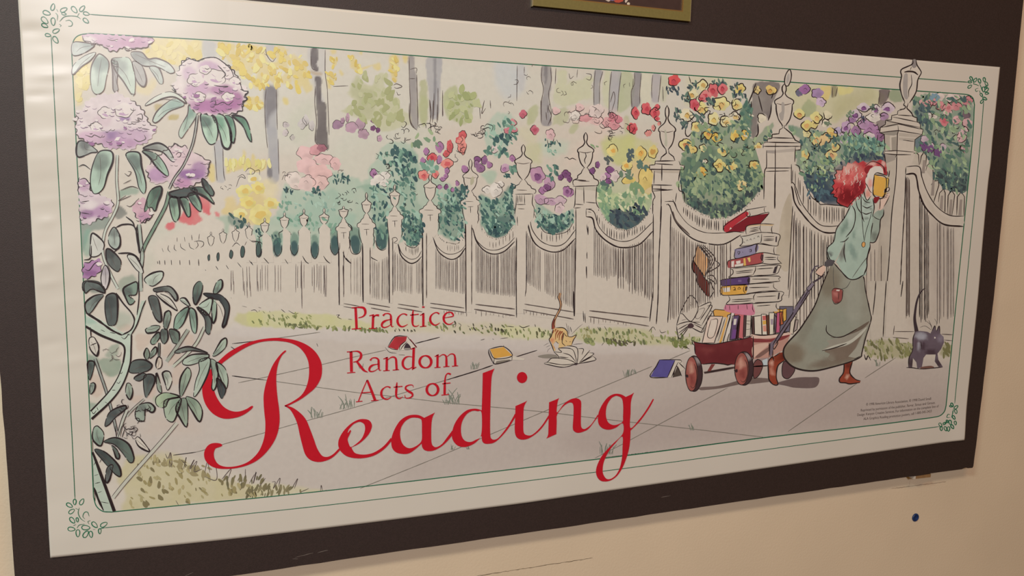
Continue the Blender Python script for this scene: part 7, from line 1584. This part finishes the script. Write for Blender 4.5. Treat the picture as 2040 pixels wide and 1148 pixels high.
T(0, 560)
b = Part('trunk', 1.03, rb)
b.fill('655,245 750,302 850,372 930,412 1005,405 1050,330 1095,200 1112,150 1080,150 1045,250 1020,340 1000,380 940,395 860,350 760,290 655,240', (186, 200, 182), smooth=False, mott=.1)
b.fill('655,335 760,405 860,448 930,478 950,520 940,620 900,720 840,830 760,920 690,990 690,1050 760,1010 840,920 930,800 985,650 1000,500 1000,408 930,410 850,385 750,318 655,260', (190, 204, 186), smooth=False, grid=5, mott=.1, blobs=[(700, 300, 60, 30, (150, 186, 168), .6), (900, 760, 60, 60, (196, 206, 190), .5)])
b.ink('655,240 750,300 850,372 930,412', 4.2); b.ink('655,345 760,408 860,450 930,480 952,525 940,620', [4.6, 5, 4.6, 4, 3.6]); b.ink('940,620 905,720 840,830 760,920 692,990', [2.6, 2.2, 2.8, 3.4]); b.ink('1002,410 1000,500 990,640 930,800 840,920 700,1050', [3.2, 3.4, 3, 3, 4, 5]); b.ink('1000,410 1045,330 1085,210 1112,145', 2.6); b.ink('930,412 1000,370 1025,300 1000,240 940,170 885,90', 2.8); b.ink('1045,260 1060,120 1055,0', 2.2)
b.lines('910,690 925,705 935,690;890,770 905,780 920,760;855,830 880,830;800,920 820,930;740,960 750,985;700,990 715,1010 735,985;925,425 950,440 985,400;970,405 990,412;770,370 800,385;840,390 880,400', 1.5); b.done(label='pale green trunk of the branch')
stem('1435,370 1350,500 1270,612', 7, (160, 166, 152), 1.8, 1.0, INK2); stem('1560,350 1500,470 1420,560 1310,660', 6, (190, 194, 176), 1.8, 1.0, INK2); stem('725,590 770,720 820,870 870,1060 890,1148', 5, (150, 156, 148), 1.6, 1.0); stem('1215,470 1212,600', 4, (110, 116, 108), 1.8, 1.0); stem('970,980 930,1080 900,1200', 6, (190, 190, 176), 1.6, 1.0); stem('1100,900 1010,980 960,1040', 4, (176, 176, 164), 1.4, 1.0, INK2)
stem('1350,1080 1250,1200 1100,1370 950,1540 855,1660', 7, (196, 194, 178), 1.3, 1.0, INK2)
lset([('790,105 720,112 650,172 668,250 702,230 750,160', (128, 140, 132), (88, 96, 94)), ('815,110 800,200 820,322 855,340 892,300 890,110', (92, 100, 98), (70, 76, 76)), ('800,90 700,60 652,92 652,10 760,22', (104, 114, 110), (76, 84, 82)), ('1135,120 1150,200 1190,290 1232,302 1202,130', (100, 108, 104), (80, 86, 84)), ('1170,60 1190,82 1280,82 1340,150 1352,110 1290,40', (130, 136, 128), (74, 78, 78)), ('1190,90 1230,140 1310,200 1352,222 1292,130', (206, 200, 186), None), ('940,60 1000,20 1045,10 1040,100 980,110 1030,150 990,180 960,130', (128, 150, 134), (90, 100, 96))], 1.035, 2.4)
lset([('1490,180 1470,120 1480,40 1520,0 1545,30 1530,110', (104, 124, 112), (76, 86, 84)), ('1650,95 1625,90 1650,10 1690,-10 1692,50', (140, 164, 146), (110, 126, 116)), ('1440,205 1400,212 1340,270 1325,360 1350,370 1400,320', (136, 166, 146), (104, 130, 116)), ('1445,212 1460,360 1490,400 1502,330 1490,230', (144, 172, 152), (110, 136, 122)), ('1500,200 1560,290 1570,390 1600,400 1612,300 1560,230', (96, 108, 102), (60, 62, 66)), ('1550,95 1600,130 1670,150 1715,230 1695,345 1722,330 1748,190 1690,110 1620,95', (74, 82, 82), (50, 52, 58)), ('1625,130 1650,175 1645,280 1622,320 1615,220', (160, 184, 162), None), ('1510,200 1560,150 1620,130 1600,240 1570,260', (176, 192, 174), None), ('1370,140 1410,130 1450,190 1420,180', (190, 200, 184), None)], 1.04, 2.3)
lset([('1220,345 1160,340 1108,370 1120,395 1190,385', (150, 164, 148), None), ('1205,390 1150,450 1158,482 1182,480 1222,420', (130, 152, 134), (100, 116, 106)), ('1230,370 1225,440 1250,480 1280,440 1272,370', (104, 116, 108), (76, 84, 80)), ('1290,370 1320,470 1360,470 1362,390', (110, 126, 114), (80, 90, 84)), ('1270,370 1245,340 1260,240 1295,230 1302,280', (140, 156, 140), (100, 112, 104)), ('1200,670 1188,640 1205,580 1232,592 1232,650', (206, 190, 172), None), ('1120,600 1098,560 1120,508 1142,560', (130, 146, 130), None), ('1140,590 1150,540 1190,500 1192,550', (136, 154, 138), (104, 120, 108)),
      ('1160,640 1100,600 1010,612 985,690 1050,700 1130,682', (92, 102, 98), (72, 80, 78)), ('1120,720 1090,700 1020,740 1060,762', (90, 98, 96), None), ('1160,712 1100,722 1095,800 1110,886 1130,870 1182,760', (100, 110, 106), (72, 78, 78)), ('1192,700 1200,820 1232,852 1222,780', (150, 164, 148), None), ('1240,700 1260,780 1280,832 1312,760 1290,690', (196, 196, 180), (150, 160, 146)), ('740,570 690,520 680,440 720,430 752,510', (206, 198, 184), None), ('690,780 725,780 720,830 690,860', (150, 166, 152), (110, 124, 114)), ('670,620 720,620 700,720 680,750', (96, 110, 104), (72, 82, 80))], 1.04, 2.2)
lset([('1620,572 1640,530 1690,450 1725,438 1722,500 1660,560', (170, 186, 166), (130, 146, 132)), ('1585,548 1470,530 1350,550 1338,532 1440,500', (120, 128, 120), (84, 88, 86)), ('1592,560 1470,560 1400,600 1395,632 1450,640 1560,602', (176, 190, 172), (140, 156, 140)), ('1600,590 1520,602 1520,680 1490,770 1478,882 1530,820 1590,690', (180, 194, 176), (160, 178, 160)), ('1605,600 1620,720 1615,822 1640,822 1662,720 1650,620', (166, 184, 164), (136, 154, 138)), ('1650,620 1660,690 1680,740 1722,822 1738,750 1712,660', (174, 190, 170), (146, 164, 146)), ('1650,740 1665,840 1692,897 1722,830 1700,780', (72, 80, 82), (54, 58, 62))], 1.045, 2.1)
lset([('1380,882 1368,820 1380,730 1430,658 1457,710 1420,812', (156, 174, 152), (120, 136, 120)), ('1370,880 1260,850 1190,890 1200,952 1260,960 1290,902', (166, 184, 150), (140, 164, 134)), ('1380,895 1320,890 1255,912 1250,980 1270,1052 1322,1070 1362,980', (166, 182, 158), (136, 158, 136)), ('1375,900 1340,970 1370,1040 1422,1112 1432,1000 1420,900', (150, 168, 146), (120, 136, 120)), ('1420,880 1430,930 1470,1000 1522,1072 1542,990 1500,910', (156, 174, 150), (126, 146, 126)), ('990,902 958,850 970,778 1000,790 1012,850', (156, 170, 152), (130, 142, 128)), ('1060,945 1140,928 1182,970 1160,1002 1110,980 1100,1062 1050,1062 1030,1010', (150, 164, 148), (110, 120, 112)), ('835,1000 940,950 965,968 880,1040 830,1095 800,1100', (96, 104, 102), (76, 82, 82))], 1.045, 2.3)
b = Part('pen_curls', 1.05, rb)
squiggles(b, '880,940 960,920 960,1000 890,1000', 5, 14, 30, 1.4); squiggles(b, '1030,980 1140,960 1120,1070 1030,1060', 6, 14, 34, 1.8); squiggles(b, '960,1060 1060,1070 1040,1148 960,1148', 6, 14, 28, 1.2); squiggles(b, '760,500 900,480 900,640 780,660', 5, 20, 44, 1.1, INK2)
b.lines('1760,500 1790,520;690,350 695,430;720,430 755,500 735,570;690,490 740,470', 2.0); b.done()
T(0, 848)
lset([('770,152 720,122 705,80 715,20 742,0 792,60', (150, 170, 152), (120, 140, 126)), ('790,122 870,142 930,202 992,282 1022,250 980,140 880,90', (100, 116, 106), (74, 84, 80)), ('722,180 782,262 882,372 922,380 902,300 802,200', (84, 96, 92), (64, 72, 72)), ('850,150 870,200 892,252 914,240 892,182', (96, 110, 102), None), ('815,325 805,425 832,420 862,300', (104, 110, 108), (80, 84, 84)), ('1032,100 1062,160 1142,195 1062,90', (206, 196, 182), None)], 1.045, 2.3)
b = Part('trunk', 1.03, rb); b.fill('705,195 735,260 800,440 870,655 800,650 760,610 718,480 712,330', (182, 196, 178), smooth=False, grid=5, mott=.1); b.ink('706,200 740,290 795,440 872,652', [4, 6, 6, 6.5]); b.ink('718,470 750,560 790,645', 4); b.lines('720,380 750,370;725,440 765,430;745,510 775,500;770,580 830,590;715,300 740,260;760,280 775,250', 1.5); b.done(label='pale green trunk of the branch')
squ = Part('pen_curls', 1.04, rb); squiggles(squ, '940,60 1060,20 1050,160 960,140', 8, 14, 30, 1.1); squ.lines('880,0 890,100;930,0 900,90;960,0 930,90;980,30 1030,20;985,50 1010,45 1000,70 975,60', 1.7); squ.done()

# ================================================================== things on the board and the wall
# framed picture above the poster
FX0, FX1, FZ0, FZ1 = 0.6125, 0.8615, 0.6995, 0.9045
fr = empty('picture_frame', (0.737, BOARD_FRONT, FZ0)); tag(fr, 'small framed picture with olive gold mat hanging above the poster', 'picture frame')
MAT_MAT = simple('olive_gold_mat', (0.20, 0.165, 0.055), 0.5, 0.4, noise=0.05, nscale=300)
MAT_GOLD = simple('gold_edge', (0.62, 0.40, 0.16), 0.3, 0.6, 0.8); MAT_EDGE = simple('pale_brass_edge', (0.75, 0.66, 0.45), 0.28, 0.6, 0.7)
MAT_PIC = simple('dark_print', (0.062, 0.036, 0.034), 0.4, 0.4, noise=0.1, nscale=60)
def bar(name, x0, x1, z0, z1, y0, y1, mat, bev=0.0005):
    bm = bmesh.new(); prism(bm, [(x0, z0), (x1, z0), (x1, z1), (x0, z1)], y0, y1, bev); return adopt(mesh_obj(name, bm, mat), fr)
w_ = 0.0122; yb = BOARD_FRONT - 0.0002; yf = yb - 0.0055
bar('frame_bar', FX0, FX1, FZ0, FZ0 + w_, yf, yb, MAT_MAT); bar('frame_bar', FX0, FX1, FZ1 - w_, FZ1, yf, yb, MAT_MAT)
bar('frame_bar', FX0, FX0 + w_, FZ0 + w_, FZ1 - w_, yf, yb, MAT_MAT); bar('frame_bar', FX1 - w_, FX1, FZ0 + w_, FZ1 - w_, yf, yb, MAT_MAT)
e_ = 0.0011
bar('frame_edge', FX0 - e_, FX0, FZ0 - e_, FZ1 + e_, yf - .0003, yb, MAT_EDGE, .0002); bar('frame_edge', FX1, FX1 + e_ * .5, FZ0 - e_ * .5, FZ1, yf - .0003, yb, MAT_EDGE, .0002)
for a in ((FX0 + w_, FX1 - w_, FZ0 + w_, FZ0 + w_ + .0016), (FX0 + w_, FX1 - w_, FZ1 - w_ - .0016, FZ1 - w_), (FX0 + w_, FX0 + w_ + .0016, FZ0 + w_ + .0016, FZ1 - w_ - .0016), (FX1 - w_ - .0016, FX1 - w_, FZ0 + w_ + .0016, FZ1 - w_ - .0016)):
    bar('inner_lip', *a, yf + .0004, yb, MAT_GOLD, .0003)
pic = bar('print', FX0 + w_ + .001, FX1 - w_ - .001, FZ0 + w_ + .001, FZ1 - w_ - .001, yf + .0028, yf + .0034, MAT_PIC, 0)
rr = random.Random(4)
MATS = [simple('print_' + n, c, 0.4) for n, c in (('white', (.62, .54, .48)), ('yellow', (.62, .40, .10)), ('red', (.50, .09, .06)), ('lilac', (.24, .18, .36)), ('cream', (.70, .62, .48)))]
def patch(x, z, sx, sz, rot, m):
    bm = bmesh.new(); n = 8
    o = [(x + sx*math.cos(t)*rr.uniform(.75, 1.1)*math.cos(rot) - sz*math.sin(t)*math.sin(rot), z + sx*math.cos(t)*math.sin(rot) + sz*math.sin(t)*rr.uniform(.75, 1.1)*math.cos(rot)) for t in [k*2*math.pi/n for k in range(n)]]
    y = yf + .0028 - .00005 - rr.random() * .0003
    bm.faces.new([bm.verts.new((a, y, b)) for a, b in o]); bmesh.ops.recalc_face_normals(bm, faces=bm.faces)
    for f in bm.faces:
        if f.normal.y > 0: f.normal_flip()
    ob = mesh_obj('printed_petal', bm, m); ob.parent = pic
zb = FZ0 + w_ + .003
for x, z, sx, sz, ro, k in ((.695, zb+.010, .007, .004, .4, 1), (.703, zb+.006, .006, .003, -.3, 0), (.711, zb+.008, .008, .004, .2, 4), (.700, zb+.016, .008, .005, .9, 0), (.724, zb+.006, .008, .004, -.5, 0), (.719, zb+.015, .008, .004, .1, 1), (.734, zb+.007, .007, .005, 0, 3), (.744, zb+.005, .009, .005, .2, 2), (.752, zb+.012, .008, .005, .4, 2), (.757, zb+.006, .005, .002, 1.1, 0), (.768, zb+.012, .009, .0025, .35, 4), (.760, zb+.001, .003, .002, 0, 4), (.731, zb+.017, .009, .005, .4, 4), (.745, zb+.018, .008, .005, -.4, 0), (.712, zb+.024, .010, .006, 0, 2), (.735, zb+.030, .011, .006, .5, 1), (.755, zb+.026, .010, .006, .2, 3), (.690, zb+.028, .009, .006, .2, 4), (.722, zb+.042, .012, .007, .1, 0), (.748, zb+.044, .011, .007, .6, 2)):
    patch(x, z, sx, sz, ro, MATS[k])

# small bracket under the board's lower edge
cl = empty('mounting_clip', (1.409, WALL_Y, -0.062)); tag(cl, 'small tan metal clip under the lower right edge of the board', 'clip')
MAT_CLIP = simple('tan_metal_clip', (0.34, 0.20, 0.10), 0.45, 0.5, 0.2, noise=.1); MAT_CLIPW = simple('clip_end', (0.62, 0.56, 0.50), 0.5)
CL_ = plane_pt([(1826, 955), (1856, 952), (1856, 944), (1826, 949)])
bm = bmesh.new(); prism(bm, [(CL_[0][0], CL_[0][1]), (CL_[1][0], CL_[1][1]), (CL_[1][0], -0.0592), (CL_[0][0], -0.0592)], BOARD_FRONT + .001, WALL_Y - .0004, .0006); adopt(mesh_obj('clip_body', bm, MAT_CLIP), cl)
bm = bmesh.new(); prism(bm, [(CL_[0][0] - .0042, CL_[0][1] - .0003), (CL_[0][0] - .0003, CL_[0][1]), (CL_[0][0] - .0003, -0.0592), (CL_[0][0] - .003, -0.0592)], BOARD_FRONT + .0008, WALL_Y - .0004, .0004); adopt(mesh_obj('clip_lip', bm, MAT_CLIPW), cl)

# blue stud pressed into the wall
PX_, PZ_ = wall_pt(1.3977, -0.138)
pn = empty('wall_stud', (PX_, WALL_Y, PZ_)); tag(pn, 'round dark blue plug set in the bare wall below the board', 'wall plug')
MAT_BLUE = simple('blue_plastic', (0.008, 0.035, 0.15), 0.4, 0.5); MAT_BLUE2 = simple('dark_blue_recess', (0.003, 0.012, 0.06), 0.5, 0.4)
def lathe(name, prof, cx, cz, mat, par, n=28):
    bm = bmesh.new(); rows = []
    for r, y in prof: rows.append([bm.verts.new((cx + r*math.cos(k*2*math.pi/n), y, cz + r*math.sin(k*2*math.pi/n))) for k in range(n)])
    for a, b_ in zip(rows, rows[1:]):
        for k in range(n): bm.faces.new((a[k], a[(k+1) % n], b_[(k+1) % n], b_[k]))
    bm.faces.new(rows[-1][::-1]); bm.faces.new(rows[0]); bmesh.ops.recalc_face_normals(bm, faces=bm.faces)
    return adopt(mesh_obj(name, bm, mat, smooth=True), par)
yw = WALL_Y - .0003
lathe('rim', [(.0078, yw), (.0078, yw - .0012), (.0068, yw - .0022), (.0052, yw - .0024), (.0048, yw - .0016)], PX_, PZ_, MAT_BLUE, pn)
lathe('recess', [(.0049, yw - .0008), (.0047, yw - .0017), (.003, yw - .0012)], PX_, PZ_, MAT_BLUE2, pn)

# marks on wall and board
MAT_CRACK = simple('crack_in_paint', (0.20, 0.15, 0.10), 0.8); MAT_LIPS = simple('paint_ridge', (0.42, 0.33, 0.25), 0.7)
def streak(name, p, w, y, mat, par, jit=0.0004):
    bm = bmesh.new(); prev = None; r = random.Random(len(p) * 7 + 3); q = []
    for (a, b_) in zip(p, p[1:]):
        m = max(2, int(math.hypot(b_[0]-a[0], b_[1]-a[1]) / .004))
        q += [(a[0] + (b_[0]-a[0])*k/m, a[1] + (b_[1]-a[1])*k/m + r.uniform(-jit, jit)) for k in range(m)]
    q.append(p[-1])
    for i, (x, z) in enumerate(q):
        h = w * r.uniform(.5, 1.2) * (.4 if i in (0, len(q)-1) else 1) / 2
        cur = (bm.verts.new((x, y, z - h)), bm.verts.new((x, y - .0002, z)), bm.verts.new((x, y, z + h)))
        if prev:
            bm.faces.new((prev[0], cur[0], cur[1], prev[1])); bm.faces.new((prev[1], cur[1], cur[2], prev[2]))
        prev = cur
    bmesh.ops.recalc_face_normals(bm, faces=bm.faces)
    for f in bm.faces:
        if f.normal.y > 0: f.normal_flip()
    o = mesh_obj(name, bm, mat)
    if par is board: adopt(o, board)
    else: o.parent = par
    return o
streak('pencil_line', [wall_pt(*q) for q in ((.46, -.1130), (.5469, -.1136), (.64, -.1140), (.7365, -.1148))], .0011, WALL_Y - .0001, MAT_CRACK, wall)
streak('scrape', [wall_pt(*plane_pt([q])[0]) for q in ((1776, 974), (1811, 969.5), (1885, 960))], .0014, WALL_Y - .0001, MAT_LIPS, wall); streak('scrape', [wall_pt(*plane_pt([q])[0]) for q in ((1810, 970), (1813, 957))], .0012, WALL_Y - .0001, MAT_LIPS, wall)
for p in ([(.150, -.0095 - .04), (.160, -.046)], [(.288, -.0455), (.312, -.0425)], [(.318, -.0432), (.332, -.0415)], [(.855, -.032), (.872, -.031)], [(.285, -.047), (.292, -.048)]):
    streak('scuff', p, .0008, BOARD_FRONT - .0001, MAT_SCUFF, board, .0002)

finish_picture()
